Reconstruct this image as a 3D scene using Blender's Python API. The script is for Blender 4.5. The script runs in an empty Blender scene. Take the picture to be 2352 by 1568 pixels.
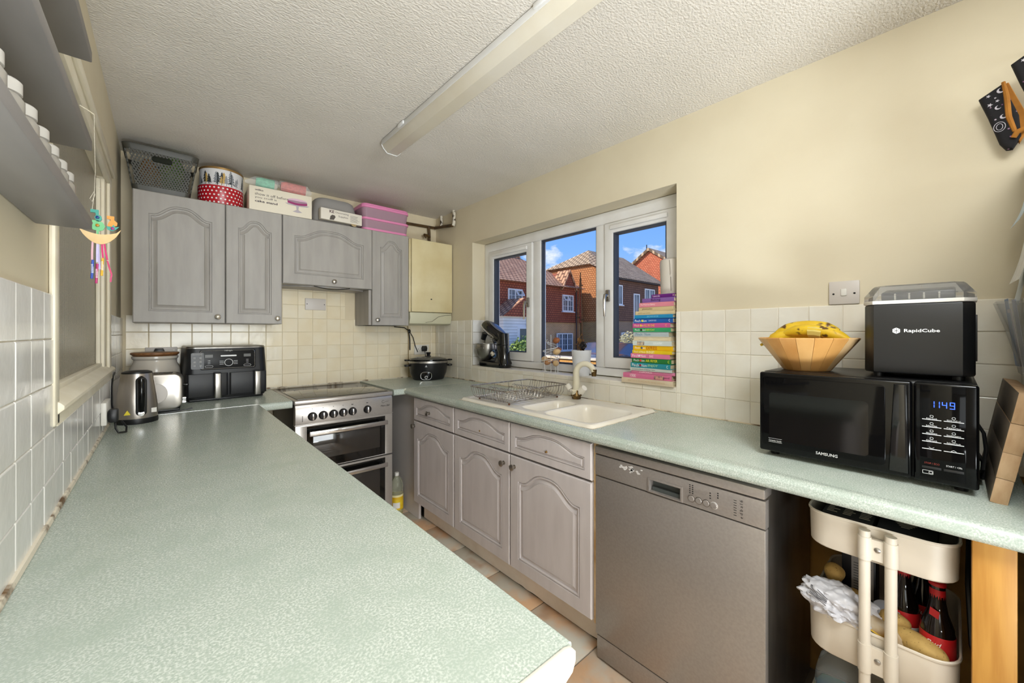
import bpy, bmesh, math, random
from mathutils import Vector, Matrix, Euler
random.seed(11)
S = bpy.context.scene
COL = S.collection
PI = math.pi
R = math.radians

# ------------------------------------------------------------------ camera, world, sun, added lights, exposure
cam = bpy.data.cameras.new('camera')
cam.sensor_width = 36.0
cam.lens = 900.0 / 2352.0 * 36.0
cam.shift_y = -(784.0 - 763.0) / 2352.0
cam.clip_start = 0.02
cam.clip_end = 300
camo = bpy.data.objects.new('camera', cam)
COL.objects.link(camo)
camo.location = (0, 0, 1.305)
camo.rotation_euler = (R(90), 0, R(-41.63))
S.camera = camo

S.view_settings.view_transform = 'Standard'
S.view_settings.look = 'None'
S.view_settings.gamma = 1.0
S.view_settings.use_curve_mapping = False
S.view_settings.exposure = 0.0


def lin(c):
    return tuple(((v / 255.0) / 12.92 if v / 255.0 <= 0.04045 else ((v / 255.0 + 0.055) / 1.055) ** 2.4) for v in c)


def make_world():
    w = bpy.data.worlds.new('sky')
    S.world = w
    w.use_nodes = True
    nt = w.node_tree
    nt.nodes.clear()
    N, L = nt.nodes.new, nt.links.new
    out = N('ShaderNodeOutputWorld')
    bg = N('ShaderNodeBackground')
    tc = N('ShaderNodeTexCoord')
    sep = N('ShaderNodeSeparateXYZ')
    L(tc.outputs['Generated'], sep.inputs[0])
    ramp = N('ShaderNodeValToRGB')
    ramp.color_ramp.elements[0].position = 0.0
    ramp.color_ramp.elements[0].color = lin((196, 214, 240)) + (1,)
    ramp.color_ramp.elements[1].position = 0.5
    ramp.color_ramp.elements[1].color = lin((72, 132, 226)) + (1,)
    e = ramp.color_ramp.elements.new(0.2)
    e.color = lin((128, 180, 248)) + (1,)
    L(sep.outputs[2], ramp.inputs[0])
    mp = N('ShaderNodeMapping')
    mp.inputs['Scale'].default_value = (1, 1, 2.0)
    mp.inputs['Location'].default_value = (5.3, 1.4, 1.9)
    L(tc.outputs['Generated'], mp.inputs[0])
    no = N('ShaderNodeTexNoise')
    no.inputs['Scale'].default_value = 4.2
    no.inputs['Detail'].default_value = 7
    no.inputs['Roughness'].default_value = 0.56
    L(mp.outputs[0], no.inputs['Vector'])
    # cumulus banks sit low in the sky and thin out upward
    add = N('ShaderNodeMath')
    add.operation = 'MULTIPLY_ADD'
    add.inputs[1].default_value = -0.9
    L(sep.outputs[2], add.inputs[0])
    L(no.outputs['Fac'], add.inputs[2])
    cr = N('ShaderNodeValToRGB')
    cr.color_ramp.elements[0].position = 0.375
    cr.color_ramp.elements[1].position = 0.45
    L(add.outputs[0], cr.inputs[0])
    mix = N('ShaderNodeMix')
    mix.data_type = 'RGBA'
    L(cr.outputs[0], mix.inputs[0])
    L(ramp.outputs[0], mix.inputs[6])
    mix.inputs[7].default_value = (0.95, 0.97, 1.0, 1)
    L(mix.outputs[2], bg.inputs['Color'])
    bg.inputs['Strength'].default_value = 1.1
    L(bg.outputs[0], out.inputs[0])


make_world()
sun = bpy.data.lights.new('sun', 'SUN')
sun.energy = 5.0
sun.color = (1.0, 0.93, 0.82)
sun.angle = R(0.6)
suno = bpy.data.objects.new('sun', sun)
COL.objects.link(suno)
suno.rotation_euler = Vector((0.62, -0.42, -0.66)).to_track_quat('-Z', 'Y').to_euler()


def area(name, loc, direction, sx, sy, power, color=(1, 1, 1)):
    l = bpy.data.lights.new(name, 'AREA')
    l.shape = 'RECTANGLE'
    l.size, l.size_y = sx, sy
    l.energy = power
    l.color = color
    o = bpy.data.objects.new(name, l)
    COL.objects.link(o)
    o.location = loc
    o.rotation_euler = Vector(direction).to_track_quat('-Z', 'Y').to_euler()
    return o


# unseen area lights added behind the camera as assumed daylight
area('assumed_daylight_rear', (0.4, -6.2, 1.25), (0, 1, 0.02), 3.4, 2.1, 330, (0.88, 0.95, 1.0))
area('assumed_daylight_side', (-4.1, -1.9, 1.35), (1, 0.42, 0.02), 2.4, 1.7, 40, (0.88, 0.95, 1.0))
# unseen fill light added behind the camera, aimed up to brighten the ceiling
up = area('fill_from_below', (0.15, -1.0, 0.45), (0.0, 0.0, 1), 0.7, 0.7, 84, (0.90, 0.96, 1.0))
area('fill_from_above', (0.32, -0.40, 2.3), (0.08, 0.12, -1), 0.6, 0.6, 30, (0.92, 0.97, 1.0))  # added fill from above for worktops, doors and floor, not a real fitting

# ------------------------------------------------------------------ materials


def M(name, rgb, rough=0.5, metal=0.0, c2=None, scale=12.0, lo=0.35, hi=0.65, detail=4, bump=0.0, bscale=120.0, bdist=0.002,
      stretch=(1, 1, 1), coat=0.0, trans=0.0, ior=1.45, alpha=1.0, emit=0.0, rnd=0.0, rvar=0.0, spec=None, speck=None, rpos=0.0):
    """Procedural principled material: noise mix of two paints, optional bump, per-object value jitter, dark specks."""
    m = bpy.data.materials.new(name)
    m.use_nodes = True
    nt = m.node_tree
    N, L = nt.nodes.new, nt.links.new
    b = nt.nodes['Principled BSDF']
    col = lin(rgb) + (1,)
    b.inputs['Base Color'].default_value = col
    b.inputs['Roughness'].default_value = rough
    b.inputs['Metallic'].default_value = metal
    b.inputs['IOR'].default_value = ior
    b.inputs['Coat Weight'].default_value = coat
    b.inputs['Coat Roughness'].default_value = 0.08
    b.inputs['Transmission Weight'].default_value = trans
    b.inputs['Alpha'].default_value = alpha
    if spec is not None:
        b.inputs['Specular IOR Level'].default_value = spec
    if emit:
        b.inputs['Emission Color'].default_value = col
        b.inputs['Emission Strength'].default_value = emit
    tc = N('ShaderNodeTexCoord')
    mp = N('ShaderNodeMapping')
    mp.inputs['Scale'].default_value = stretch
    if rpos:
        oi0 = N('ShaderNodeObjectInfo')
        sc0 = N('ShaderNodeVectorMath')
        sc0.operation = 'MULTIPLY_ADD'
        sc0.inputs[1].default_value = (rpos, rpos * 0.73, rpos * 0.41)
        L(oi0.outputs['Random'], sc0.inputs[0])
        L(tc.outputs['Object'], sc0.inputs[2])
        L(sc0.outputs[0], mp.inputs[0])
    else:
        L(tc.outputs['Object'], mp.inputs[0])
    src = None
    if c2 is not None:
        no = N('ShaderNodeTexNoise')
        no.inputs['Scale'].default_value = scale
        no.inputs['Detail'].default_value = detail
        L(mp.outputs[0], no.inputs['Vector'])
        cr = N('ShaderNodeValToRGB')
        cr.color_ramp.elements[0].position = lo
        cr.color_ramp.elements[1].position = hi
        cr.color_ramp.elements[0].color = col
        cr.color_ramp.elements[1].color = lin(c2) + (1,)
        L(no.outputs['Fac'], cr.inputs[0])
        src = cr.outputs[0]
        if speck:
            n2 = N('ShaderNodeTexNoise')
            n2.inputs['Scale'].default_value = speck[1]
            n2.inputs['Detail'].default_value = 2
            L(mp.outputs[0], n2.inputs['Vector'])
            c3 = N('ShaderNodeValToRGB')
            c3.color_ramp.elements[0].position = speck[2]
            c3.color_ramp.elements[1].position = speck[3]
            L(n2.outputs['Fac'], c3.inputs[0])
            mx = N('ShaderNodeMix')
            mx.data_type = 'RGBA'
            L(c3.outputs[0], mx.inputs[0])
            L(src, mx.inputs[6])
            mx.inputs[7].default_value = lin(speck[0]) + (1,)
            src = mx.outputs[2]
        if rvar:
            mr = N('ShaderNodeMapRange')
            mr.inputs['To Min'].default_value = max(0.02, rough - rvar)
            mr.inputs['To Max'].default_value = min(1, rough + rvar)
            L(no.outputs['Fac'], mr.inputs['Value'])
            L(mr.outputs[0], b.inputs['Roughness'])
    if rnd:
        oi = N('ShaderNodeObjectInfo')
        mr = N('ShaderNodeMapRange')
        mr.inputs['To Min'].default_value = 1 - rnd
        mr.inputs['To Max'].default_value = 1 + rnd
        L(oi.outputs['Random'], mr.inputs['Value'])
        hs = N('ShaderNodeHueSaturation')
        hs.inputs['Color'].default_value = col
        if src is not None:
            L(src, hs.inputs['Color'])
        L(mr.outputs[0], hs.inputs['Value'])
        src = hs.outputs[0]
    if src is not None:
        L(src, b.inputs['Base Color'])
    if bump:
        nb = N('ShaderNodeTexNoise')
        nb.inputs['Scale'].default_value = bscale
        nb.inputs['Detail'].default_value = 3
        L(mp.outputs[0], nb.inputs['Vector'])
        bp = N('ShaderNodeBump')
        bp.inputs['Strength'].default_value = bump
        bp.inputs['Distance'].default_value = bdist
        L(nb.outputs['Fac'], bp.inputs['Height'])
        L(bp.outputs[0], b.inputs['Normal'])
    return m


def brick_mat(name, c1, c2, mortar, bw, bh, swap='xz', msize=0.012, bump=0.6, offset=0.5, rough=0.85):
    m = bpy.data.materials.new(name)
    m.use_nodes = True
    nt = m.node_tree
    N, L = nt.nodes.new, nt.links.new
    b = nt.nodes['Principled BSDF']
    b.inputs['Roughness'].default_value = rough
    tc = N('ShaderNodeTexCoord')
    sp = N('ShaderNodeSeparateXYZ')
    L(tc.outputs['Object'], sp.inputs[0])
    cb = N('ShaderNodeCombineXYZ')
    idx = {'x': 0, 'y': 1, 'z': 2}
    L(sp.outputs[idx[swap[0]]], cb.inputs[0])
    L(sp.outputs[idx[swap[1]]], cb.inputs[1])
    br = N('ShaderNodeTexBrick')
    br.offset = offset
    br.inputs['Color1'].default_value = lin(c1) + (1,)
    br.inputs['Color2'].default_value = lin(c2) + (1,)
    br.inputs['Mortar'].default_value = lin(mortar) + (1,)
    br.inputs['Scale'].default_value = 1.0
    br.inputs['Mortar Size'].default_value = msize
    br.inputs['Brick Width'].default_value = bw
    br.inputs['Row Height'].default_value = bh
    L(cb.outputs[0], br.inputs['Vector'])
    no = N('ShaderNodeTexNoise')
    no.inputs['Scale'].default_value = 1.3
    no.inputs['Detail'].default_value = 5
    L(tc.outputs['Object'], no.inputs['Vector'])
    mr = N('ShaderNodeMapRange')
    mr.inputs['To Min'].default_value = 0.7
    mr.inputs['To Max'].default_value = 1.3
    L(no.outputs['Fac'], mr.inputs['Value'])
    hs = N('ShaderNodeHueSaturation')
    L(br.outputs['Color'], hs.inputs['Color'])
    L(mr.outputs[0], hs.inputs['Value'])
    L(hs.outputs[0], b.inputs['Base Color'])
    bp = N('ShaderNodeBump')
    bp.inputs['Strength'].default_value = bump
    bp.inputs['Distance'].default_value = 0.03
    bp.invert = True
    L(br.outputs['Fac'], bp.inputs['Height'])
    L(bp.outputs[0], b.inputs['Normal'])
    return m


# ------------------------------------------------------------------ mesh helpers


def rr(cx, cy, w, d, r, n=5):
    """rounded rectangle outline, counter-clockwise"""
    pts = []
    for sx, sy, a0 in ((1, 1, 0), (-1, 1, 90), (-1, -1, 180), (1, -1, 270)):
        for k in range(n + 1):
            a = R(a0 + 90.0 * k / n)
            pts.append((cx + sx * (w / 2 - r) + r * math.cos(a), cy + sy * (d / 2 - r) + r * math.sin(a)))
    return pts


class B:
    def __init__(self):
        self.bm = bmesh.new()
        self.T = Matrix.Identity(4)

    def _add(self, verts, faces):
        vs = [self.bm.verts.new(self.T @ Vector(v)) for v in verts]
        for f in faces:
            try:
                self.bm.faces.new([vs[i] for i in f])
            except ValueError:
                pass
        return self

    def _merge(self, b2):
        me = bpy.data.meshes.new('tmp')
        b2.to_mesh(me)
        b2.free()
        me.transform(self.T)
        self.bm.from_mesh(me)
        bpy.data.meshes.remove(me)
        return self

    def box(self, x0, x1, y0, y1, z0, z1, bev=0.0, seg=2):
        x0, x1 = min(x0, x1), max(x0, x1)
        y0, y1 = min(y0, y1), max(y0, y1)
        z0, z1 = min(z0, z1), max(z0, z1)
        b2 = bmesh.new()
        bmesh.ops.create_cube(b2, size=1.0, matrix=Matrix.Translation(((x0 + x1) / 2, (y0 + y1) / 2, (z0 + z1) / 2)) @ Matrix.Diagonal((x1 - x0, y1 - y0, z1 - z0, 1)))
        if bev:
            bev = min(bev, 0.49 * min(x1 - x0, y1 - y0, z1 - z0))
            bmesh.ops.bevel(b2, geom=b2.edges[:], offset=bev, segments=seg, profile=0.5, affect='EDGES')
        return self._merge(b2)

    def loft(self, loops, cap0=True, cap1=True, closed=True):
        n = len(loops[0])
        vs = [p for lp in loops for p in lp]
        fs = []
        for i in range(len(loops) - 1):
            for k in range(n if closed else n - 1):
                k2 = (k + 1) % n
                fs.append((i * n + k, i * n + k2, (i + 1) * n + k2, (i + 1) * n + k))
        if cap0:
            fs.append(tuple(range(n))[::-1])
        if cap1:
            fs.append(tuple((len(loops) - 1) * n + k for k in range(n)))
        return self._add(vs, fs)

    def lathe(self, prof, c=(0, 0, 0), n=32, axis='z', cap=True):
        loops = []
        for r, z in prof:
            lp = []
            for k in range(n):
                a = 2 * PI * k / n
                x, y = r * math.cos(a), r * math.sin(a)
                if axis == 'z':
                    p = (c[0] + x, c[1] + y, c[2] + z)
                elif axis == '-y':
                    p = (c[0] + x, c[1] - z, c[2] + y)
                elif axis == 'x':
                    p = (c[0] + z, c[1] + x, c[2] + y)
                lp.append(p)
            loops.append(lp)
        return self.loft(loops, cap, cap)

    def cyl(self, p0, p1, r, r2=None, n=16):
        p0, p1 = Vector(p0), Vector(p1)
        d = (p1 - p0).normalized()
        u = d.orthogonal().normalized()
        v = d.cross(u)
        r2 = r if r2 is None else r2
        return self.loft([[p + (u * math.cos(2 * PI * k / n) + v * math.sin(2 * PI * k / n)) * q for k in range(n)] for p, q in ((p0, r), (p1, r2))])

    def tube(self, pts, r, n=8, closed=False):
        pts = [Vector(p) for p in pts]
        m = len(pts)
        rs = r if isinstance(r, (list, tuple)) else [r] * m
        u = None
        loops = []
        for i, p in enumerate(pts):
            if closed:
                d = pts[(i + 1) % m] - pts[i - 1]
            else:
                d = pts[min(i + 1, m - 1)] - pts[max(i - 1, 0)]
            if d.length < 1e-9:
                d = Vector((0, 0, 1))
            d.normalize()
            if u is None:
                u = d.orthogonal().normalized()
            u = (u - d * u.dot(d))
            if u.length < 1e-6:
                u = d.orthogonal()
            u.normalize()
            v = d.cross(u)
            loops.append([p + (u * math.cos(2 * PI * k / n) + v * math.sin(2 * PI * k / n)) * rs[i] for k in range(n)])
        if closed:
            loops.append(loops[0])
            return self.loft(loops, False, False)
        return self.loft(loops)

    def prism(self, poly, d0, d1, plane='xz', bev=0.0, seg=2):
        def p3(p, d):
            if plane == 'xz':
                return (p[0], d, p[1])
            if plane == 'xy':
                return (p[0], p[1], d)
            return (d, p[0], p[1])
        b2 = bmesh.new()
        n = len(poly)
        a = [b2.verts.new(p3(p, d0)) for p in poly]
        b = [b2.verts.new(p3(p, d1)) for p in poly]
        b2.faces.new(a[::-1])
        b2.faces.new(b)
        for k in range(n):
            b2.faces.new((a[k], a[(k + 1) % n], b[(k + 1) % n], b[k]))
        bmesh.ops.recalc_face_normals(b2, faces=b2.faces[:])
        if bev:
            es = [e for e in b2.edges if all(v in a for v in e.verts) or all(v in b for v in e.verts)]
            bmesh.ops.bevel(b2, geom=es, offset=bev, segments=seg, profile=0.5, affect='EDGES')
        return self._merge(b2)

    def ell(self, c, r, rot=(0, 0, 0), u=20, v=12):
        b2 = bmesh.new()
        bmesh.ops.create_uvsphere(b2, u_segments=u, v_segments=v, radius=1.0)
        b2.transform(Matrix.Translation(c) @ Euler(rot).to_matrix().to_4x4() @ Matrix.Diagonal((r[0], r[1], r[2], 1)))
        return self._merge(b2)

    def frame(self, x0, x1, z0, z1, hx0, hx1, hz0, hz1, y0, y1, bev=0.0):
        """rectangular plate in the xz plane (y0 front) with one rectangular hole, one closed mesh"""
        o = [(x0, z0), (x1, z0), (x1, z1), (x0, z1)]
        h = [(hx0, hz0), (hx1, hz0), (hx1, hz1), (hx0, hz1)]
        b2 = bmesh.new()
        vs = [[b2.verts.new((p[0], y, p[1])) for p in lp] for y in (y0, y1) for lp in (o, h)]
        of, hf, ob, hb = vs
        for k in range(4):
            j = (k + 1) % 4
            b2.faces.new((of[k], of[j], hf[j], hf[k]))
            b2.faces.new((ob[k], hb[k], hb[j], ob[j]))
            b2.faces.new((of[k], ob[k], ob[j], of[j]))
            b2.faces.new((hf[k], hf[j], hb[j], hb[k]))
        bmesh.ops.recalc_face_normals(b2, faces=b2.faces[:])
        if bev:
            es = [e for e in b2.edges if all(abs(v.co.y - y0) < 1e-6 for v in e.verts) and (all(v in of for v in e.verts) or all(v in hf for v in e.verts))]
            bmesh.ops.bevel(b2, geom=es, offset=bev, segments=2, profile=0.5, affect='EDGES')
        return self._merge(b2)

    def rbox(self, x0, x1, y0, y1, z0, z1, r, bev=0.0, n=5):
        """box with rounded vertical edges, optionally bevelled top and bottom"""
        return self.prism(rr((x0 + x1) / 2, (y0 + y1) / 2, x1 - x0, y1 - y0, r, n), z0, z1, 'xy', bev)


def mesh_of(b, mat, smooth=35):
    me = bpy.data.meshes.new('mesh')
    bmesh.ops.recalc_face_normals(b.bm, faces=b.bm.faces[:])
    b.bm.to_mesh(me)
    b.bm.free()
    for mt in (mat if isinstance(mat, (list, tuple)) else [mat]):
        me.materials.append(mt)
    if smooth:
        me.polygons.foreach_set('use_smooth', [True] * len(me.polygons))
        me.set_sharp_from_angle(angle=R(smooth))
    return me


def part(name, b, mat, parent=None, smooth=35, label=None, kind=None, loc=None):
    o = bpy.data.objects.new(name, mesh_of(b, mat, smooth) if isinstance(b, B) else b)
    COL.objects.link(o)
    if parent is not None:
        o.parent = parent
    if label:
        o['label'] = label
    if kind:
        o['kind'] = kind
    if loc:
        o.location = loc
    return o


def tag(o, label, cat, group=None):
    o['label'] = label
    o['category'] = cat
    if group:
        o['group'] = group
    return o


def thing(name, label, cat, loc=(0, 0, 0), rz=0.0, group=None, rot=None):
    o = bpy.data.objects.new(name, None)
    o.empty_display_size = 0.05
    COL.objects.link(o)
    o.location = loc
    o.rotation_euler = rot if rot else (0, 0, R(rz))
    return tag(o, label, cat, group)


def struct(name, b, mat, parent=None, smooth=35):
    o = part(name, b, mat, parent, smooth)
    if parent is None:
        o['kind'] = 'structure'
    return o


def dup(root, loc=None, rot=None, label=None, name=None):
    r = root.copy()
    COL.objects.link(r)
    if loc is not None:
        r.location = loc
    if rot is not None:
        r.rotation_euler = rot
    if label:
        r['label'] = label
    for ch in list(root.children):
        c = ch.copy()
        COL.objects.link(c)
        c.parent = r
        for g in list(ch.children):
            d = g.copy()
            COL.objects.link(d)
            d.parent = c
    return r


FACE = (PI / 2, 0, 0)


def text(name, s, mat, parent, loc, width=None, height=None, rot=FACE, align='CENTER', bold=0.0, shear=0.0, extrude=0.0003):
    """flat lettering as a mesh; fits the given width and cap height"""
    cu = bpy.data.curves.new('t', 'FONT')
    cu.body = s
    cu.align_x = 'LEFT'
    cu.size = 1.0
    cu.shear = shear
    cu.offset = bold
    cu.resolution_u = 2
    ob = bpy.data.objects.new('t', cu)
    me = bpy.data.meshes.new_from_object(ob)
    bpy.data.objects.remove(ob)
    bpy.data.curves.remove(cu)
    if not me.vertices:
        return None
    xs = [v.co.x for v in me.vertices]
    ys = [v.co.y for v in me.vertices]
    w, h = max(xs) - min(xs), max(ys) - min(ys)
    sy = height / h if height else None
    sx = width / w if width else sy
    sy = sy if sy else sx
    ox = {'CENTER': (max(xs) + min(xs)) / 2, 'LEFT': min(xs), 'RIGHT': max(xs)}[align]
    oy = (max(ys) + min(ys)) / 2
    me.transform(Matrix.Diagonal((sx, sy, 1, 1)) @ Matrix.Translation((-ox, -oy, 0)))
    me.materials.clear()
    me.materials.append(mat)
    o = bpy.data.objects.new(name, me)
    COL.objects.link(o)
    o.parent = parent
    o.location = loc
    o.rotation_euler = rot
    return o

# ------------------------------------------------------------------ materials of the room
XR, XL, YB, ZC, ZT = 1.89, -0.185, 3.19, 2.355, 0.91
TR = Matrix.Translation((XR, 0, 0)) @ Matrix.Rotation(R(-90), 4, 'Z')      # right wall frame: x = -Y, y = depth outward
TL = Matrix.Translation((XL, 0, 0)) @ Matrix.Rotation(R(90), 4, 'Z')       # left wall frame: x = +Y
TB = Matrix.Translation((0, YB, 0))

m_wall = M('cream_emulsion', (224, 213, 187), 0.75, c2=(219, 207, 180), scale=3, bump=0.12, bscale=90)
m_wall_back = M('cream_emulsion_old', (222, 208, 178), 0.75, c2=(210, 195, 165), scale=4, bump=0.12, bscale=90)
m_ceiling = M('stippled_ceiling_paint', (226, 220, 211), 0.8, c2=(220, 214, 204), scale=2.5, bump=0.7, bscale=95, bdist=0.007, stretch=(1, 1.5, 1))
m_grout = M('tile_grout', (224, 212, 184), 0.8, c2=(205, 190, 158), scale=9)
m_grout_w = M('pale_grout', (236, 230, 216), 0.8, c2=(222, 212, 192), scale=7)
m_tile = M('cream_white_glazed_tile', (240, 235, 223), 0.16, c2=(233, 225, 208), scale=7, rnd=0.035, rpos=30, bump=0.25, bscale=22, bdist=0.004)
m_tile_l = M('white_glazed_tile', (236, 234, 230), 0.16, c2=(228, 225, 219), scale=7, rnd=0.04, rpos=30, bump=0.3, bscale=20, bdist=0.004)
m_tile_b = M('cream_glazed_tile', (234, 223, 198), 0.18, c2=(229, 214, 182), scale=6, rnd=0.03, rpos=30, bump=0.25, bscale=22, bdist=0.004)
m_ochre = M('bare_ochre_plaster', (164, 124, 62), 0.9, c2=(120, 88, 44), scale=5)
m_floor = M('mottled_terracotta_tile', (222, 182, 144), 0.42, c2=(210, 204, 190), scale=5.5, lo=0.40, hi=0.58, detail=7, rnd=0.06, rpos=40, speck=((176, 136, 104), 9, 0.58, 0.85), bump=0.25, bscale=40)
m_fgrout = M('grey_floor_grout', (128, 118, 106), 0.9)
m_gloss = M('white_gloss_paint', (232, 224, 204), 0.35, c2=(222, 212, 188), scale=8, bump=0.05, bscale=60)
m_upvc = M('white_upvc', (242, 241, 240), 0.3, c2=(234, 232, 229), scale=6)
m_gasket = M('grey_gasket', (62, 66, 76), 0.6)
m_chrome = M('chrome', (215, 215, 215), 0.12, metal=1.0)
m_steel = M('brushed_steel', (178, 174, 168), 0.32, metal=1.0, c2=(150, 147, 142), scale=30, stretch=(1, 1, 0.05))
m_nickel = M('brushed_nickel', (165, 158, 148), 0.28, metal=1.0)
m_black = M('black_plastic', (16, 16, 17), 0.38, bump=0.05, bscale=400)
m_gblack = M('gloss_black', (6, 6, 7), 0.09, spec=0.35)
m_white = M('white_plastic', (226, 222, 214), 0.35)
m_ink = M('black_ink', (18, 18, 20), 0.6)
m_wink = M('white_print', (232, 232, 232), 0.5)
m_door_u = M('grey_cabinet_paint', (166, 161, 155), 0.42, c2=(156, 151, 145), scale=7, stretch=(3, 3, 0.5), bump=0.10, bscale=40)
m_door_b = M('mauve_grey_cabinet_paint', (204, 196, 194), 0.42, c2=(196, 188, 186), scale=7, stretch=(3, 3, 0.5), bump=0.10, bscale=40)
m_carcass = M('cream_melamine', (222, 208, 180), 0.5)
m_worktop = M('green_grey_laminate', (153, 164, 152), 0.27, c2=(199, 205, 196), scale=310, lo=0.32, hi=0.68, detail=6, speck=((166, 177, 165), 14, 0.46, 0.8), rvar=0.05)
m_seal = M('worktop_joint', (196, 196, 178), 0.4)
m_dark = M('shadow_black', (20, 18, 17), 0.8)

# ------------------------------------------------------------------ room shell
b = B()
b.box(-4.4, 2.3, -6.5, 3.45, -0.12, -0.004)
floor = struct('floor', b, m_fgrout)
b = B()
b.box(-0.163, 0.163, -0.163, 0.163, -0.01, 0.0, bev=0.0035)
ft_me = mesh_of(b, m_floor)
for i in range(4):
    for j in range(11):
        o = part('floor_tile', ft_me, None, floor)
        o.location = (1.215 - 0.331 * i, 2.805 - 0.331 * j, 0)
        o.rotation_euler = (0, 0, random.choice((0, 1, 2, 3)) * PI / 2)

b = B()
b.box(-4.4, 2.15, -6.5, 3.45, ZC, ZC + 0.1)
ceiling = struct('ceiling', b, m_ceiling)

b = B()
b.T = TR
b.frame(-3.3, 6.4, ZT - 0.03, ZC, -2.615, -0.905, 1.035, 2.04, 0.0, 0.26)
wall_right = struct('wall_right', b, m_wall, smooth=0)
b = B()
b.T = TR
b.box(-3.3, 6.4, 0.0, 0.26, -0.02, ZT - 0.03)
low = struct('wall_right_lower', b, m_ochre)

b = B()
b.box(-0.5, 2.15, YB, YB + 0.2, -0.02, ZC)
wall_back = struct('wall_back', b, m_wall_back)

b = B()
b.T = TL
b.frame(-0.25, 3.3, -0.02, ZC, 1.322, 2.41, 1.145, 1.955, 0.0, 0.12)
wall_left = struct('wall_left', b, m_wall, smooth=0)
b = B()
b.box(-4.3, 2.15, -6.5, -6.3, -0.02, ZC)
struct('wall_rear', b, m_wall)
b = B()
b.box(-4.4, -4.2, -6.5, 3.3, -0.02, ZC)
b.box(-4.2, -0.31, 3.1, 3.3, -0.02, ZC)
struct('wall_side', b, M('next_room_paint', (168, 156, 136), 0.8))

# grout beds and wall tiles (each tile its own object, sharing one mesh per size)
_tm = {}


def tile_mesh(w, h, mat):
    key = (round(w, 4), round(h, 4), mat.name)
    if key not in _tm:
        b = B()
        b.box(-w / 2, w / 2, -0.0075, 0, -h / 2, h / 2, bev=0.0022)
        _tm[key] = mesh_of(b, mat, 12)
    return _tm[key]


def tiles(wall, T, mat, x_start, pitch, x0, x1, z0, z1, zbase=0.907, zp=0.1, holes=()):
    j0 = 1.0e-3
    k = math.floor((x0 - x_start) / pitch)
    while x_start + k * pitch < x1 - 1e-4:
        a, c = max(x0, x_start + k * pitch), min(x1, x_start + (k + 1) * pitch)
        k += 1
        m = math.floor((z0 - zbase) / zp + 1e-6)
        while zbase + m * zp < z1 - 1e-4:
            p, q = max(z0, zbase + m * zp), min(z1, zbase + (m + 1) * zp)
            m += 1
            if c - a < 0.012 or q - p < 0.012:
                continue
            mx, mz = (a + c) / 2, (p + q) / 2
            if any(h[0] < mx < h[1] and h[2] < mz < h[3] for h in holes):
                continue
            o = part('wall_tile', tile_mesh(c - a - 2 * j0, q - p - 2 * j0, mat), None, wall)
            o.matrix_local = T @ Matrix.Translation((mx, random.uniform(-0.0006, 0.0006), mz))


def grout(wall, T, x0, x1, z0, z1, mat):
    b = B()
    b.T = T
    b.box(x0, x1, -0.0045, 0.01, z0, z1)
    part('grout_bed', b, mat, wall)


# right wall: left of the window, strip under the sill, right of the window, window reveal
grout(wall_right, TR, -3.19, -2.615, 0.90, 1.407, m_grout_w)
grout(wall_right, TR, -2.615, -0.905, 0.90, 1.032, m_grout_w)
grout(wall_right, TR, -0.905, 0.16, 0.90, 1.407, m_grout_w)
tiles(wall_right, TR, m_tile, -0.272, 0.1019, -3.182, -2.615, 0.907, 1.407)
tiles(wall_right, TR, m_tile, -0.272, 0.1019, -2.615, -0.905, 0.907, 1.033)
tiles(wall_right, TR, m_tile, -0.272, 0.1019, -0.905, 0.15, 0.907, 1.407)
T_rev = Matrix.Translation((XR, 2.615, 0))
tiles(wall_right, T_rev, m_tile_l, 0.0, 0.12, 0.0, 0.12, 1.037, 1.407, zbase=1.007)
# back wall, higher under the cooker hood cabinet
grout(wall_back, TB, -0.18, 1.885, 0.90, 1.407, m_grout)
grout(wall_back, TB, 0.57, 1.07, 1.407, 1.66, m_grout)
tiles(wall_back, TB, m_tile_b, 0.533, 0.1, -0.178, 1.883, 0.907, 1.407)
tiles(wall_back, TB, m_tile_b, 0.533, 0.1, 0.57, 1.07, 1.407, 1.657)
# left wall
grout(wall_left, TL, 0.4, 1.30, 0.90, 1.387, m_grout_w)
grout(wall_left, TL, 1.30, 2.46, 0.90, 1.107, m_grout_w)
grout(wall_left, TL, 2.52, 3.19, 0.90, 1.387, m_grout_w)
tiles(wall_left, TL, m_tile_l, 1.30, 0.1, 0.4, 1.30, 0.907, 1.387, zbase=0.902, zp=0.0972)
tiles(wall_left, TL, m_tile_l, 1.30, 0.1, 1.30, 2.50, 0.907, 1.10, zbase=0.902, zp=0.0972)
tiles(wall_left, TL, m_tile_l, 1.30, 0.1, 2.50, 3.185, 0.907, 1.387, zbase=0.902, zp=0.0972)

# ragged grime and sealant bead along the worktop joints
m_seal_w = M('white_sealant', (226, 216, 196), 0.5, c2=(110, 82, 52), scale=26, lo=0.52, hi=0.68)
b = B()
b.tube([(XL + 0.006, y, ZT + 0.004) for y in (0.32, 1.0, 1.7, 2.4, 3.18)], 0.008, 6)
struct('trim_1', b, m_seal_w)
m_grime = M('blackened_sealant', (84, 62, 42), 0.8, c2=(214, 200, 172), scale=14, lo=0.36, hi=0.52, detail=6)
b = B()
b.tube([(XR - 0.012, y, ZT + 0.001) for y in [-0.1 + 0.1 * k for k in range(33)]], 0.0045, 6)
struct('trim_2', b, m_grime)
b = B()
b.tube([(x, YB - 0.012, ZT + 0.003) for x in (-0.17, 0.5, 1.2, 1.88)], 0.006, 6)
struct('trim_3', b, m_seal_w)

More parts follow.
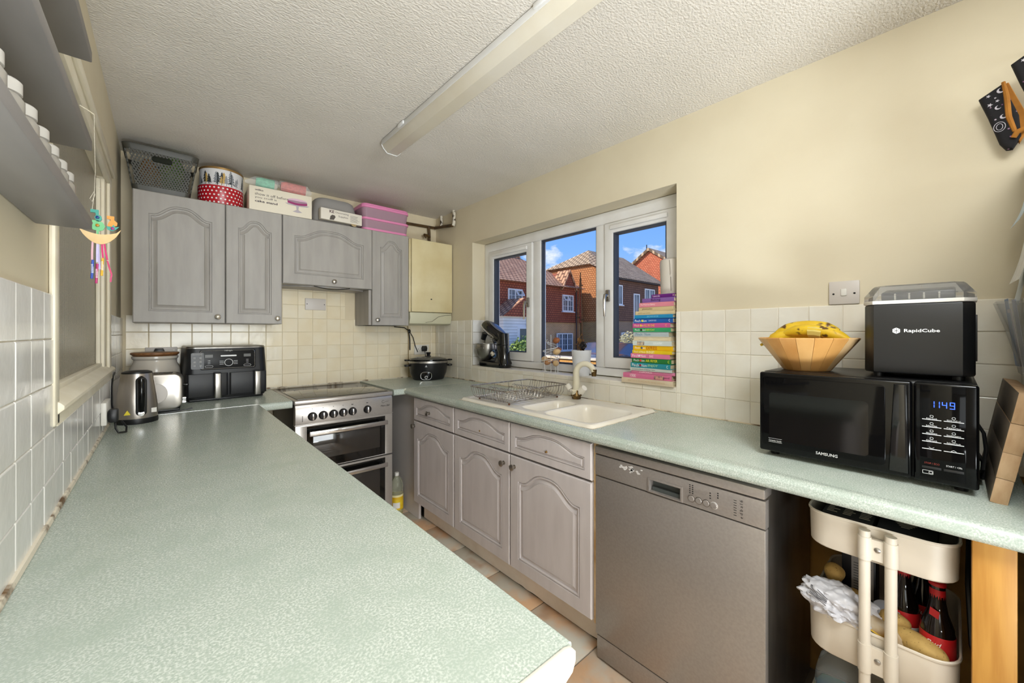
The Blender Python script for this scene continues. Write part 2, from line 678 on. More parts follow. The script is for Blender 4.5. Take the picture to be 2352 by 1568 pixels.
# ------------------------------------------------------------------ kitchen window (white upvc, two casements and a fixed pane)
win = thing('window_1', '', 'window')
del win['label'], win['category']
win['kind'] = 'structure'
m_glass = bpy.data.materials.new('clear_glass')
m_glass.use_nodes = True
nt = m_glass.node_tree
g = nt.nodes['Principled BSDF']
g.inputs['Base Color'].default_value = (1, 1, 1, 1)
g.inputs['Roughness'].default_value = 0.0
g.inputs['IOR'].default_value = 1.05
g.inputs['Transmission Weight'].default_value = 1.0


def wpart(name, mat, fn, parent=win, smooth=35):
    b = B()
    b.T = TR
    fn(b)
    return part(name, b, mat, parent, smooth)


ZB, ZTOP = 1.06, 2.035
wpart('outer_frame', m_upvc, lambda b: b.frame(-2.613, -0.907, 1.04, 2.038, -2.545, -0.955, ZB + 0.03, 1.965, 0.125, 0.20, bev=0.008))
wpart('mullion', m_upvc, lambda b: b.box(-2.035, -1.965, 0.128, 0.19, ZB + 0.03, 1.966, bev=0.006))
wpart('mullion', m_upvc, lambda b: b.box(-1.482, -1.412, 0.128, 0.19, ZB + 0.03, 1.966, bev=0.006))
for y0, y1, nm in ((2.545, 2.035, 'left'), (1.412, 0.955, 'right')):
    s = wpart('casement_sash', m_upvc, lambda b: b.frame(-y0 + 0.003, -y1 - 0.003, ZB + 0.033, 1.963, -y0 + 0.062, -y1 - 0.062, ZB + 0.095, 1.90, 0.112, 0.18, bev=0.008))
    wpart('gasket', m_gasket, lambda b: b.frame(-y0 + 0.059, -y1 - 0.059, ZB + 0.092, 1.903, -y0 + 0.069, -y1 - 0.069, ZB + 0.102, 1.893, 0.121, 0.17), s)
    wpart('pane', m_glass, lambda b: b.box(-y0 + 0.062, -y1 - 0.062, 0.145, 0.149, ZB + 0.095, 1.90), s, 0)
    wpart('trickle_vent', m_upvc, lambda b: b.box(-y0 + 0.05, -y1 - 0.05, 0.100, 0.114, 1.918, 1.943, bev=0.004))
    yh = y1 + 0.035 if nm == 'left' else y0 - 0.035
    h = wpart('window_handle', m_nickel, lambda b: b.box(-yh - 0.013, -yh + 0.013, 0.095, 0.113, 1.49, 1.56, bev=0.005))
    wpart('lever', m_nickel, lambda b: b.tube([(-yh, 0.10, 1.527), (-yh, 0.075, 1.525), (-yh + 0.004, 0.062, 1.50), (-yh + 0.006, 0.06, 1.40)], [0.011, 0.011, 0.009, 0.007]), h)
wpart('gasket', m_gasket, lambda b: b.frame(-1.967, -1.480, ZB + 0.028, 1.967, -1.957, -1.490, ZB + 0.04, 1.955, 0.14, 0.17))
wpart('pane', m_glass, lambda b: b.box(-1.965, -1.482, 0.15, 0.154, ZB + 0.03, 1.965), win, 0)
m_sill = M('white_sill_paint', (236, 232, 224), 0.4, c2=(226, 218, 204), scale=9)
wpart('window_sill', m_sill, lambda b: b.box(-2.613, -0.907, -0.006, 0.128, 1.028, 1.0355, bev=0.003))

# ------------------------------------------------------------------ internal reeded-glass window in the left wall
w2 = thing('window_2', '', 'window')
del w2['label'], w2['category']
w2['kind'] = 'structure'
m_reed = bpy.data.materials.new('reeded_glass')
m_reed.use_nodes = True
nt = m_reed.node_tree
N, L = nt.nodes.new, nt.links.new
g = nt.nodes['Principled BSDF']
g.inputs['Base Color'].default_value = lin((214, 208, 192)) + (1,)
g.inputs['Roughness'].default_value = 0.25
g.inputs['IOR'].default_value = 1.4
g.inputs['Transmission Weight'].default_value = 0.75
tc = N('ShaderNodeTexCoord')
wv = N('ShaderNodeTexWave')
wv.bands_direction = 'Y'
wv.inputs['Scale'].default_value = 26
wv.inputs['Distortion'].default_value = 0.3
L(tc.outputs['Object'], wv.inputs['Vector'])
bp = N('ShaderNodeBump')
bp.inputs['Strength'].default_value = 0.9
bp.inputs['Distance'].default_value = 0.004
L(wv.outputs['Fac'], bp.inputs['Height'])
L(bp.outputs[0], g.inputs['Normal'])


def lpart(name, mat, fn, parent=w2, smooth=35):
    b = B()
    b.T = TL
    fn(b)
    return part(name, b, mat, parent, smooth)


lpart('glass_pane', m_reed, lambda b: b.box(1.33, 2.40, 0.024, 0.03, 1.15, 1.95), smooth=0)
lpart('jamb', m_gloss, lambda b: b.box(2.36, 2.412, 0.0, 0.05, 1.145, 1.957, bev=0.004))
lpart('jamb', m_gloss, lambda b: b.box(1.322, 1.372, 0.004, 0.05, 1.145, 1.957, bev=0.004))
lpart('glazing_bead', m_gloss, lambda b: b.box(2.33, 2.362, 0.010, 0.024, 1.175, 1.94, bev=0.004))
lpart('architrave', m_gloss, lambda b: b.box(2.412, 2.475, -0.012, 0.0, 1.10, 2.02, bev=0.005))
lpart('architrave', m_gloss, lambda b: (b.box(1.10, 2.475, -0.014, 0.004, 1.945, 2.0, bev=0.006)))
lpart('architrave_bead', m_gloss, lambda b: b.box(1.10, 2.475, -0.024, -0.012, 1.985, 2.02, bev=0.006))
lpart('edge_bead', m_gloss, lambda b: b.box(1.283, 1.323, -0.012, 0.0, 1.10, 1.60, bev=0.006))
lpart('glazing_bead', m_gloss, lambda b: b.box(1.322, 2.41, 0.008, 0.026, 1.145, 1.178, bev=0.003))
lpart('window_board', m_gloss, lambda b: b.prism([(0.01, 1.165), (-0.016, 1.150), (-0.022, 1.143), (-0.022, 1.135), (-0.012, 1.125), (-0.012, 1.100), (0.0, 1.098), (0.01, 1.12)], 1.30, 2.52, 'yz', bev=0.002))


# ------------------------------------------------------------------ worktops


def slab_hole(b, x0, x1, y0, y1, z0, z1, hole=None, front=None, r=0.012):
    """worktop slab (optionally with a cut-out for the sink) whose front edge is rounded"""
    b2 = bmesh.new()
    o = [(x0, y0), (x1, y0), (x1, y1), (x0, y1)]
    if hole:
        h = [(hole[0], hole[2]), (hole[1], hole[2]), (hole[1], hole[3]), (hole[0], hole[3])]
        vs = [[b2.verts.new((p[0], p[1], z)) for p in lp] for z in (z0, z1) for lp in (o, h)]
        of, hf, ob, hb = vs
        for k in range(4):
            j = (k + 1) % 4
            b2.faces.new((of[k], hf[k], hf[j], of[j]))
            b2.faces.new((ob[k], ob[j], hb[j], hb[k]))
            b2.faces.new((of[k], of[j], ob[j], ob[k]))
            b2.faces.new((hf[k], hb[k], hb[j], hf[j]))
    else:
        vs = [[b2.verts.new((p[0], p[1], z)) for p in o] for z in (z0, z1)]
        b2.faces.new(vs[0][::-1])
        b2.faces.new(vs[1])
        for k in range(4):
            j = (k + 1) % 4
            b2.faces.new((vs[0][k], vs[0][j], vs[1][j], vs[1][k]))
    bmesh.ops.recalc_face_normals(b2, faces=b2.faces[:])
    if front:
        ax, val = front
        es = [e for e in b2.edges if all(abs(v.co[ax] - val) < 1e-6 for v in e.verts) and abs(e.verts[0].co.z - e.verts[1].co.z) < 1e-6]
        bmesh.ops.bevel(b2, geom=es, offset=r, segments=5, profile=0.5, affect='EDGES')
    b._merge(b2)


b = B()
slab_hole(b, 1.262, 1.882, -0.122, 2.555, 0.866, ZT, (1.34, 1.80, 1.0, 1.50), (0, 1.262), 0.016)
wt_r = tag(part('worktop', b, m_worktop), 'long green-grey laminate worktop holding the sink and microwave', 'worktop')
b = B()
slab_hole(b, 1.186, 1.882, 2.560, 3.183, 0.866, ZT - 0.0005, None, (1, 2.560), 0.014)
tag(part('worktop', b, m_worktop), 'short green-grey worktop under the slow cooker', 'worktop')
b = B()
slab_hole(b, -0.180, 0.556, 2.535, 3.183, 0.866, ZT - 0.001, None, (1, 2.535), 0.012)
tag(part('worktop', b, m_worktop), 'green-grey corner worktop under air fryer and toaster', 'worktop')
wt_p = thing('worktop', 'large green-grey peninsula worktop in the foreground, rounded cream end strip', 'worktop')
b = B()
slab_hole(b, -0.180, 0.392, 0.326, 2.531, 0.868, ZT, None, (0, 0.392), 0.006)
part('slab', b, m_worktop, wt_p)
b = B()
b.box(-0.180, 0.392, 2.5315, 2.5345, 0.872, ZT + 0.0006)
part('joint_strip', b, m_chrome, wt_p)
m_edge = M('cream_edging', (214, 205, 192), 0.4)
b = B()
b.prism([(-0.180, 0.868), (0.368, 0.868), (0.386, 0.876), (0.392, 0.888), (0.392, 0.900), (0.386, 0.9065), (0.376, ZT), (-0.180, ZT)], 0.318, 0.3255, 'xz', bev=0.002)
part('end_strip', b, m_edge, wt_p)
b = B()
b.box(1.262, 1.80, 2.5555, 2.5595, 0.872, ZT + 0.0008)
tag(part('joint_strip', b, m_seal), 'pale metal joint strip between the two right worktops', 'strip')
# peninsula support: a plain grey panel and cupboard backs below the slab
pen = thing('peninsula_unit', 'grey cupboard run under the foreground peninsula worktop', 'cabinet')
b = B()
b.box(-0.170, 0.355, 0.36, 2.50, 0.12, 0.867)
part('carcass', b, m_door_b, pen)
b = B()
b.box(-0.170, 0.300, 0.40, 2.50, 0.0, 0.12)
part('plinth', b, m_carcass, pen)

# ------------------------------------------------------------------ cathedral-arch cabinet fronts


def arch_outline(x0, x1, z0, zs, amp, n=22):
    """panel outline: square bottom, shoulders at zs and a raised arch of height amp"""
    pts = [(x0, z0), (x1, z0)]
    w = x1 - x0
    for k in range(n + 1):
        t = 1 - k / n
        s = abs(2 * t - 1)
        f = 0.0 if s > 0.86 else (0.5 * (1 + math.cos(PI * (s / 0.86) ** 1.5)))
        pts.append((x0 + w * t, zs + amp * f))
    return pts


def inset(pts, d):
    n = len(pts)
    out = []
    for i in range(n):
        p0, p1, p2 = Vector(pts[i - 1]), Vector(pts[i]), Vector(pts[(i + 1) % n])
        a = (p1 - p0).normalized()
        c = (p2 - p1).normalized()
        na, nc = Vector((-a.y, a.x)), Vector((-c.y, c.x))
        m = na + nc
        q = m.length_squared
        m = m * (2.0 / q) if q > 1e-9 else na
        if m.length > 1.6:
            m = m.normalized() * 1.6
        out.append((p1.x + m.x * d, p1.y + m.y * d))
    return out


def arch_front(b, w, h, rail, top_rail, amp, thk=0.02, ps=1.0):
    """cabinet front, lower left corner at the local origin, front face at y = 0"""
    ol = arch_outline(rail, w - rail, rail, h - top_rail - amp, amp)
    n = len(ol)
    m = n - 2
    rect = [(0, 0), (w, 0)] + [(w - (w) * k / (m - 1), h) for k in range(m)]

    def rect_in(d):
        return [(d + p[0] * (w - 2 * d) / w, d + p[1] * (h - 2 * d) / h) for p in rect]
    loops = [[(p[0], thk, p[1]) for p in rect], [(p[0], 0.004, p[1]) for p in rect]]
    loops.append([(p[0], 0.0, p[1]) for p in rect_in(0.004)])
    for d, y in ((0.0, 0.0), (0.0015, 0.0050), (0.0050, 0.0050), (0.0065, 0.0005), (0.0105, 0.0005), (0.0125, 0.0070), (0.0170, 0.0085), (0.0200, 0.0080), (0.0330, 0.0015), (0.0345, 0.0030), (0.0365, 0.0010)):
        loops.append([(p[0], y, p[1]) for p in (inset(ol, d * ps) if d else ol)])
    b.loft(loops)


def knob(parent, x, z, mat=m_nickel, loc_y=0.0):
    b = B()
    b.lathe([(0.010, -0.001), (0.010, 0.002), (0.006, 0.004), (0.0055, 0.012), (0.012, 0.016), (0.0155, 0.020), (0.0150, 0.024), (0.010, 0.027), (0.0, 0.028)], (x, loc_y, z), 20, '-y')
    return part('knob', b, mat, parent)


def open_carcass(t, w, h, d, mat, y=0.021, bottom_only=False):
    """open-fronted box of boards behind the doors: sides, floor, back, top rail"""
    b = B()
    b.box(0, 0.016, y, d, 0, h)
    part('side_panel', b, mat, t)
    b = B()
    b.box(w - 0.016, w, y, d, 0, h)
    part('side_panel', b, mat, t)
    b = B()
    b.box(0.016, w - 0.016, y, d, 0, 0.016)
    part('base_panel', b, mat, t)


def front(t, nm, x, z, w, h, mat, rail, top_rail, amp, kx=None, kz=None, km=m_nickel):
    b = B()
    arch_front(b, w, h, rail, top_rail, amp, ps=0.5 if h < 0.2 else 1.0)
    o = part(nm, b, mat, t)
    o.location = (x, 0, z)
    if kx is not None:
        knob(o, kx, kz, km)
    return o


# wall cabinets along the back wall
m_knob_b = M('worn_silver_knob', (196, 190, 178), 0.3, metal=1.0)
YF = 2.885
c = thing('wall_cabinet', 'wide grey wall cabinet with arched door, leftmost on the back wall', 'cabinet', (-0.125, YF, 1.358))
open_carcass(c, 0.40, 0.712, YB - YF - 0.002, m_door_u)
b = B(); b.box(0.016, 0.384, 0.021, 0.30, 0.696, 0.712); part('top_panel', b, m_carcass, c)
front(c, 'door', 0.001, 0.0, 0.398, 0.712, m_door_u, 0.062, 0.062, 0.058, 0.362, 0.038, m_knob_b)
c = thing('wall_cabinet', 'narrow grey wall cabinet with arched door under the cake stand box', 'cabinet', (0.277, YF, 1.358))
open_carcass(c, 0.296, 0.712, YB - YF - 0.002, m_door_u)
b = B(); b.box(0.016, 0.28, 0.021, 0.30, 0.696, 0.712); part('top_panel', b, m_carcass, c)
front(c, 'door', 0.001, 0.0, 0.294, 0.712, m_door_u, 0.058, 0.075, 0.055, 0.268, 0.036, m_knob_b)
c = thing('hood_cabinet', 'grey cooker hood cabinet with wide flap door over the hob', 'cabinet', (0.576, YF, 1.625))
open_carcass(c, 0.590, 0.445, YB - YF - 0.002, m_door_u)
b = B(); b.box(0.016, 0.574, 0.021, 0.30, 0.429, 0.445); part('top_panel', b, m_carcass, c)
front(c, 'flap_door', 0.001, 0.0, 0.588, 0.445, m_door_u, 0.066, 0.062, 0.062, 0.315, 0.034, m_nickel)
b = B()
b.prism([(0.02 + 0.55 * k / 14, 0.03 + 0.10 * math.sin(PI * k / 14) * -1 + 0.10) for k in range(15)] + [(0.57, 0.28), (0.02, 0.28)], -0.008, 0.0, 'xy')
part('hood_visor', b, m_door_u, c)
b = B()
b.tube([(0.19 + 0.24 * k / 8, 0.012, -0.004 - 0.016 * math.sin(PI * k / 8)) for k in range(9)], 0.003, 6)
part('cable', b, m_black, c)
c = thing('wall_cabinet', 'narrow grey wall cabinet with arched door beside the boiler', 'cabinet', (1.166, YF, 1.358))
open_carcass(c, 0.296, 0.712, YB - YF - 0.002, m_door_u)
b = B(); b.box(0.016, 0.28, 0.021, 0.30, 0.696, 0.712); part('top_panel', b, m_carcass, c)
b = B(); b.box(0.0, 0.296, 0.024, 0.30, 0.0, 0.016); part('floor_panel', b, m_carcass, c)
front(c, 'door', 0.001, 0.0, 0.294, 0.712, m_door_u, 0.058, 0.062, 0.055, 0.036, 0.040, m_nickel)
# deep end panel that carries the hood side down to the worktop tiles
b = B()
b.box(1.146, 1.164, YF + 0.02, YB - 0.01, 1.36, 1.622)
tag(part('filler_panel', b, m_door_u), 'plain grey filler panel below the hood cabinet', 'panel')

# boiler in the corner
m_boiler = M('aged_cream_enamel', (226, 213, 172), 0.28, c2=(214, 198, 152), scale=5)
m_boiler2 = M('cream_enamel_flap', (206, 202, 174), 0.35)
c = thing('boiler', 'cream wall-hung boiler with lower flap in the back right corner', 'boiler', (1.482, 2.90, 1.366))
b = B()
b.box(0.0, 0.398, 0.02, 0.285, 0.105, 0.70, bev=0.006)
part('case', b, m_boiler, c)
b = B()
b.box(0.014, 0.398, 0.0, 0.024, 0.108, 0.70, bev=0.004)
part('front_cover', b, m_boiler, c)
b = B()
b.prism([(0.012, 0.102), (0.005, 0.06), (0.022, 0.012), (0.06, 0.0), (0.285, 0.0), (0.285, 0.102)], 0.004, 0.396, 'yz', bev=0.003)
part('lower_flap', b, m_boiler2, c)
b = B()
b.ell((0.192, -0.001, 0.215), (0.008, 0.002, 0.005), u=12, v=8)
part('indicator', b, m_ink, c)
b = B()
b.tube([(0.14, 0.004, 0.02), (0.20, -0.002, 0.03), (0.26, 0.0, 0.07), (0.33, 0.003, 0.085), (0.39, 0.003, 0.09)], 0.0012, 5)
part('wire', b, m_ink, c)

# copper pipes above the boiler
m_pipe = M('old_brown_pipe_paint', (62, 44, 22), 0.5, c2=(90, 66, 34), scale=20)
m_pipew = M('flaking_white_paint', (222, 214, 198), 0.6, c2=(60, 44, 26), scale=18, lo=0.5, hi=0.56)
c = thing('pipework', 'brown painted gas pipes in the corner above the boiler', 'pipe', (0, 0, 0))
b = B()
b.tube([(1.40, 3.165, 2.262), (1.60, 3.165, 2.256), (1.855, 3.162, 2.262)], 0.012, 10)
part('pipe', b, m_pipe, c)
b = B()
b.tube([(1.795, 3.155, 2.262), (1.80, 3.155, 2.20), (1.80, 3.155, 2.074)], 0.012, 10)
part('pipe', b, m_pipe, c)
b = B()
b.tube([(1.862, 3.165, 2.262), (1.864, 3.0, 2.245), (1.864, 2.872, 2.228), (1.864, 2.858, 2.24)], 0.0135, 10)
part('pipe', b, m_pipe, c)
b = B()
b.tube([(1.864, 2.86, 2.226), (1.864, 2.848, 2.25), (1.864, 2.846, 2.33), (1.868, 2.862, 2.352)], 0.0135, 10)
part('pipe', b, m_pipew, c)
b = B()
b.tube([(1.864, 3.055, 2.25), (1.864, 3.05, 2.30), (1.868, 3.06, 2.35)], 0.0115, 10)
part('pipe', b, m_pipew, c)
b = B()
b.tube([(1.80, 3.14, 2.165), (1.755, 3.13, 2.175), (1.735, 3.125, 2.17)], [0.009, 0.010, 0.014], 10)
b.cyl((1.748, 3.127, 2.17), (1.748, 3.127, 2.145), 0.006)
part('valve', b, m_pipe, c)

# ------------------------------------------------------------------ base units under the right worktop (local x runs left to right as seen)
XF = 1.288


def right_thing(name, label, cat, y, z, group=None, x=XF):
    return thing(name, label, cat, (x, y, z), -90, group)


c = right_thing('base_cabinet', 'narrow mauve-grey base cabinet with one knobbed drawer, by the cooker', 'cabinet', 2.470, 0.14)
open_carcass(c, 0.497, 0.722, 0.57, m_carcass)
front(c, 'drawer_front', 0.002, 0.565, 0.494, 0.151, m_door_b, 0.034, 0.022, 0.040, 0.210, 0.075, m_nickel)
front(c, 'door', 0.002, 0.003, 0.494, 0.553, m_door_b, 0.054, 0.046, 0.066, 0.012, 0.520, m_nickel)
c = right_thing('sink_cabinet', 'wide mauve-grey sink cabinet with two doors and two false drawers', 'cabinet', 1.966, 0.14)
open_carcass(c, 0.998, 0.722, 0.57, m_carcass)
m_screw = M('brass_screw', (150, 116, 66), 0.4, metal=0.8)
for k, x in enumerate((0.002, 0.503)):
    f = front(c, 'drawer_front', x, 0.565, 0.494, 0.151, m_door_b, 0.034, 0.022, 0.040)
    b = B()
    b.lathe([(0.004, 0.0), (0.006, 0.001), (0.004, 0.004 + 0.006 * k), (0.0, 0.005 + 0.006 * k)], (0.247, 0.003, 0.062), 10, '-y')
    part('screw', b, m_screw, f)
    front(c, 'door', x, 0.003, 0.494, 0.553, m_door_b, 0.058, 0.046, 0.070, 0.452 if k == 0 else 0.032, 0.502, m_nickel)
b = B()
b.box(1.302, 1.86, 0.956, 0.966, 0.13, 0.862, bev=0.002)
tag(part('end_panel', b, M('bare_cream_board_edge', (226, 200, 158), 0.6, c2=(190, 150, 96), scale=14)), 'thin cream end panel between sink cabinet and dishwasher', 'panel')
b = B()
b.box(1.332, 1.350, 2.478, 3.18, 0.0, 0.864, bev=0.002)
tag(part('end_panel', b, M('pale_grey_panel_paint', (204, 197, 193), 0.45)), 'grey upright panel closing the gap beside the cooker', 'panel')
m_plinth = M('chipped_cream_plinth', (242, 230, 214), 0.6, c2=(232, 218, 200), scale=9)
b = B()
pts = [(0.966, 0.138), (2.476, 0.138)]
for k in range(40):
    t = k / 39
    pts.append((2.476 - 1.51 * t, 0.004 + (random.choice((0, 0, 0.004, 0.008)) if t > 0.55 else 0)))
b.prism(pts, 1.372, 1.388, 'yz')
tag(part('plinth', b, m_plinth), 'cream painted plinth with chipped lower edge along the floor tiles', 'plinth')

# ------------------------------------------------------------------ dishwasher
m_dw = M('silver_grey_appliance_paint', (160, 153, 147), 0.34, metal=0.5, c2=(153, 146, 140), scale=120, bump=0.03, bscale=700)
m_dw_side = M('dark_scuffed_metal', (140, 133, 126), 0.33, metal=0.8, c2=(92, 87, 82), scale=5, stretch=(1, 1, 0.3), rvar=0.12)
m_scuff = M('scraped_paint', (206, 202, 198), 0.6)
c = right_thing('dishwasher', 'silver freestanding dishwasher with scraped control panel under the worktop', 'dishwasher', 0.951, 0.0, x=1.290)
b = B(); b.box(0.004, 0.590, 0.03, 0.55, 0.02, 0.85, bev=0.004); part('body', b, m_dw_side, c)
b = B(); b.box(0.0, 0.594, -0.004, 0.06, 0.823, 0.853, bev=0.005); part('top_panel', b, m_dw, c)
pn = B()
pn.frame(0.0, 0.594, 0.737, 0.818, 0.236, 0.346, 0.744, 0.783, 0.0, 0.03, bev=0.003)
pn = part('control_panel', pn, m_dw, c)
b = B(); b.frame(0.228, 0.354, 0.738, 0.790, 0.236, 0.346, 0.744, 0.783, -0.003, 0.002, bev=0.0015); part('handle_surround', b, m_dw, pn)
b = B(); b.box(0.234, 0.348, 0.024, 0.030, 0.742, 0.785); b.box(0.24, 0.342, 0.010, 0.026, 0.744, 0.757); part('handle_recess', b, M('dark_grey_plastic', (70, 74, 72), 0.4), pn)
b = B(); b.box(0.0, 0.594, 0.002, 0.03, 0.103, 0.733, bev=0.004); part('door', b, m_dw, c)
b = B(); b.box(0.004, 0.590, 0.006, 0.04, 0.010, 0.098, bev=0.003); part('plinth', b, m_dw, c)
for k in range(4):
    b = B(); b.lathe([(0.0098, 0), (0.0098, 0.003), (0.0085, 0.004), (0.0, 0.004)], (0.383 + 0.0235 * k, 0.0, 0.762), 18, '-y'); part('button', b, m_dw, pn)
    b = B(); b.lathe([(0.0115, 0), (0.0115, 0.0006), (0, 0.0006)], (0.383 + 0.0235 * k, 0.0, 0.762), 18, '-y'); part('button_ring', b, m_scuff if k == 3 else m_dw_side, pn)
b = B()
for i in range(5):
    for j in range(2):
        b.box(0.376 + j * 0.009, 0.380 + j * 0.009, -0.0008, 0.001, 0.778 + i * 0.0065, 0.781 + i * 0.0065)
for i in range(3):
    b.box(0.44, 0.444, -0.0008, 0.001, 0.780 + i * 0.008, 0.783 + i * 0.008)
    b.box(0.463, 0.467, -0.0008, 0.001, 0.788 + i * 0.007, 0.791 + i * 0.007)
part('printed_symbols', b, m_ink, pn, kind='stuff')
text('lettering', 'e d b a l 6', m_ink, pn, (0.531, -0.0006, 0.776), width=0.055, height=0.009, rot=(PI / 2, -PI / 2, 0))
b = B()
for k in range(7):
    b.box(0.510, 0.518, -0.0006, 0.001, 0.752 + k * 0.0075, 0.7535 + k * 0.0075)
part('printed_symbols', b, m_ink, pn, kind='stuff')
b = B()
for k in range(26):
    x, z = random.gauss(0.160, 0.028), random.gauss(0.800, 0.006)
    n = 6
    r0 = random.uniform(0.002, 0.007)
    b.prism([(x + r0 * random.uniform(.6, 1.6) * math.cos(2 * PI * q / n), min(0.815, z + r0 * 0.7 * random.uniform(.5, 1.2) * math.sin(2 * PI * q / n))) for q in range(n)], -0.0004, 0.0005, 'xz')
part('paint_scuff', b, m_scuff, pn, kind='stuff')

# ------------------------------------------------------------------ cooker
m_ck = M('silver_enamel', (170, 164, 158), 0.3, metal=0.5, c2=(164, 158, 152), scale=150)
m_ckside = M('dark_side_panel', (70, 66, 62), 0.4, metal=0.3)
m_hob = M('black_ceramic_glass', (24, 22, 20), 0.06, coat=0.4)
m_oven = M('oven_glass', (14, 13, 12), 0.06, coat=0.3)
c = thing('cooker', 'silver electric cooker with ceramic hob and two ovens', 'cooker', (0.566, 2.545, 0))
b = B(); b.box(0.006, 0.594, 0.03, 0.60, 0.02, 0.875, bev=0.003); part('body', b, m_ckside, c)
b = B(); b.box(0.0, 0.600, -0.010, 0.62, 0.878, 0.904, bev=0.006); hb = part('hob', b, m_ck, c)
b = B(); b.box(0.022, 0.578, 0.020, 0.595, 0.9045, 0.9075, bev=0.001); part('hob_glass', b, m_hob, hb)
m_ring = M('grey_ring_print', (84, 76, 66), 0.3)
for x, y, r in ((0.17, 0.16, 0.090), (0.43, 0.43, 0.090), (0.43, 0.16, 0.075), (0.17, 0.43, 0.075)):
    b = B()
    b.loft([[(x + q * math.cos(2 * PI * k / 40), y + q * math.sin(2 * PI * k / 40), 0.9078) for k in range(40)] for q in (r, r - 0.003)], False, False)
    part('cooking_zone', b, m_ring, hb)
b = B(); b.prism([(-0.004, 0.876), (0.02, 0.876), (0.03, 0.762), (-0.010, 0.762), (-0.012, 0.775), (-0.012, 0.856)], 0.004, 0.596, 'yz', bev=0.002); cp = part('control_panel', b, m_ck, c)
m_kn = M('gunmetal_knob', (60, 58, 58), 0.22, metal=0.9)
for k, x in enumerate((0.095, 0.155, 0.215, 0.272, 0.329, 0.424)):
    b = B()
    b.lathe([(0.0245, 0), (0.0258, 0.004), (0.0245, 0.012), (0.021, 0.016), (0, 0.016)], (x, -0.012, 0.805), 24, '-y')
    kk = part('knob', b, m_kn, cp)
    b = B()
    b.box(x - 0.0055, x + 0.0055, -0.040, -0.026, 0.786, 0.824, bev=0.003)
    part('grip', b, m_chrome, kk)
b = B()
for x in (0.329, 0.424):
    b.box(x - 0.006, x + 0.006, -0.0130, -0.011, 0.846, 0.850)
for x in (0.095, 0.155, 0.215, 0.272):
    b.box(x - 0.002, x + 0.002, -0.0130, -0.011, 0.848, 0.851)
for k in range(5):
    b.box(0.040, 0.044, -0.0130, -0.011, 0.780 + 0.007 * k, 0.7845 + 0.007 * k)
part('printed_symbols', b, m_ink, cp, kind='stuff')
b = B()
b.loft([[(0.532 + q * math.cos(R(40 + 300 * k / 20)), -0.0125, 0.842 + q * math.sin(R(40 + 300 * k / 20))) for k in range(21)] for q in (0.010, 0.0085)], False, False, closed=False)
part('brand_emblem', b, m_ink, cp)
text('lettering', 'avel', m_ink, cp, (0.557, -0.0127, 0.842), width=0.024, height=0.005, shear=0.2)
text('lettering', 'Milano E60', m_ink, cp, (0.545, -0.0127, 0.815), width=0.062, height=0.012, shear=0.35)
for z0, z1, nm in ((0.487, 0.757, 'upper'), (0.075, 0.478, 'lower')):
    b = B()
    b.frame(0.004, 0.596, z0, z1, 0.066, 0.546, z0 + 0.004, z1 - 0.012, -0.012, 0.02, bev=0.002)
    d = part('oven_door', b, m_ck, c)
    b = B(); b.box(0.062, 0.550, -0.009, 0.012, z0 + 0.002, z1 - 0.010); part('door_glass', b, m_oven, d)
    b = B(); b.box(0.10, 0.51, -0.0105, -0.006, z0 + 0.055, z1 - 0.075, bev=0.001); part('viewing_window', b, M('smoked_window', (46, 42, 38), 0.05, coat=0.4), d)
    b = B(); b.box(0.070, 0.546, -0.060, -0.048, z1 - 0.062, z1 - 0.034, bev=0.004); hn = part('handle', b, m_chrome, d)
    b = B(); b.box(0.080, 0.112, -0.050, -0.008, z1 - 0.058, z1 - 0.038, bev=0.002); part('handle_bracket', b, m_black, hn)
    b = B(); b.box(0.504, 0.536, -0.050, -0.008, z1 - 0.058, z1 - 0.038, bev=0.002); part('handle_bracket', b, m_black, hn)
b = B(); b.box(0.0, 0.600, -0.014, 0.02, 0.757, 0.763, bev=0.002); part('trim_rail', b, m_ck, c)
b = B(); b.box(0.004, 0.596, 0.0, 0.03, 0.015, 0.07, bev=0.003); part('kick_panel', b, m_ck, c)

# ------------------------------------------------------------------ ceiling light
m_diff = M('yellowed_prismatic_diffuser', (228, 222, 208), 0.3, c2=(221, 213, 195), scale=5, spec=0.6)
m_batten = M('white_batten_enamel', (232, 232, 232), 0.35)
c = thing('ceiling_light', 'long fluorescent batten with yellowed diffuser fixed to the ceiling', 'light', (0.945, 0, ZC))
b = B(); b.box(-0.045, 0.045, 0.12, 2.05, -0.022, 0.0, bev=0.003); part('batten', b, m_batten, c)
prof = [(-0.056, -0.004), (-0.058, -0.030), (-0.050, -0.045), (-0.028, -0.066), (0.028, -0.066), (0.050, -0.045), (0.058, -0.030), (0.056, -0.004)]
b = B(); b.prism(prof, 0.10, 2.062, 'xz', bev=0.002); part('diffuser', b, m_diff, c)
b = B(); b.prism([(p[0] * 1.03, p[1] * 1.03) for p in prof], 2.062, 2.068, 'xz', bev=0.001); part('end_cap', b, m_batten, c)
b = B(); b.box(-0.0595, -0.056, 0.1, 2.06, -0.031, -0.004, bev=0.001); part('side_rail', b, m_batten, c)
for y in (0.86, 1.83):
    b = B(); b.box(-0.066, -0.05, y - 0.03, y + 0.03, -0.020, -0.003, bev=0.003); part('clip', b, m_batten, c)

# ------------------------------------------------------------------ sink, tap, dish rack
m_sink = M('cream_white_composite', (236, 231, 220), 0.22, c2=(228, 220, 204), scale=6)


def sd_rr(x, y, cx, cy, hx, hy, r):
    dx, dy = abs(x - cx) - hx + r, abs(y - cy) - hy + r
    return math.hypot(max(dx, 0), max(dy, 0)) + min(max(dx, dy), 0) - r


def sstep(a, c, v):
    t = max(0.0, min(1.0, (v - a) / (c - a)))
    return t * t * (3 - 2 * t)


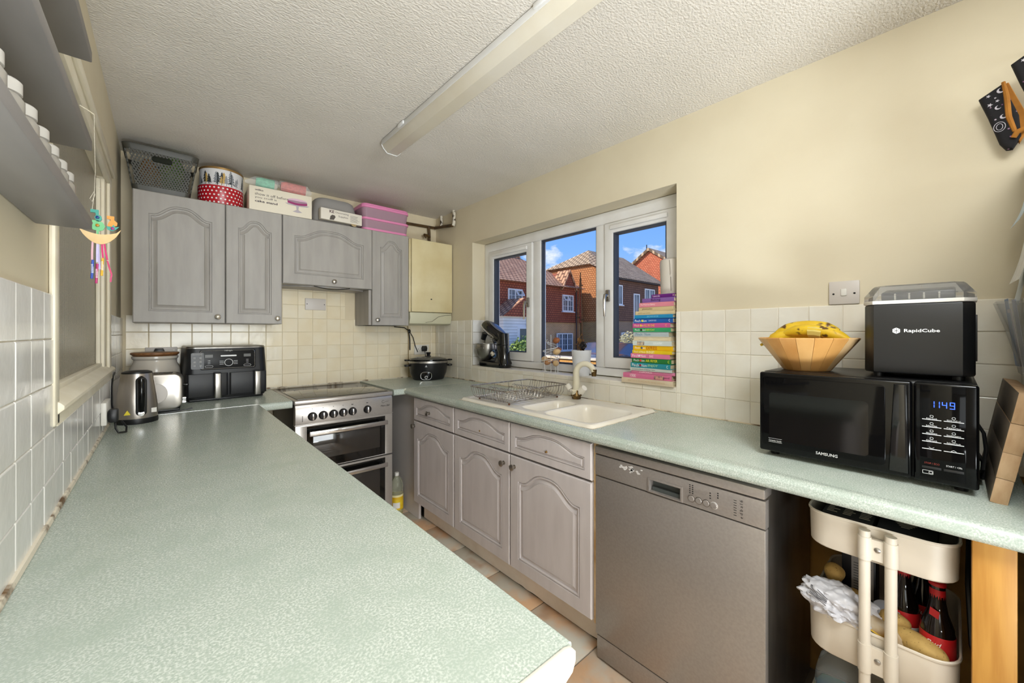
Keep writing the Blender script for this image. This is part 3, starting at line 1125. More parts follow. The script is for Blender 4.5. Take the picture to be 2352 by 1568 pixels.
def sink_h(x, y):
    z = 0.0125
    d0 = sd_rr(x, y, 1.570, 1.455, 0.268, 0.480, 0.03)
    z -= 0.012 * sstep(-0.012, 0.0, d0)
    big = sd_rr(x, y, 1.512, 1.155, 0.172, 0.150, 0.06)
    z -= 0.155 * sstep(0.004, -0.045, big)
    half = sd_rr(x, y, 1.512, 1.405, 0.150, 0.075, 0.045)
    z -= 0.085 * sstep(0.004, -0.035, half)
    tapd = sd_rr(x, y, 1.775, 1.40, 0.075, 0.13, 0.03)
    dr = sd_rr(x, y, 1.552, 1.71, 0.215, 0.205, 0.04)
    z -= 0.007 * sstep(0.003, -0.012, dr)
    if dr < -0.012:
        z += 0.0022 * max(0.0, math.sin((x - 1.337) * 2 * PI / 0.043)) * sstep(-0.012, -0.03, dr)
    return ZT + z


NX, NY = 74, 132
x0, x1, y0, y1 = 1.302, 1.838, 0.975, 1.935
vs = [(x0 + (x1 - x0) * i / NX, y0 + (y1 - y0) * j / NY) for j in range(NY + 1) for i in range(NX + 1)]
b = B()
b._add([(x, y, sink_h(x, y)) for x, y in vs], [(j * (NX + 1) + i, j * (NX + 1) + i + 1, (j + 1) * (NX + 1) + i + 1, (j + 1) * (NX + 1) + i) for j in range(NY) for i in range(NX)])
sk = thing('sink', 'cream-white one and a half bowl inset sink with ribbed drainer', 'sink')
part('basin', b, m_sink, sk, smooth=60)
b = B(); b.lathe([(0.030, 0.001), (0.034, 0.003), (0.020, 0.001), (0.0, 0.0)], (1.512, 1.155, ZT - 0.1425), 20); part('drain', b, m_chrome, sk)
b = B(); b.tube([(1.302, 0.975, ZT), (1.302, 1.4, ZT), (1.302, 1.935, ZT)], 0.0018, 6); part('sealant_edge', b, m_grime, sk)
b = B(); b.tube([(1.304, 0.974, ZT), (1.5, 0.974, ZT), (1.838, 0.974, ZT)], 0.0018, 6); part('sealant_edge', b, m_grime, sk)

m_tap = M('chipped_cream_enamel', (222, 214, 190), 0.35, c2=(150, 118, 66), scale=16, lo=0.66, hi=0.72)
m_brass = M('bare_tarnished_brass', (118, 92, 52), 0.4, metal=0.8, c2=(70, 56, 36), scale=30)
c = thing('tap', 'chipped cream swan-neck mixer tap with bare brass base behind the sink', 'tap', (1.775, 1.44, ZT + 0.012))
b = B(); b.prism([(0.026 * math.cos(2 * PI * k / 6), 0.026 * math.sin(2 * PI * k / 6)) for k in range(6)], 0.0, 0.022, 'xy', bev=0.003); b.cyl((0, 0, 0.02), (0, 0, 0.052), 0.032, 0.021, 16); part('base', b, m_brass, c)
b = B(); b.cyl((-0.012, 0.006, 0.024), (-0.024, -0.004, 0.052), 0.016, 0.013, 14); part('enamel_patch', b, m_tap, c)
pts = [(0, 0, 0.05), (0, 0, 0.10), (-0.005, -0.002, 0.15)]
for k in range(1, 11):
    a = PI * 0.93 * k / 10
    pts.append((-0.005 + 0.018 * (1 - math.cos(a)), -0.002 - 0.050 * (1 - math.cos(a)), 0.15 + 0.055 * math.sin(a)))
b = B(); b.tube(pts, [0.021, 0.020, 0.018] + [0.0165] * 10, 14); sp = part('spout', b, m_tap, c)
e = Vector(pts[-1])
b = B(); b.cyl(e + Vector((0, 0, 0.012)), e + Vector((-0.002, -0.002, -0.026)), 0.0165, 0.0125, 14); part('nozzle', b, m_brass, sp)
for dx, dy in ((0.0, 0.050), (-0.010, -0.052)):
    b = B(); b.cyl((dx * 0.2, dy * 0.3, 0.03), (dx, dy, 0.056), 0.010, 0.010, 10); b.cyl((dx * 0.9, dy * 0.8, 0.048), (dx * 1.3, dy * 1.32, 0.072), 0.021, 0.017, 16); part('tap_handle', b, m_sink, c)

m_wire = M('worn_chrome_wire', (186, 182, 176), 0.3, metal=0.7, c2=(134, 122, 106), scale=40)
c = thing('dish_rack', 'empty chrome wire dish rack standing on the sink drainer', 'rack', (1.565, 1.70, ZT + 0.007))
W, D, H = 0.24, 0.165, 0.078
b = B(); b.tube([(x, y, H) for x, y in rr(0, 0, 2 * W, 2 * D, 0.02, 3)], 0.0036, 7, closed=True); part('top_rail', b, m_wire, c)
b = B(); b.tube([(x, y, 0.014) for x, y in rr(0, 0, 2 * W - 0.09, 2 * D - 0.06, 0.02, 3)], 0.0028, 6, closed=True); part('bottom_rail', b, m_wire, c)
b = B()
for k in range(15):
    y = -D + 0.02 + (2 * D - 0.04) * k / 14
    b.tube([(-W, y, H), (-W + 0.01, y, 0.035), (-W + 0.03, y, 0.014), (-W + 0.06, y, 0.012), (-W + 0.10, y, 0.013)], 0.0016, 5)
    b.tube([(W, y, H), (W - 0.01, y, 0.035), (W - 0.03, y, 0.014), (W - 0.06, y, 0.012), (W - 0.10, y, 0.013)], 0.0016, 5)
for y in (-D, D):
    for x in (-0.16, -0.05, 0.06, 0.17):
        b.tube([(x, y, H), (x, y * 0.95, 0.03), (x, y * 0.82, 0.013)], 0.0016, 5)
for k in range(9):
    x = -W + 0.06 + (2 * W - 0.12) * k / 8
    b.tube([(x, -D + 0.03, 0.013), (x, D - 0.03, 0.013)], 0.0016, 5)
part('wires', b, m_wire, c, kind='stuff')
b = B()
for side, n, x in ((-1, 12, -0.105), (1, 12, 0.085)):
    for k in range(n):
        y = -D + 0.03 + (2 * D - 0.06) * k / (n - 1)
        b.tube([(x - 0.045, y, 0.014), (x - 0.034, y, 0.045), (x - 0.012, y + 0.004, 0.062), (x + 0.012, y + 0.008, 0.062), (x + 0.034, y + 0.01, 0.045), (x + 0.045, y + 0.012, 0.014)], 0.0016, 5)
part('plate_loops', b, m_wire, c, kind='stuff')
for x, y in ((-1, -1), (-1, 1), (1, -1), (1, 1)):
    b = B(); b.ell((x * (W - 0.05), y * (D - 0.035), 0.006), (0.006, 0.006, 0.0065), u=10, v=8); part('foot', b, M('rusty_foot', (110, 66, 40), 0.7), c)

# ------------------------------------------------------------------ window sill things
m_mixer = M('gloss_black_enamel', (9, 9, 10), 0.1, coat=0.4)
c = right_thing('stand_mixer', 'black stand mixer with tilted head and steel bowl on the sill', 'mixer', 2.590, 1.0355, x=1.880)
c.scale = (1.16, 1.06, 1.07)
# local: x to the right along the sill, y outward
b = B(); b.rbox(0.03, 0.32, 0.004, 0.112, 0.0, 0.042, 0.05, bev=0.008); part('base', b, m_mixer, c)
b = B(); b.loft([[(p[0], p[1], z) for p in rr(cx, 0.058, w, d, r)] for z, cx, w, d, r in ((0.03, 0.262, 0.13, 0.108, 0.05), (0.07, 0.262, 0.098, 0.088, 0.042), (0.15, 0.262, 0.088, 0.082, 0.04), (0.245, 0.255, 0.088, 0.085, 0.04))]); part('column', b, m_mixer, c)
b = B()
hd = [(0.0, 0.016, 0.012), (0.012, 0.040, 0.034), (0.05, 0.050, 0.046), (0.12, 0.052, 0.052), (0.19, 0.050, 0.050), (0.235, 0.040, 0.040), (0.252, 0.014, 0.014)]
Mh = Matrix.Translation((0.068, 0.058, 0.318)) @ Matrix.Rotation(R(31), 4, 'Y')
b.T = Mh
b.loft([[(x, ry * math.cos(2 * PI * k / 24), rz * math.sin(2 * PI * k / 24)) for k in range(24)] for x, ry, rz in hd])
h = part('head', b, m_mixer, c)
b = B(); b.T = Mh
b.loft([[(x, ry * 1.03 * math.cos(a), -0.012 + dz) for a in [2 * PI * k / 24 for k in range(24)] for _ in (0,)] for x, ry, dz in ((0, 0, 0),)], False, False) if False else None
b.tube([(0.004 + 0.24 * t, -0.0515 * math.sin(PI * min(1, 0.22 + t * 0.62)), -0.013) for t in [k / 10 for k in range(11)]], 0.0045, 6)
part('chrome_band', b, m_chrome, h)
b = B(); b.T = Mh
b.ell((0.13, -0.006, 0.046), (0.085, 0.030, 0.008), u=18, v=8)
part('painted_highlight', b, M('highlight_silver', (120, 124, 136), 0.2, metal=0.4), h)  # reflection on top of the head, put in as a pale patch
b = B(); b.cyl((0.066, 0.058, 0.245), (0.045, 0.058, 0.20), 0.022, 0.018, 14); part('beater_socket', b, m_black, h)
b = B()
b.lathe([(0.03, 0.0), (0.036, 0.006), (0.052, 0.02), (0.068, 0.05), (0.074, 0.09), (0.075, 0.118), (0.079, 0.120), (0.079, 0.124), (0.072, 0.124), (0.072, 0.09), (0.05, 0.025), (0.0, 0.018)], (0.082, 0.056, 0.044), 32)
bw = part('bowl', b, m_steel, c)
b = B(); b.tube([(0.082 - 0.045, 0.056 - 0.062, 0.138), (0.075, 0.056 - 0.092, 0.138), (0.125, 0.056 - 0.062, 0.138)], 0.004, 7); part('bowl_handle', b, m_steel, bw)
b = B(); b.lathe([(0.020, 0), (0.021, 0.006), (0.017, 0.016), (0.0, 0.018)], (0.215, 0.012, 0.098), 20, '-y'); kn = part('speed_dial', b, m_chrome, c)
b = B(); b.lathe([(0.026, 0), (0.026, 0.003), (0.02, 0.005), (0, 0.005)], (0.217, 0.014, 0.098), 24, '-y'); part('dial_ring', b, M('blue_ring', (66, 108, 160), 0.3), kn)
b = B(); b.tube([(0.205, 0.010, 0.20), (0.235, 0.0, 0.165), (0.30, 0.004, 0.16), (0.315, 0.05, 0.165)], 0.003, 6); b.tube([(0.225, 0.006, 0.17), (0.26, -0.006, 0.10), (0.30, 0.002, 0.02)], 0.003, 6); part('cable', b, m_black, c)
for k in range(5):
    b = B(); b.box(0.175, 0.215, 0.008, 0.018, 0.185 + k * 0.012, 0.1895 + k * 0.012, bev=0.001); part('vent_slat', b, m_steel, c)

# white wire egg stand with eggs
m_wwire = M('white_coated_wire', (236, 236, 232), 0.4)
c = thing('egg_stand', 'white spiral wire egg stand on the window sill', 'stand', (1.952, 1.80, 1.0355))
b = B()
pts = []
for k in range(90):
    t = k / 89
    a = t * 2 * PI * 2.4 + 0.4
    r = 0.088 - 0.046 * t
    pts.append((r * 0.62 * math.cos(a), r * math.sin(a), 0.055 + 0.165 * t))
b.tube(pts, 0.0023, 5)
b.tube([(p[0] * 0.70, p[1] * 0.70, p[2] - 0.012) for p in pts], 0.002, 5)
part('spiral', b, m_wwire, c)
b = B()
for k in range(7):
    p = pts[6 + k * 9]
    b.tube([(p[0], p[1], 0.0), (p[0], p[1], p[2])], 0.0014, 5)
b.tube([(0.05 * math.cos(2 * PI * k / 20), 0.085 * math.sin(2 * PI * k / 20), 0.002) for k in range(20)], 0.0016, 5, closed=True)
b.tube([(0, 0, 0.0), (0, 0, 0.245), (0.012, 0.01, 0.252), (0.016, 0.02, 0.245)], 0.0018, 5)
part('legs', b, m_wwire, c)
m_egg = M('brown_eggshell', (196, 148, 104), 0.5, c2=(180, 128, 86), scale=20)
m_egg2 = M('pale_eggshell', (222, 190, 142), 0.5, c2=(212, 176, 128), scale=20)
m_egg3 = M('dark_eggshell', (150, 92, 56), 0.5)
for (dx, dy, dz, m, lb) in ((-0.012, -0.058, 0.212, m_egg3, 'dark brown egg near the top of the wire egg stand'), (-0.015, -0.064, 0.138, m_egg2, 'pale egg on the right of the middle turn of the egg stand'),
                        (0.018, -0.040, 0.146, m_egg3, 'dark brown egg behind the pale one in the middle of the egg stand'), (0.0, 0.060, 0.082, m_egg2, 'pale egg lowest on the left of the egg stand'),
                        (-0.022, 0.014, 0.066, m_egg, 'brown egg lowest in the middle of the egg stand'), (-0.018, -0.060, 0.062, m_egg2, 'pale egg lowest on the right of the egg stand'),
                        (0.025, -0.018, 0.07, m_egg3, 'dark egg lowest at the back of the egg stand')):
    b = B()
    b.lathe([(0.0001, -0.026), (0.010, -0.0235), (0.0175, -0.014), (0.0205, -0.002), (0.019, 0.010), (0.014, 0.021), (0.006, 0.028), (0.0001, 0.030)], (0, 0, 0), 18)
    o = tag(part('egg', b, m, None), lb, 'egg', 'eggs on the wire stand')
    o.location = (1.952 + dx, 1.80 + dy, 1.0355 + dz + 0.004)
    o.rotation_euler = (R(75), 0, R(random.uniform(-40, 40)))

# white pot with a dried-up orchid
c = thing('plant_pot', 'white flower pot with a dead orchid and two canes on the sill', 'pot', (1.955, 1.545, 1.0355))
b = B(); b.lathe([(0.0, 0.0), (0.046, 0.0), (0.048, 0.004), (0.0615, 0.155), (0.0625, 0.158), (0.060, 0.158), (0.056, 0.135), (0.0, 0.132)], (0, 0, 0), 36); part('pot', b, M('matt_white_pot', (232, 234, 238), 0.35), c)
b = B(); b.lathe([(0.0, 0.142), (0.03, 0.143), (0.055, 0.138), (0.054, 0.13), (0, 0.13)], (0, 0, 0), 18); part('bark', b, M('bark_mulch', (96, 60, 40), 0.9, c2=(60, 36, 24), scale=60), c)
m_cane = M('dark_bamboo', (84, 54, 30), 0.6, c2=(60, 36, 20), scale=30)
b = B(); b.tube([(0.0, 0.028, 0.13), (-0.004, 0.022, 0.38), (-0.004, 0.004, 0.645)], 0.0035, 7); part('cane', b, m_cane, c)
b = B(); b.tube([(0.0, -0.012, 0.13), (-0.004, -0.006, 0.38), (-0.004, 0.002, 0.61)], 0.0035, 7); part('cane', b, m_cane, c)
m_dead = M('dried_leaf', (150, 112, 66), 0.8, c2=(110, 74, 42), scale=30)
m_clip = M('dark_clip', (30, 26, 22), 0.6)
for z, y in ((0.36, 0.024), (0.345, -0.008), (0.56, 0.002)):
    b = B(); b.box(-0.006, 0.004, y - 0.011, y + 0.011, z, z + 0.005); part('plant_clip', b, m_clip, c)
for a, ln, hh in ((0.4, 0.05, 0.09), (1.9, 0.045, 0.06), (3.3, 0.05, 0.10), (4.4, 0.055, 0.05), (5.4, 0.04, 0.07)):
    b = B()
    ca, sa = math.cos(a), math.sin(a)
    lp = []
    for t in (0, 0.3, 0.6, 0.85, 1.0):
        w = 0.010 * math.sin(PI * (0.15 + 0.8 * t)) + 0.001
        x, z = ln * t, 0.135 + hh * math.sin(t * 2.2)
        lp.append([(x * ca - w * sa, x * sa + w * ca, z), (x * ca, x * sa, z + 0.004), (x * ca + w * sa, x * sa - w * ca, z), (x * ca, x * sa, z - 0.001)])
    b.loft(lp)
    part('dried_leaf', b, m_dead, c)
b = B(); b.tube([(0.0, 0.022, 0.135), (-0.006, 0.03, 0.19), (-0.008, 0.01, 0.235), (-0.01, -0.012, 0.26)], 0.003, 6); part('stem', b, m_dead, c)
m_blk = M('blackened_petal', (26, 18, 20), 0.5)
b = B()
for k in range(6):
    a = 2 * PI * k / 6
    b.ell((-0.03 + 0.004 * (k % 2), -0.034 + 0.015 * math.cos(a), 0.188 + 0.015 * math.sin(a)), (0.008, 0.012, 0.012), (a, 0, 0), 10, 8)
b.ell((-0.036, -0.034, 0.188), (0.008, 0.010, 0.010), u=10, v=8)
fl = part('black_flower', b, m_blk, c)
b = B(); b.tube([(-0.024, -0.034, 0.176), (-0.012, -0.03, 0.155), (0.0, -0.02, 0.135)], 0.003, 6); part('flower_stem', b, m_blk, fl)

# the stack of cookery books at the right end of the sill
m_page = M('book_pages', (226, 212, 180), 0.8, c2=(206, 190, 154), scale=90, stretch=(0.2, 0.2, 3))
book_defs = [  # bottom to top: thickness, spine left, spine right (m along wall, from the right end), rgb, [(text, rgb, x centre frac, width frac, h frac)], label
    (0.027, 0.292, 0.0, (224, 206, 178), [('BISCUITS CUPCAKES AND BAKES', (206, 180, 140), 0.5, 0.72, 0.36)], 'cream cookbook, bottom of the stack on the sill'),
    (0.026, 0.282, 0.012, (222, 120, 158), [('1000', (250, 240, 240), 0.22, 0.12, 0.6), ('good', (70, 40, 60), 0.90, 0.12, 0.55)], 'pink 1000 recipe book, second from the bottom of the stack'),
    (0.014, 0.238, 0.0, (226, 140, 172), [('CUPCAKES', (255, 235, 240), 0.35, 0.3, 0.6)], 'thin pink cupcake book, third from the bottom of the stack'),
    (0.016, 0.242, 0.012, (206, 214, 206), [('Complete Book of Baking Cakes', (90, 80, 80), 0.34, 0.56, 0.5)], 'thin pale grey baking book under the teal one'),
    (0.026, 0.240, 0.018, (44, 146, 160), [('Pinch', (240, 240, 240), 0.13, 0.18, 0.62), ('Nom', (240, 240, 240), 0.36, 0.14, 0.55), ('ENJOY', (190, 226, 150), 0.58, 0.25, 0.55), ('C', (240, 240, 240), 0.93, 0.035, 0.5)], 'teal ENJOY cookbook low in the stack'),
    (0.025, 0.234, 0.016, (40, 122, 58), [('Pinch', (240, 240, 240), 0.12, 0.14, 0.5), ('Nom', (240, 240, 240), 0.29, 0.10, 0.5), ('AIR FRYER', (240, 226, 40), 0.52, 0.30, 0.5), ('C', (240, 240, 60), 0.94, 0.035, 0.5)], 'dark green AIR FRYER cookbook in the stack'),
    (0.024, 0.238, 0.022, (224, 124, 160), [('Pinch', (250, 230, 235), 0.13, 0.17, 0.6), ('Nom', (250, 230, 235), 0.34, 0.13, 0.55), ('BAKE', (250, 210, 220), 0.55, 0.1, 0.5)], 'pink Pinch of Nom cookbook below the yellow pair'),
    (0.018, 0.230, 0.010, (238, 200, 30), [('Pinch of Nom', (250, 240, 200), 0.2, 0.3, 0.55), ('BUDGET', (250, 246, 210), 0.48, 0.2, 0.65)], 'thin yellow BUDGET cookbook in the stack'),
    (0.024, 0.228, 0.008, (244, 190, 14), [('Pinch', (250, 244, 220), 0.12, 0.13, 0.5), ('Nom', (250, 244, 220), 0.28, 0.10, 0.5), ('EXPRESS', (176, 66, 20), 0.49, 0.27, 0.65)], 'yellow EXPRESS cookbook in the stack'),
    (0.025, 0.226, 0.012, (212, 220, 212), [('COUNTRY', (250, 250, 250), 0.66, 0.22, 0.4)], 'pale illustrated cookbook above the yellow pair'),
    (0.022, 0.224, 0.016, (228, 214, 186), [], 'cream book turned page-side out in mid stack'),
    (0.024, 0.226, 0.030, (186, 196, 198), [('Pinch', (90, 130, 160), 0.17, 0.19, 0.55), ('Nom', (90, 130, 160), 0.42, 0.16, 0.55)], 'pale grey Pinch of Nom cookbook with a torn end'),
    (0.022, 0.224, 0.018, (58, 158, 104), [('Pinch', (240, 240, 240), 0.12, 0.13, 0.5), ('Nom', (240, 240, 240), 0.30, 0.10, 0.5), ('EVERYDAY', (210, 220, 60), 0.47, 0.25, 0.45)], 'mid green Pinch of Nom cookbook in the stack'),
    (0.024, 0.228, 0.020, (208, 92, 152), [('Pinch', (250, 220, 180), 0.12, 0.13, 0.45), ('Nom', (250, 220, 180), 0.26, 0.09, 0.45), ('ALL IN ONE', (246, 200, 40), 0.46, 0.29, 0.5), ('C', (250, 200, 60), 0.90, 0.035, 0.5)], 'magenta ALL IN ONE cookbook in the stack'),
    (0.025, 0.224, 0.010, (36, 96, 176), [('Pinch', (240, 240, 240), 0.11, 0.15, 0.55), ('Nom', (240, 240, 240), 0.29, 0.12, 0.5), ('COMFORT FOOD', (220, 230, 245), 0.50, 0.2, 0.3), ('C', (240, 240, 240), 0.92, 0.035, 0.5)], 'royal blue COMFORT FOOD cookbook in the stack'),
    (0.018, 0.216, 0.006, (40, 140, 190), [('BROWN BOOK', (120, 200, 230), 0.5, 0.3, 0.5)], 'thin cyan blue book high in the stack'),
    (0.020, 0.212, 0.0, (222, 202, 158), [('BAKES and CAKES', (160, 140, 90), 0.24, 0.32, 0.4)], 'buff baking book under the cheesecake one'),
    (0.020, 0.194, 0.004, (216, 194, 146), [('pleesecakes', (40, 30, 26), 0.26, 0.30, 0.55)], 'beige cheesecake book near the top of the stack'),
    (0.023, 0.188, 0.003, (226, 140, 154), [('The Primrose Bakery', (250, 226, 226), 0.26, 0.44, 0.5)], 'pink bakery book, third from the top of the stack'),
    (0.022, 0.172, 0.0, (132, 92, 160), [('Baking', (56, 30, 70), 0.44, 0.30, 0.75)], 'violet Baking book, second from the top'),
    (0.018, 0.122, 0.0, (98, 28, 116), [('Cookies & Coffee', (230, 200, 230), 0.22, 0.32, 0.55), ('o', (246, 200, 190), 0.95, 0.04, 0.5)], 'deep purple book on top of the stack'),
]
z = 1.0358
for i, (tk, l, r_, rgb, texts, lb) in enumerate(book_defs):
    dep = (0.215, 0.20, 0.21, 0.19, 0.2)[i % 5] * (0.62 if i > 16 else 0.62)
    c = right_thing('cookery_book', lb, 'book', 0.910 + l, z, 'cookery books stacked on the window sill', x=1.868 + (0.0 if i < 2 else 0.004 + 0.003 * (i % 3)))
    c.rotation_euler[2] += R(random.uniform(-1.2, 1.2))
    w = l - r_
    t = 0.0022
    cover = M('book_cover', rgb, 0.4, c2=tuple(int(v * 0.94) for v in rgb), scale=8)
    b = B(); b.box(0.0015, w - 0.004, 0.003, dep - 0.004, t, tk - t - 0.0004); part('pages', b, m_page, c)
    # cover: spine wrapped around in one piece; the page-out book shows its fore-edge instead
    b = B()
    if texts:
        pr = [(0.003, t), (0.003, tk - t - 0.0004), (dep, tk - t - 0.0004), (dep, tk - 0.0004), (0.0015, tk - 0.0004), (0.0, tk / 2), (0.0015, 0.0), (dep, 0.0), (dep, t)]
    else:
        pr = [(dep - 0.003, t), (dep - 0.003, tk - t - 0.0004), (0.0, tk - t - 0.0004), (0.0, tk - 0.0004), (dep, tk - 0.0004), (dep, 0.0), (0.0, 0.0), (0.0, t)]
    b.prism(pr, 0.0, w, 'yz')
    cv = part('cover', b, cover, c, smooth=0)
    for (s, col, fx, fw, fh) in texts:
        text('lettering', s, M('print', col, 0.5), cv, (w * fx, -0.0006, tk / 2), width=w * fw, height=tk * fh)
    if i in (4, 5, 6, 12, 13, 14, 8):
        b = B(); b.lathe([(0.0058, 0), (0.0058, 0.0004), (0, 0.0004)], (w * (0.235 if i != 4 else 0.26), -0.0004, tk / 2), 14, '-y'); part('emblem', b, M('emblem', ((150, 34, 60), (224, 64, 52), (236, 216, 226), (60, 40, 36), (236, 190, 60), (232, 222, 70), (70, 90, 120))[(4, 5, 6, 12, 13, 14, 8).index(i)], 0.5), cv)
    if i in (1, 9):
        b = B()
        for q in range(5):
            x = w * ((0.66 if i == 1 else 0.12) + 0.04 * q)
            b.prism([(x, tk * 0.15), (x + w * 0.03, tk * 0.1), (x + w * 0.034, tk * 0.8), (x + w * 0.01, tk * 0.9)], -0.0006, 0.0003, 'xz')
        part('cover_picture', b, M('picture_print', (60, 62, 78), 0.5, c2=(214, 180, 140), scale=60), cv)
    z += tk
# the off-white canister standing on the books
c = thing('canister', 'off-white plastic jug standing behind the top of the books', 'jug', (1.985, 0.975, z))
b = B(); b.lathe([(0.0, 0.0), (0.052, 0.0), (0.056, 0.004), (0.058, 0.10), (0.060, 0.165), (0.057, 0.182), (0.040, 0.19), (0.0, 0.192)], (0, 0, 0), 32); part('jug_body', b, M('offwhite_plastic', (214, 206, 194), 0.45), c)
b = B(); b.tube([(-0.059, -0.016, 0.175), (-0.060, -0.022, 0.11), (-0.060, -0.02, 0.10)], 0.0022, 6); b.tube([(-0.058, -0.022, 0.088), (-0.058, -0.026, 0.02)], 0.0022, 6); part('handle', b, M('shaded_plastic', (176, 168, 156), 0.5), c)

# ------------------------------------------------------------------ left worktop things
m_kst = M('brushed_kettle_steel', (206, 198, 188), 0.3, metal=0.9, c2=(160, 152, 144), scale=6, stretch=(2, 2, 0.15), rvar=0.08)
c = thing('kettle', 'brushed steel kettle with black handle, left end of the worktop', 'kettle', (-0.088, 2.395, ZT + 0.0005), 3)
b = B(); b.lathe([(0, 0), (0.070, 0.0), (0.071, 0.004), (0.070, 0.022), (0, 0.022)], (0, 0, 0), 36); part('power_base', b, m_black, c)
b = B(); b.lathe([(0.068, 0.022), (0.069, 0.03), (0.0685, 0.07), (0.064, 0.12), (0.057, 0.175), (0.0515, 0.214), (0.0, 0.214)], (0, 0, 0), 40); part('body', b, m_kst, c)
b = B(); b.lathe([(0.0505, 0.213), (0.050, 0.220), (0.036, 0.226), (0.0, 0.228)], (0, 0, 0), 32); part('lid', b, m_black, c)
b = B(); b.prism(rr(0.012, 0.118, 0.036, 0.165, 0.016, 6), -0.078, -0.050, 'xz', bev=0.004); part('handle_recess', b, m_black, c)
b = B(); b.tube([(0.012, -0.06, 0.195), (0.012, -0.094, 0.188), (0.012, -0.104, 0.15), (0.012, -0.10, 0.09), (0.012, -0.082, 0.056)], [0.011, 0.012, 0.0115, 0.011, 0.010], 12); hn = part('handle', b, m_gblack, c)
b = B(); b.lathe([(0.0115, 0), (0.0105, 0.004), (0, 0.005)], (0.012, -0.0775, 0.046), 16, '-y'); part('switch', b, m_chrome, c)
b = B(); b.prism([(-0.038, 0.046), (-0.016, 0.046), (-0.027, 0.066)], -0.067, -0.055, 'xz'); o = part('warning_sticker', b, M('yellow_sticker', (226, 206, 40), 0.5), c); o.rotation_euler = (R(0), 0, R(-4)); o.location = (0, 0.0005, -0.004)
b = B(); b.box(0.044, 0.062, -0.052, -0.040, 0.043, 0.062); o = part('barcode_sticker', b, m_white, c)
b = B(); b.cyl((0, 0.05, 0.195), (0, 0.082, 0.205), 0.018, 0.012, 12); part('spout', b, m_kst, c)
# toaster
m_toast = M('brushed_toaster_steel', (204, 198, 190), 0.3, metal=0.9, c2=(184, 178, 170), scale=9)
c = thing('toaster', 'silver two-slice toaster between kettle and air fryer', 'toaster', (-0.055, 2.585, ZT), -3)
b = B(); b.prism(rr(0.0, 0.100, 0.250, 0.175, 0.036, 6), 0.0, 0.165, 'xz', bev=0.008); part('body', b, m_toast, c)
b = B(); b.box(-0.115, 0.115, 0.01, 0.155, 0.0, 0.014, bev=0.003); part('foot_base', b, m_black, c)
for y in (0.050, 0.112):
    b = B(); b.box(-0.085, 0.085, y - 0.014, y + 0.014, 0.183, 0.1885); sl = part('slot', b, m_dark, c)
    b = B()
    for k in range(9):
        b.box(-0.075 + 0.0185 * k, -0.073 + 0.0185 * k, y - 0.014, y + 0.014, 0.1885, 0.190)
    part('slot_wires', b, m_brass, sl)
b = B(); b.lathe([(0.050, 0), (0.049, 0.0015), (0, 0.0015)], (0.02, -0.0005, 0.095), 32, '-y'); part('side_disc', b, M('matt_steel_disc', (196, 190, 184), 0.55, metal=0.7), c)
b = B(); b.box(0.125, 0.150, 0.062, 0.102, 0.118, 0.130, bev=0.004); part('lever', b, m_gblack, c)
for z in (0.034, 0.054):
    b = B(); b.lathe([(0.011, 0.0), (0.010, 0.014), (0, 0.015)], (0.124, 0.075, z), 16, 'x'); part('dial', b, m_chrome, c)
b = B(); b.tube([(0.02, -0.03, 0.004), (0.06, -0.036, 0.004), (0.12, -0.025, 0.006), (0.165, -0.02, 0.012)], 0.0035, 7); part('cable', b, m_black, c)
# bread crock
c = thing('storage_jar', 'large grey-white ceramic jar with wooden lid behind the toaster', 'jar', (-0.035, 3.00, ZT))
b = B(); b.lathe([(0, 0), (0.085, 0), (0.092, 0.006), (0.108, 0.08), (0.112, 0.14), (0.106, 0.195), (0.092, 0.228), (0.090, 0.240), (0.099, 0.250), (0.099, 0.262), (0, 0.262)], (0, 0, 0), 40); part('jar_body', b, M('grey_glazed_stoneware', (196, 188, 176), 0.18, c2=(206, 200, 190), scale=4), c)
b = B(); b.lathe([(0.0, 0.262), (0.090, 0.262), (0.094, 0.264), (0.104, 0.274), (0.104, 0.280), (0.1, 0.283), (0, 0.284)], (0, 0, 0), 40); part('lid', b, M('acacia_wood', (150, 104, 62), 0.45, c2=(112, 72, 40), scale=18, stretch=(1, 8, 1)), c)
# air fryer
m_af = M('matt_black_plastic', (22, 22, 24), 0.42, bump=0.04, bscale=500)
c = thing('air_fryer', 'black dual-drawer air fryer with two silver handles', 'air fryer', (0.088, 2.835, ZT), 3.5)
b = B()
W = 0.40
b.loft([[(p[0], p[1], z) for p in rr(W / 2, 0.148, w, d, 0.045, 6)] for z, w, d in ((0.012, 0.385, 0.285), (0.03, 0.40, 0.296), (0.16, 0.402, 0.296), (0.30, 0.388, 0.285), (0.302, 0.387, 0.284))])
part('body', b, m_af, c)
b = B(); b.loft([[(p[0], p[1], z) for p in rr(W / 2, 0.148, w, d, 0.04, 6)] for z, w, d in ((0.302, 0.385, 0.282), (0.308, 0.386, 0.283), (0.314, 0.378, 0.275))]); part('top_trim', b, m_steel, c)
b = B(); b.box(0.02, 0.38, 0.02, 0.27, 0.0, 0.013, bev=0.003); part('base', b, m_black, c)
cp = B(); cp.prism(rr(0.2, 0.235, 0.272, 0.116, 0.012, 4), -0.0015, 0.01, 'xz', bev=0.001); cp = part('control_panel', cp, M('satin_black_panel', (12, 12, 14), 0.35, spec=0.3), c, loc=(0.0, -0.0065, 0.002)); cp.rotation_euler = (R(-2.2), 0, 0)
b = B(); b.tube([(0.2 + p[0], -0.0018, 0.235 + p[1]) for p in rr(0, 0, 0.262, 0.104, 0.010, 4)], 0.0011, 5, closed=True); part('silver_outline', b, m_chrome, cp)
text('lettering', 'NINJA', m_wink, cp, (0.2, -0.0022, 0.285), width=0.038, height=0.009)
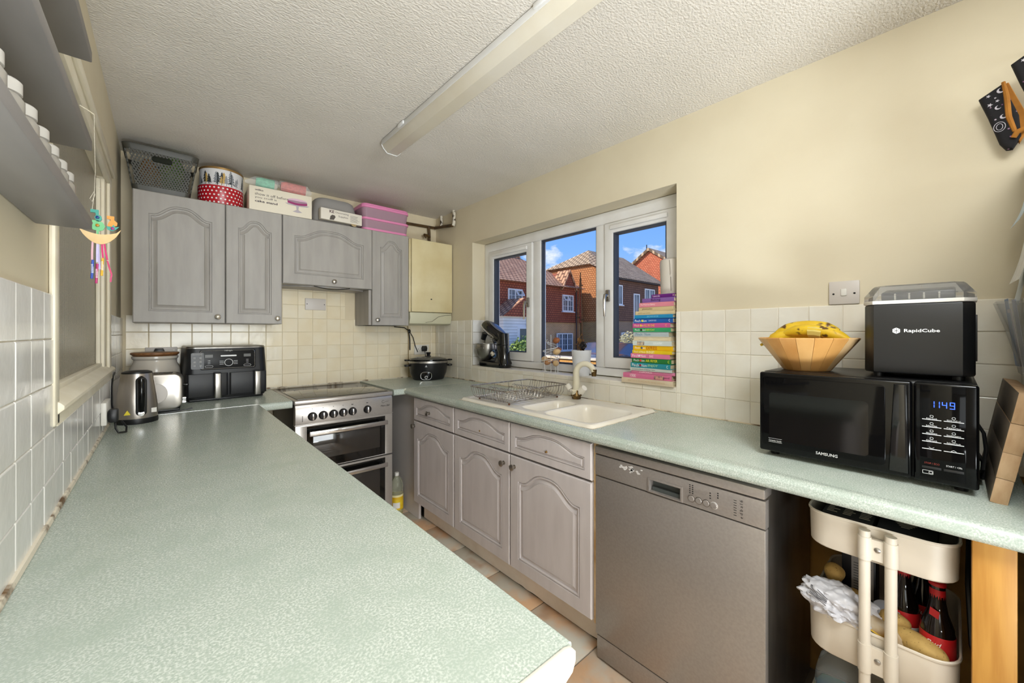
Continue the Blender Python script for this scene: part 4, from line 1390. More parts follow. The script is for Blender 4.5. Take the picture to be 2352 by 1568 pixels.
b = B(); b.tube([(0.2 + 0.020 * math.cos(2 * PI * k / 28), -0.0022, 0.216 + 0.020 * math.sin(2 * PI * k / 28)) for k in range(28)], 0.0014, 5, closed=True); b.prism(rr(0.2, 0.2555, 0.078, 0.0085, 0.004, 3), -0.0022, -0.001, 'xz'); part('dial_ring', b, m_wink, cp)
for x in (0.107, 0.293):
    b = B(); b.box(x - 0.018, x + 0.018, -0.0022, -0.001, 0.247, 0.264); part('display', b, M('grey_lcd', (84, 84, 80), 0.3), cp)
    b = B(); b.tube([(x + p[0], -0.002, 0.196 + p[1]) for p in rr(0, 0, 0.036, 0.010, 0.0048, 4)], 0.0007, 5, closed=True)
    for k in range(3):
        b.box(x - 0.006, x + 0.006, -0.002, -0.001, 0.211 + 0.009 * k, 0.2125 + 0.009 * k)
    part('printed_symbols', b, m_wink, cp, kind='stuff')
b = B()
for k in range(3):
    for s in (-1, 1):
        b.box(0.2 + s * 0.034 - 0.010, 0.2 + s * 0.034 + 0.010, -0.002, -0.001, 0.206 + 0.009 * k, 0.2078 + 0.009 * k)
part('printed_symbols', b, m_wink, cp, kind='stuff')
b = B(); b.prism(rr(0.037, 0.232, 0.058, 0.092, 0.006, 3), -0.0012, 0.004, 'xz'); st = part('sticker', b, M('dark_sticker', (30, 30, 32), 0.3), c, loc=(0.018, -0.0075, 0)); st.rotation_euler = (R(-2.2), 0, 0)
b = B()
for i in range(2):
    for j in range(3):
        b.prism(rr(0.024 + 0.026 * i, 0.205 + 0.022 * j, 0.010, 0.010, 0.003, 2), -0.0018, -0.001, 'xz')
for k in range(2):
    b.box(0.014, 0.058, -0.0018, -0.001, 0.266 + 0.006 * k, 0.2685 + 0.006 * k)
part('printed_symbols', b, M('grey_print', (150, 150, 150), 0.5), st, kind='stuff')
for x0, x1, hx in ((0.006, 0.198, 0.142), (0.202, 0.394, 0.338)):
    b = B(); b.rbox(x0, x1, -0.006, 0.05, 0.026, 0.158, 0.012, bev=0.003); d = part('drawer', b, m_af, c)
    b = B(); b.rbox(hx - 0.0165, hx + 0.0165, -0.050, -0.030, 0.018, 0.160, 0.007, bev=0.004); h = part('handle', b, m_steel, d)
    b = B(); b.box(hx - 0.0165, hx + 0.0165, -0.046, -0.004, 0.150, 0.164, bev=0.003); part('handle_cap', b, m_black, h)
    b = B(); b.box(hx - 0.010, hx + 0.010, -0.034, -0.004, 0.05, 0.14, bev=0.003); part('handle_stem', b, m_black, h)
# slow cooker
m_sc = M('black_satin_enamel', (15, 15, 17), 0.3, c2=(30, 30, 32), scale=3)
c = thing('slow_cooker', 'black oval slow cooker with glass lid in the right corner', 'slow cooker', (1.672, 2.945, ZT), -24)


def oval(a, d, z, n=40):
    return [(a * math.cos(2 * PI * k / n), d * math.sin(2 * PI * k / n), z) for k in range(n)]


b = B(); b.loft([oval(0.118, 0.092, 0.0), oval(0.128, 0.100, 0.006), oval(0.150, 0.118, 0.06), oval(0.158, 0.126, 0.12), oval(0.160, 0.128, 0.146), oval(0.156, 0.124, 0.147)]); part('body', b, m_sc, c)
b = B(); b.loft([oval(0.161, 0.129, 0.140), oval(0.164, 0.132, 0.142), oval(0.164, 0.132, 0.158), oval(0.158, 0.126, 0.160)]); part('steel_rim', b, m_steel, c)
b = B(); b.loft([oval(0.158, 0.126, 0.158), oval(0.172, 0.138, 0.164), oval(0.172, 0.138, 0.170), oval(0.150, 0.118, 0.172)]); part('crock_rim', b, m_gblack, c)
b = B(); b.loft([oval(0.152, 0.120, 0.171), oval(0.145, 0.113, 0.177), oval(0.10, 0.078, 0.187), oval(0.03, 0.025, 0.192)]); ld = part('lid', b, M('lid_glass', (150, 148, 140), 0.05, trans=0.55, ior=1.2), c)
b = B(); b.lathe([(0.024, 0.190), (0.022, 0.196), (0.014, 0.2), (0.016, 0.214), (0.021, 0.222), (0.017, 0.228), (0, 0.229)], (0, 0, 0), 24); part('lid_knob', b, m_black, ld)
for s in (-1, 1):
    b = B(); b.prism(rr(s * 0.176, 0.0, 0.044, 0.085, 0.018, 4), 0.112, 0.126, 'xy', bev=0.004); part('handle', b, m_black, c)
    b = B(); b.prism(rr(s * 0.178, 0.0, 0.040, 0.090, 0.018, 4), 0.158, 0.170, 'xy', bev=0.004); part('crock_handle', b, m_gblack, c)
cp = B(); cp.prism(rr(-0.030, 0.055, 0.086, 0.062, 0.026, 6), -0.129, -0.108, 'xz', bev=0.003); cp = part('control_panel', cp, m_gblack, c, loc=(0, 0.012, 0)); cp.rotation_euler = (R(6), 0, R(-0))
b = B(); b.tube([(-0.030 + p[0], -0.1305, 0.055 + p[1]) for p in rr(0, 0, 0.086, 0.062, 0.026, 6)], 0.0022, 6, closed=True); part('panel_outline', b, m_chrome, cp)
b = B(); b.lathe([(0.014, 0), (0.014, 0.010), (0.011, 0.013), (0, 0.013)], (-0.030, -0.129, 0.044), 20, '-y'); kn = part('dial', b, m_chrome, cp)
b = B(); b.lathe([(0.009, 0), (0.008, 0.002), (0, 0.002)], (-0.030, -0.142, 0.044), 16, '-y'); part('dial_face', b, m_black, kn)
b = B(); b.prism([(-0.040, 0.112), (-0.020, 0.112), (-0.030, 0.129)], -0.129, -0.120, 'xz'); part('emblem', b, M('silver_print', (170, 170, 172), 0.4), c)
# sockets and switches


def plate(nm, lab, cat, T_loc, rz, w, h, parts_fn, mat=None, depth=0.010):
    t = thing(nm, lab, cat, T_loc, rz)
    b = B(); b.box(-w / 2, w / 2, -depth, 0, -h / 2, h / 2, bev=0.003); part('face_plate', b, mat or m_white, t)
    parts_fn(t)
    return t


m_plate = M('grey_white_plate', (206, 198, 190), 0.4)
m_plate2 = M('yellowing_plate_edge', (214, 196, 150), 0.5)


def blank_fn(t):
    for x in (-0.060, 0.060):
        b = B(); b.lathe([(0.0035, 0), (0.003, 0.001), (0, 0.001)], (x, -0.010, 0), 10, '-y'); part('screw', b, m_dark, t)


plate('blank_plate', 'grey blanking plate on the tiles under the cooker hood', 'plate', (0.852, YB - 0.0075, 1.515), 0, 0.144, 0.086, blank_fn, m_plate)


def switch_fn(t):
    for x in (-0.030, 0.030):
        b = B(); b.lathe([(0.0035, 0), (0.003, 0.001), (0, 0.001)], (x, -0.010, -0.004), 10, '-y'); part('screw', b, m_dark, t)
    b = B(); b.box(-0.0085, 0.0085, -0.014, -0.009, -0.012, 0.014, bev=0.002); part('rocker', b, m_white, t)


plate('light_switch', 'single light switch on the cream wall above the fruit bowl', 'switch', (XR, 0.268, 1.452), -90, 0.088, 0.086, switch_fn, m_plate)


def socket_fn(side):
    def fn(t):
        for x in (-0.036, 0.036):
            b = B(); b.box(x - 0.005 + 0.02, x + 0.005 + 0.02, -0.013, -0.009, 0.018, 0.030, bev=0.001); part('rocker', b, m_white, t)
            b = B()
            b.box(x - 0.002, x + 0.002, -0.0104, -0.008, 0.002, 0.010)
            b.box(x - 0.013, x - 0.008, -0.0104, -0.008, -0.012, -0.009)
            b.box(x + 0.008, x + 0.013, -0.0104, -0.008, -0.012, -0.009)
            part('pin_holes', b, m_dark, t)
    return fn


plate('wall_socket', 'white double socket behind the slow cooker', 'socket', (1.735, YB - 0.0075, 1.150), 0, 0.146, 0.086, socket_fn(0), m_white)
plate('wall_socket', 'white double socket behind the ceramic jar', 'socket', (-0.010, YB - 0.0075, 1.172), 0, 0.146, 0.086, socket_fn(0), m_plate)
plate('wall_socket', 'surface-mounted white socket on the left tiled wall by the kettle', 'socket', (XL + 0.0075, 2.20, 0.995), 90, 0.146, 0.086, socket_fn(0), m_white, depth=0.016)


def plug(lab, loc, rz, cable_pts):
    t = thing('plug', lab, 'plug', loc, rz)
    b = B(); b.prism([(-0.020, -0.025), (0.020, -0.025), (0.026, 0.004), (0.018, 0.024), (-0.018, 0.024), (-0.026, 0.004)], -0.030, -0.001, 'xz', bev=0.007); part('plug_body', b, m_black, t)
    b = B(); b.tube(cable_pts, 0.0035, 7); part('cable', b, m_black, t)
    return t


plug('black plug in the socket behind the slow cooker', (1.750, YB - 0.020, 1.160), 0, [(0, -0.026, -0.02), (0.0, -0.036, -0.06), (0.01, -0.02, -0.12)])
plug('black plug in the socket behind the jar', (-0.020, YB - 0.020, 1.185), 0, [(0, -0.026, -0.02), (0.0, -0.036, -0.08), (0.06, -0.03, -0.24)])
t = plug('black kettle plug in the left wall socket', (XL + 0.0245, 2.155, 0.985), 90, [(0, -0.02, -0.024), (-0.012, -0.022, -0.05), (-0.02, -0.03, -0.066), (0.01, -0.05, -0.071), (0.03, -0.05, -0.055), (0.03, -0.036, -0.03)])
b = B(); b.tube([(XL + 0.022, 2.46, 0.916), (XL + 0.012, 2.50, 0.98), (XL + 0.010, 2.52, 1.06), (XL + 0.010, 2.56, 1.10), (XL + 0.010, 2.66, 1.112)], 0.0035, 7)
tag(part('loose_cable', b, m_black, None), 'black cable looping against the left wall behind the kettle', 'cable')
# cables hanging below the narrow wall cabinet
b = B()
b.tube([(1.595, 3.165, 1.36), (1.605, 3.17, 1.25), (1.603, 3.17, 1.05), (1.605, 3.17, 0.915)], 0.004, 7)
tag(part('hanging_cable', b, M('tan_cable', (160, 140, 100), 0.6)), 'tan cable running down the tiles to the worktop', 'cable')
b = B()
b.tube([(1.44, 3.10, 1.352), (1.54, 3.12, 1.345), (1.595, 3.15, 1.32), (1.612, 3.16, 1.24), (1.615, 3.165, 1.15)], 0.0045, 7)
b.tube([(1.597, 3.15, 1.325), (1.64, 3.155, 1.26), (1.665, 3.16, 1.18), (1.69, 3.165, 1.13)], 0.0035, 7)
b.ell((1.60, 3.15, 1.315), (0.014, 0.010, 0.018), u=10, v=8)
tag(part('hanging_cable', b, m_black), 'black cables with a connector under the narrow wall cabinet', 'cable')

# ------------------------------------------------------------------ microwave, ice maker, fruit bowl, board
m_mwglass = M('black_microwave_glass', (5, 5, 6), 0.06, spec=0.22)
c = right_thing('microwave', 'black microwave oven showing a blue clock, under the ice maker', 'microwave', 0.416, ZT, x=1.446)
for x in (0.03, 0.43):
    for y in (0.05, 0.30):
        b = B(); b.cyl((x, y, 0), (x, y, 0.016), 0.012, 0.014, 12); part('foot', b, m_black, c)
b = B(); b.box(0.0, 0.458, 0.022, 0.36, 0.015, 0.270, bev=0.010, seg=3); part('case', b, m_black, c)
b = B(); b.box(0.0, 0.346, -0.004, 0.024, 0.018, 0.268, bev=0.006, seg=3); d = part('door', b, m_gblack, c)
b = B(); b.prism(rr(0.152, 0.146, 0.288, 0.216, 0.012, 5), -0.0055, -0.003, 'xz', bev=0.0008); part('door_window', b, m_mwglass, d)
b = B(); b.prism(rr(0.145, 0.130, 0.235, 0.150, 0.01, 5), -0.0062, -0.005, 'xz'); part('mesh_screen', b, M('dark_mesh', (5, 5, 5), 0.1), d)
b = B(); b.prism([(0.303, 0.03), (0.341, 0.03), (0.338, 0.26), (0.313, 0.26)], -0.016, -0.003, 'xz', bev=0.005); part('handle', b, M('black_lacquer_handle', (14, 14, 15), 0.12, coat=0.4), d)
b = B(); b.box(0.349, 0.458, -0.004, 0.024, 0.018, 0.268, bev=0.006, seg=3); cp = part('control_panel', b, m_gblack, c)
b = B(); b.box(0.360, 0.437, -0.005, -0.003, 0.030, 0.262, bev=0.0006); part('panel_glass', b, m_mwglass, cp)
text('lettering', 'SAMSUNG', m_wink, d, (0.172, -0.0066, 0.040), width=0.050, height=0.0085, bold=0.015)
text('lettering', 'Ceramic Inside', m_wink, d, (0.044, -0.0066, 0.054), width=0.034, height=0.0052)
b = B()
for z in (0.0485, 0.060):
    b.box(0.026, 0.062, -0.0064, -0.005, z, z + 0.0006)
part('printed_lines', b, m_wink, d, kind='stuff')
m_led = M('blue_led', (50, 90, 255), 0.5, emit=2.2)
SEG = {'1': 'bc', '4': 'fgbc', '9': 'abcdfg'}
b = B()
for i, (dg, x) in enumerate((('1', 0.377), ('1', 0.386), ('4', 0.398), ('9', 0.411))):
    w, h, t, z = 0.0085, 0.0165, 0.0014, 0.2065
    for s in SEG[dg]:
        bx = {'a': (x, x + w, z + h - t, z + h), 'd': (x, x + w, z, z + t), 'g': (x, x + w, z + h / 2 - t / 2, z + h / 2 + t / 2), 'b': (x + w - t, x + w, z + h / 2 + t * .6, z + h - t * .6),
              'c': (x + w - t, x + w, z + t * .6, z + h / 2 - t * .6), 'f': (x, x + t, z + h / 2 + t * .6, z + h - t * .6)}[s]
        b.box(bx[0], bx[1], -0.0056, -0.0045, bx[2], bx[3])
part('clock_display', b, m_led, cp, label='blue clock digits reading 11 49', kind='stuff')
b = B()
for k in range(5):
    z = 0.175 - 0.0185 * k
    for x in (0.364, 0.401):
        b.box(x, x + 0.033, -0.0056, -0.0045, z, z + 0.0015)
part('button_lines', b, m_wink, cp, kind='stuff')
names = [('Auto Cook', 'Quick Defrost'), ('Soften/Melt', 'Favorite'), ('Microwave', 'Deodorization'), ('Child Lock', 'Select/Clock')]
for k, (a, c2_) in enumerate(names):
    z = 0.179 - 0.0185 * k
    text('lettering', a, m_wink, cp, (0.3805, -0.0058, z), width=0.019, height=0.0030)
    text('lettering', c2_, m_wink, cp, (0.4175, -0.0058, z), width=0.023, height=0.0030)
    b = B()
    for x in (0.3805, 0.4175):
        b.tube([(x + p[0], -0.0056, z + 0.0055 + p[1]) for p in rr(0, 0, 0.0055, 0.0050, 0.0016, 2)], 0.0004, 4, closed=True)
    part('button_icon', b, m_wink, cp, kind='stuff')
b = B()
b.tube([(0.376, -0.0056, 0.1065), (0.3805, -0.0056, 0.1035), (0.385, -0.0056, 0.1065)], 0.0005, 4)
b.tube([(0.413, -0.0056, 0.1035), (0.4175, -0.0056, 0.1065), (0.422, -0.0056, 0.1035)], 0.0005, 4)
part('button_icon', b, m_wink, cp, kind='stuff')
b = B()
for x in (0.364, 0.401):
    b.box(x, x + 0.033, -0.0058, -0.0045, 0.052, 0.058, bev=0.0005)
part('button', b, M('dark_key', (34, 34, 36), 0.3), cp)
text('lettering', 'STOP / ECO', M('dim_red_print', (150, 60, 50), 0.5), cp, (0.381, -0.0058, 0.066), width=0.026, height=0.0042)
text('lettering', 'START / +30s', m_wink, cp, (0.418, -0.0058, 0.066), width=0.026, height=0.0042)
b = B(); b.tube([(0.374 + p[0], -0.0056, 0.043 + p[1]) for p in rr(0, 0, 0.018, 0.0085, 0.001, 2)], 0.0005, 4, closed=True); b.tube([(0.379 + p[0], -0.0056, 0.043 + p[1]) for p in rr(0, 0, 0.006, 0.005, 0.001, 2)], 0.0005, 4, closed=True); part('energy_icon', b, m_wink, cp, kind='stuff')
b = B(); b.tube([(0.456, 0.27, 0.15), (0.472, 0.22, 0.12), (0.474, 0.16, 0.085), (0.466, 0.10, 0.05), (0.464, 0.20, 0.006)], 0.004, 7); b.tube([(0.456, 0.25, 0.07), (0.470, 0.18, 0.05), (0.466, 0.12, 0.02), (0.464, 0.18, 0.005)], 0.0045, 7)
part('power_cable', b, m_black, c)

m_im = M('textured_black_plastic', (25, 25, 26), 0.36, bump=0.25, bscale=700, bdist=0.0006)
c = right_thing('ice_maker', 'black countertop ice maker with clear lid on top of the microwave', 'ice maker', 0.172, ZT + 0.2705, x=1.50)
W, D = 0.212, 0.30
ch = [(0.022, 0.0), (W - 0.022, 0.0), (W, 0.03), (W, D), (0.0, D), (0.0, 0.03)]
b = B(); b.prism([(0.5 * W + (p[0] - 0.5 * W) * 0.985, p[1]) for p in ch], 0.012, 0.203, 'xy', bev=0.006); part('body', b, m_im, c)
for x in (0.03, W - 0.03):
    for y in (0.04, D - 0.04):
        b = B(); b.cyl((x, y, 0), (x, y, 0.013), 0.012, n=12); part('foot', b, m_black, c)
b = B(); b.prism([(0.5 * W + (p[0] - 0.5 * W) * 1.012, p[1] - 0.001) for p in ch], 0.203, 0.2125, 'xy', bev=0.001); part('white_band', b, m_white, c)
m_lid = M('smoked_clear_plastic', (206, 204, 200), 0.06, trans=0.85, ior=1.2)
b = B()
b.loft([[(0.5 * W + (p[0] - 0.5 * W) * s, D / 2 + (p[1] - D / 2) * q, z) for p in ch] for z, s, q in ((0.2126, 1.0, 1.0), (0.226, 1.0, 1.0), (0.252, 0.84, 0.88), (0.256, 0.80, 0.84))])
ld = part('lid', b, m_lid, c, smooth=0)
b = B(); b.box(0.03, W - 0.03, 0.04, D - 0.03, 0.2128, 0.2145); b.box(0.035, W - 0.035, 0.05, 0.20, 0.2145, 0.232, bev=0.004); it = part('ice_tray', b, M('grey_tray', (92, 92, 94), 0.25), c)
for k in range(4):
    b = B(); b.box(0.062 + 0.028 * k, 0.066 + 0.028 * k, 0.044, 0.05, 0.216, 0.228, bev=0.001); part('tray_rib', b, m_white, it)
text('lettering', 'RapidCube', m_wink, c, (0.117, -0.0012, 0.128), width=0.066, height=0.0115, bold=0.02)
b = B(); b.prism([(0.069 + 0.0085 * math.cos(R(30 + 60 * k)), 0.129 + 0.0085 * math.sin(R(30 + 60 * k))) for k in range(6)], -0.0011, 0.001, 'xz'); em = part('brand_emblem', b, m_wink, c)
b = B()
for k in range(6):
    a = R(30 + 60 * k)
    b.tube([(0.069, -0.0013, 0.129), (0.069 + 0.0075 * math.cos(a), -0.0013, 0.129 + 0.0075 * math.sin(a))], 0.0005, 4)
part('emblem_lines', b, m_im, em)
b = B(); b.box(W - 0.003, W + 0.002, 0.06, 0.19, 0.05, 0.17, bev=0.001); part('side_grille', b, m_black, c)

# wooden bowl of staves with bananas
c = thing('fruit_bowl', 'flared bamboo salad bowl of glued staves on the microwave', 'bowl', (1.60, 0.324, ZT + 0.2705))
stv = [(0.0, 0.0), (0.062, 0.0), (0.066, 0.003), (0.134, 0.100), (0.1365, 0.104), (0.134, 0.107), (0.128, 0.104), (0.060, 0.010), (0.0, 0.008)]
m_bam = [M('bamboo_stave', rgb, 0.35, c2=c2, scale=14, stretch=(1, 1, 0.2)) for rgb, c2 in (((214, 160, 92), (196, 140, 74)), ((222, 174, 110), (206, 154, 90)), ((226, 190, 138), (214, 170, 112)), ((196, 138, 74), (210, 156, 92)))]
b = B(); b.lathe(stv[:2] + [(0.066, 0.003), (0.0, 0.006)], (0, 0, 0), 24); part('bowl_base', b, m_bam[0], c)
NS = 18
for k in range(NS):
    a0, a1 = 2 * PI * k / NS + 0.004, 2 * PI * (k + 1) / NS - 0.004
    b = B()
    prof = [(0.0615, 0.0005), (0.066, 0.003), (0.100, 0.0515), (0.134, 0.100), (0.1365, 0.104), (0.134, 0.107), (0.128, 0.104), (0.094, 0.0545), (0.058, 0.008)]
    b.loft([[(r * math.cos(a), r * math.sin(a), z) for r, z in prof] for a in (a0, (a0 + a1) / 2, a1)])
    part('stave', b, m_bam[(0, 1, 0, 3, 0, 2, 1, 0, 3, 1, 0, 0, 2, 0, 1, 3, 0, 1)[k]], c)
m_ban = M('ripe_banana_skin', (226, 190, 40), 0.45, c2=(206, 166, 30), scale=20, speck=((92, 60, 24), 34, 0.62, 0.70), rpos=20)
m_tip = M('brown_banana_tip', (72, 50, 26), 0.7)


def banana(lab, loc, rot, length=0.19, r=0.0185, bend=1.15):
    t = thing('banana', lab, 'banana', loc, 0, 'bananas in the bowl', rot=rot)
    rad = length / bend
    pts, rs = [], []
    for k in range(17):
        s = k / 16
        a = (s - 0.5) * bend
        pts.append((rad * math.sin(a), 0, rad * (1 - math.cos(a))))
        rs.append(r * (0.30 + 0.70 * min(1.0, math.sin(PI * (0.06 + 0.9 * s)) * 1.55)))
    b = B(); b.tube(pts, rs, 7); o = part('skin', b, m_ban, t, smooth=60)
    d = Vector(pts[-1]) - Vector(pts[-2])
    b = B(); b.cyl(Vector(pts[-1]) - d * 0.05, Vector(pts[-1]) + d.normalized() * 0.022, rs[-1] * 0.85, 0.0042, 8); part('stalk', b, m_ban, t)
    b = B(); b.cyl(Vector(pts[0]), Vector(pts[0]) - (Vector(pts[1]) - Vector(pts[0])).normalized() * 0.005, rs[0] * 0.9, 0.003, 8); part('tip', b, m_tip, t)
    return t


zb = ZT + 0.2705
banana('lower left banana in the bamboo bowl', (1.605, 0.364, zb + 0.118), (R(176), R(6), R(100)), 0.16, 0.0175, 1.0)
banana('upper back banana of the bunch in the bowl', (1.625, 0.330, zb + 0.146), (R(186), R(2), R(94)), 0.175, 0.018, 1.0)
t = banana('front right banana with tape round it in the bowl', (1.585, 0.296, zb + 0.130), (R(172), R(-7), R(86)), 0.18, 0.0195, 1.0)
b = B(); b.tube([(-0.018, 0.0, 0.004), (0.0, 0, 0.0025), (0.018, 0.0, 0.004)], [0.0206, 0.0208, 0.0206], 10); part('tape_band', b, M('clear_tape', (236, 214, 120), 0.12, alpha=0.75), t)

m_board = M('weathered_board_face', (110, 99, 86), 0.6, c2=(128, 115, 100), scale=7, stretch=(0.5, 1, 4))
m_bedge = M('pine_board_edge', (206, 174, 136), 0.6, c2=(186, 150, 112), scale=16, stretch=(3, 3, 1))
c = thing('chopping_board', 'thick weathered wooden chopping board leaning beside the microwave', 'board', (1.438, -0.056, ZT + 0.001), 0, rot=(R(9.3), 0, 0))
for k, (z0, z1) in enumerate(((0.0, 0.060), (0.0605, 0.121), (0.1215, 0.190), (0.1905, 0.262))):
    b = B(); b.box(0.0, 0.43, -0.028, 0.0, z0, z1, bev=0.0025 if k in (0, 3) else 0.0007)
    me = mesh_of(b, [m_board, m_bedge])
    for p in me.polygons:
        if p.normal.x < -0.5 or p.normal.z > 0.7:
            p.material_index = 1
    part('board_stave', me, None, c)

# ------------------------------------------------------------------ things on top of the wall cabinets
ZW = 1.358 + 0.7125
m_bask = M('grey_woven_plastic', (68, 67, 60), 0.45, bump=0.1, bscale=60)
c = thing('storage_basket', 'dark grey lattice plastic basket on top of the leftmost wall cabinet', 'basket', (-0.124, 2.905, ZW))
# tapered lattice basket: rim, base and woven walls made of slanted strips
Wb, Db, Hb = 0.235, 0.245, 0.235


def bk(u, v, z):
    t = z / Hb
    return (Wb / 2 + (u - 0.5) * (Wb + 0.07 * t), Db / 2 + (v - 0.5) * (Db + 0.045 * t) - 0.0, z)


b = B()
b.loft([[bk(p[0], p[1], z) for p in rr(0.5, 0.5, s, s, 0.10, 5)] for z, s in ((0.0, 0.98), (0.03, 1.0), (0.03, 0.985), (0.004, 0.96))])
part('base', b, m_bask, c)
b = B()
b.loft([[bk(p[0], p[1], z) for p in rr(0.5, 0.5, s, s, 0.10, 5)] for z, s in ((0.208, 1.0), (0.230, 1.03), (0.236, 1.05), (0.238, 1.03), (0.232, 1.0), (0.208, 0.985))], False, False)
part('rim', b, m_bask, c)
b = B()
per = []
for s0, s1, fx in ((0.06, 0.94, 'f'), (0.06, 0.94, 'r'), (0.06, 0.94, 'b'), (0.06, 0.94, 'l')):
    n = 18 if fx in 'fb' else 18
    for dirn in (1, -1):
        for k in range(-7, n):
            a0, a1 = s0 + (s1 - s0) * k / n, s0 + (s1 - s0) * (k + 7) / n
            z0, z1 = 0.03, 0.208
            if a0 < s0:
                z0 += (s0 - a0) / (a1 - a0) * 0.178
                a0 = s0
            if a1 > s1:
                z1 -= (a1 - s1) / (a1 - a0) * (z1 - z0)
                a1 = s1
            if dirn < 0:
                a0, a1 = 1 - a0, 1 - a1
            off = 0.0 if dirn > 0 else 0.004

            def pos(a, z):
                return bk(*{'f': (a, 0.0 + off), 'b': (a, 1.0 - off), 'l': (0.0 + off, a), 'r': (1.0 - off, a)}[fx], z)
            b.tube([pos(a0, z0), pos(a1, z1)], 0.0041, 4)
part('lattice_wall', b, m_bask, c, kind='stuff')
b = B(); b.prism(rr(Wb / 2, 0.176, 0.084, 0.030, 0.013, 4), -0.028, -0.016, 'xz', bev=0.003); hl = part('handle_hole', b, M('shadowed_opening', (22, 26, 14), 0.9), c)
hl.rotation_euler = (R(0), 0, 0)
m_bag1 = M('green_snack_packet', (70, 140, 40), 0.3, c2=(150, 180, 60), scale=18)
c2_ = thing('snack_packets', 'green and orange snack packets inside the grey basket', 'packet', (-0.02, 3.02, ZW + 0.006))
b = B(); b.ell((0.055, 0.01, 0.130), (0.06, 0.05, 0.122), (0.2, 0.1, 0.3), 14, 10); part('packet', b, m_bag1, c2_)
b = B(); b.ell((-0.035, 0.0, 0.105), (0.05, 0.05, 0.10), (0.1, -0.2, 0.2), 14, 10); part('packet', b, M('orange_packet', (206, 150, 40), 0.3, c2=(170, 90, 40), scale=14), c2_)
# cake tins
tin_c = (0.266, 3.02)
m_redtin = bpy.data.materials.new('red_polka_dot_print')
m_redtin.use_nodes = True
m_redtin.node_tree.nodes['Principled BSDF'].inputs['Base Color'].default_value = lin((176, 22, 36)) + (1,)
m_redtin.node_tree.nodes['Principled BSDF'].inputs['Roughness'].default_value = 0.3
c = thing('cake_tin', 'round red cake tin with white polka dots under the forest tin', 'tin', (tin_c[0], tin_c[1], ZW))
b = B(); b.lathe([(0, 0), (0.112, 0), (0.114, 0.003), (0.114, 0.112), (0, 0.112)], (0, 0, 0), 56); part('tin_body', b, m_redtin, c)
b = B()
for r_ in range(5):
    for k in range(17):
        a = -PI / 2 + (k - 8 + 0.5 * (r_ % 2)) * 0.19
        z = 0.012 + 0.0215 * r_
        n = Vector((math.cos(a), math.sin(a), 0))
        tn = Vector((-math.sin(a), math.cos(a), 0))
        ce = n * 0.1143 + Vector((0, 0, z))
        lp0 = [ce + tn * 0.0050 * math.cos(2 * PI * q / 10) + Vector((0, 0, 0.0050 * math.sin(2 * PI * q / 10))) for q in range(10)]
        b._add([p - n * 0.0002 for p in lp0], [tuple(range(10))])
part('polka_dots', b, m_wink, c, kind='stuff')
c = thing('cake_tin', 'round white tin printed with a winter forest and gold lid rim', 'tin', (tin_c[0] + 0.004, tin_c[1] + 0.004, ZW + 0.1125))
b = B(); b.lathe([(0, 0), (0.109, 0), (0.110, 0.003), (0.110, 0.100), (0, 0.100)], (0, 0, 0), 56); part('tin_body', b, M('pale_grey_tin', (216, 214, 214), 0.35), c)
b = B(); b.lathe([(0, 0.100), (0.112, 0.0995), (0.1125, 0.110), (0.110, 0.113), (0.0, 0.114)], (0, 0, 0), 56); part('lid', b, M('gold_tin_lid', (168, 134, 84), 0.35, metal=0.7), c)
for (cm, seed, cols) in (('dark', 3, (44, 48, 52)), ('grey', 5, (140, 142, 146)), ('gold', 9, (190, 156, 84))):
    rg = random.Random(seed)
    b = B()
    for k in range(9 if cm != 'gold' else 3):
        a = R(rg.uniform(-165, -15))
        h = rg.uniform(0.035, 0.085)
        z0 = rg.choice((0.004, 0.006, 0.03 if cm == 'grey' else 0.005))

        def cy(du, z):
            aa = a + du / 0.1104
            return Vector((0.1104 * math.cos(aa), 0.1104 * math.sin(aa), z))
        nl = 4
        for q in range(nl):
            zb0, zt = z0 + h * (0.16 + 0.21 * q), z0 + h * min(1.0, 0.16 + 0.21 * q + 0.34)
            wv_ = h * 0.26 * (1 - 0.2 * q)
            b._add([cy(-wv_, zb0), cy(0, zb0 + 0.004), cy(wv_, zb0), cy(0, zt)], [(0, 1, 3), (1, 2, 3)])
        b._add([cy(-0.0015, z0), cy(0.0015, z0), cy(0.0015, z0 + h * 0.3), cy(-0.0015, z0 + h * 0.3)], [(0, 1, 2, 3)])
    part('printed_trees', b, M(cm + '_tree_print', cols, 0.5), c, kind='stuff', smooth=0)
# cake stand box
m_card = M('cream_carton', (226, 216, 196), 0.55)
c = thing('cake_stand_box', 'cream cake stand carton on the narrow wall cabinet', 'box', (0.395, 2.893, ZW), -1.5)
b = B(); b.box(0.0, 0.355, 0.0, 0.25, 0.0, 0.150, bev=0.002); part('carton', b, m_card, c)
m_txt = M('brown_grey_print', (88, 78, 76), 0.6)
m_txt2 = M('dark_plum_print', (52, 36, 52), 0.6)
text('lettering', 'wilko', m_txt2, c, (0.030, -0.0012, 0.128), width=0.045, height=0.011, align='LEFT', bold=0.015)
text('lettering', 'show it off before', m_txt, c, (0.030, -0.0012, 0.103), width=0.185, height=0.016, align='LEFT')
text('lettering', 'you scoff it', m_txt, c, (0.030, -0.0012, 0.080), width=0.118, height=0.016, align='LEFT')
text('lettering', 'cake stand', m_txt2, c, (0.030, -0.0012, 0.058), width=0.122, height=0.014, align='LEFT', bold=0.02)
b = B(); b.prism([(0.268 + 0.058 * math.cos(2 * PI * k / 24), 0.103 + 0.014 * math.sin(2 * PI * k / 24)) for k in range(24)], -0.0012, 0.0, 'xz'); b.box(0.210, 0.326, -0.0012, 0.0, 0.086, 0.103); pc = part('cake_picture', b, M('pink_icing_print', (214, 178, 196), 0.5), c)
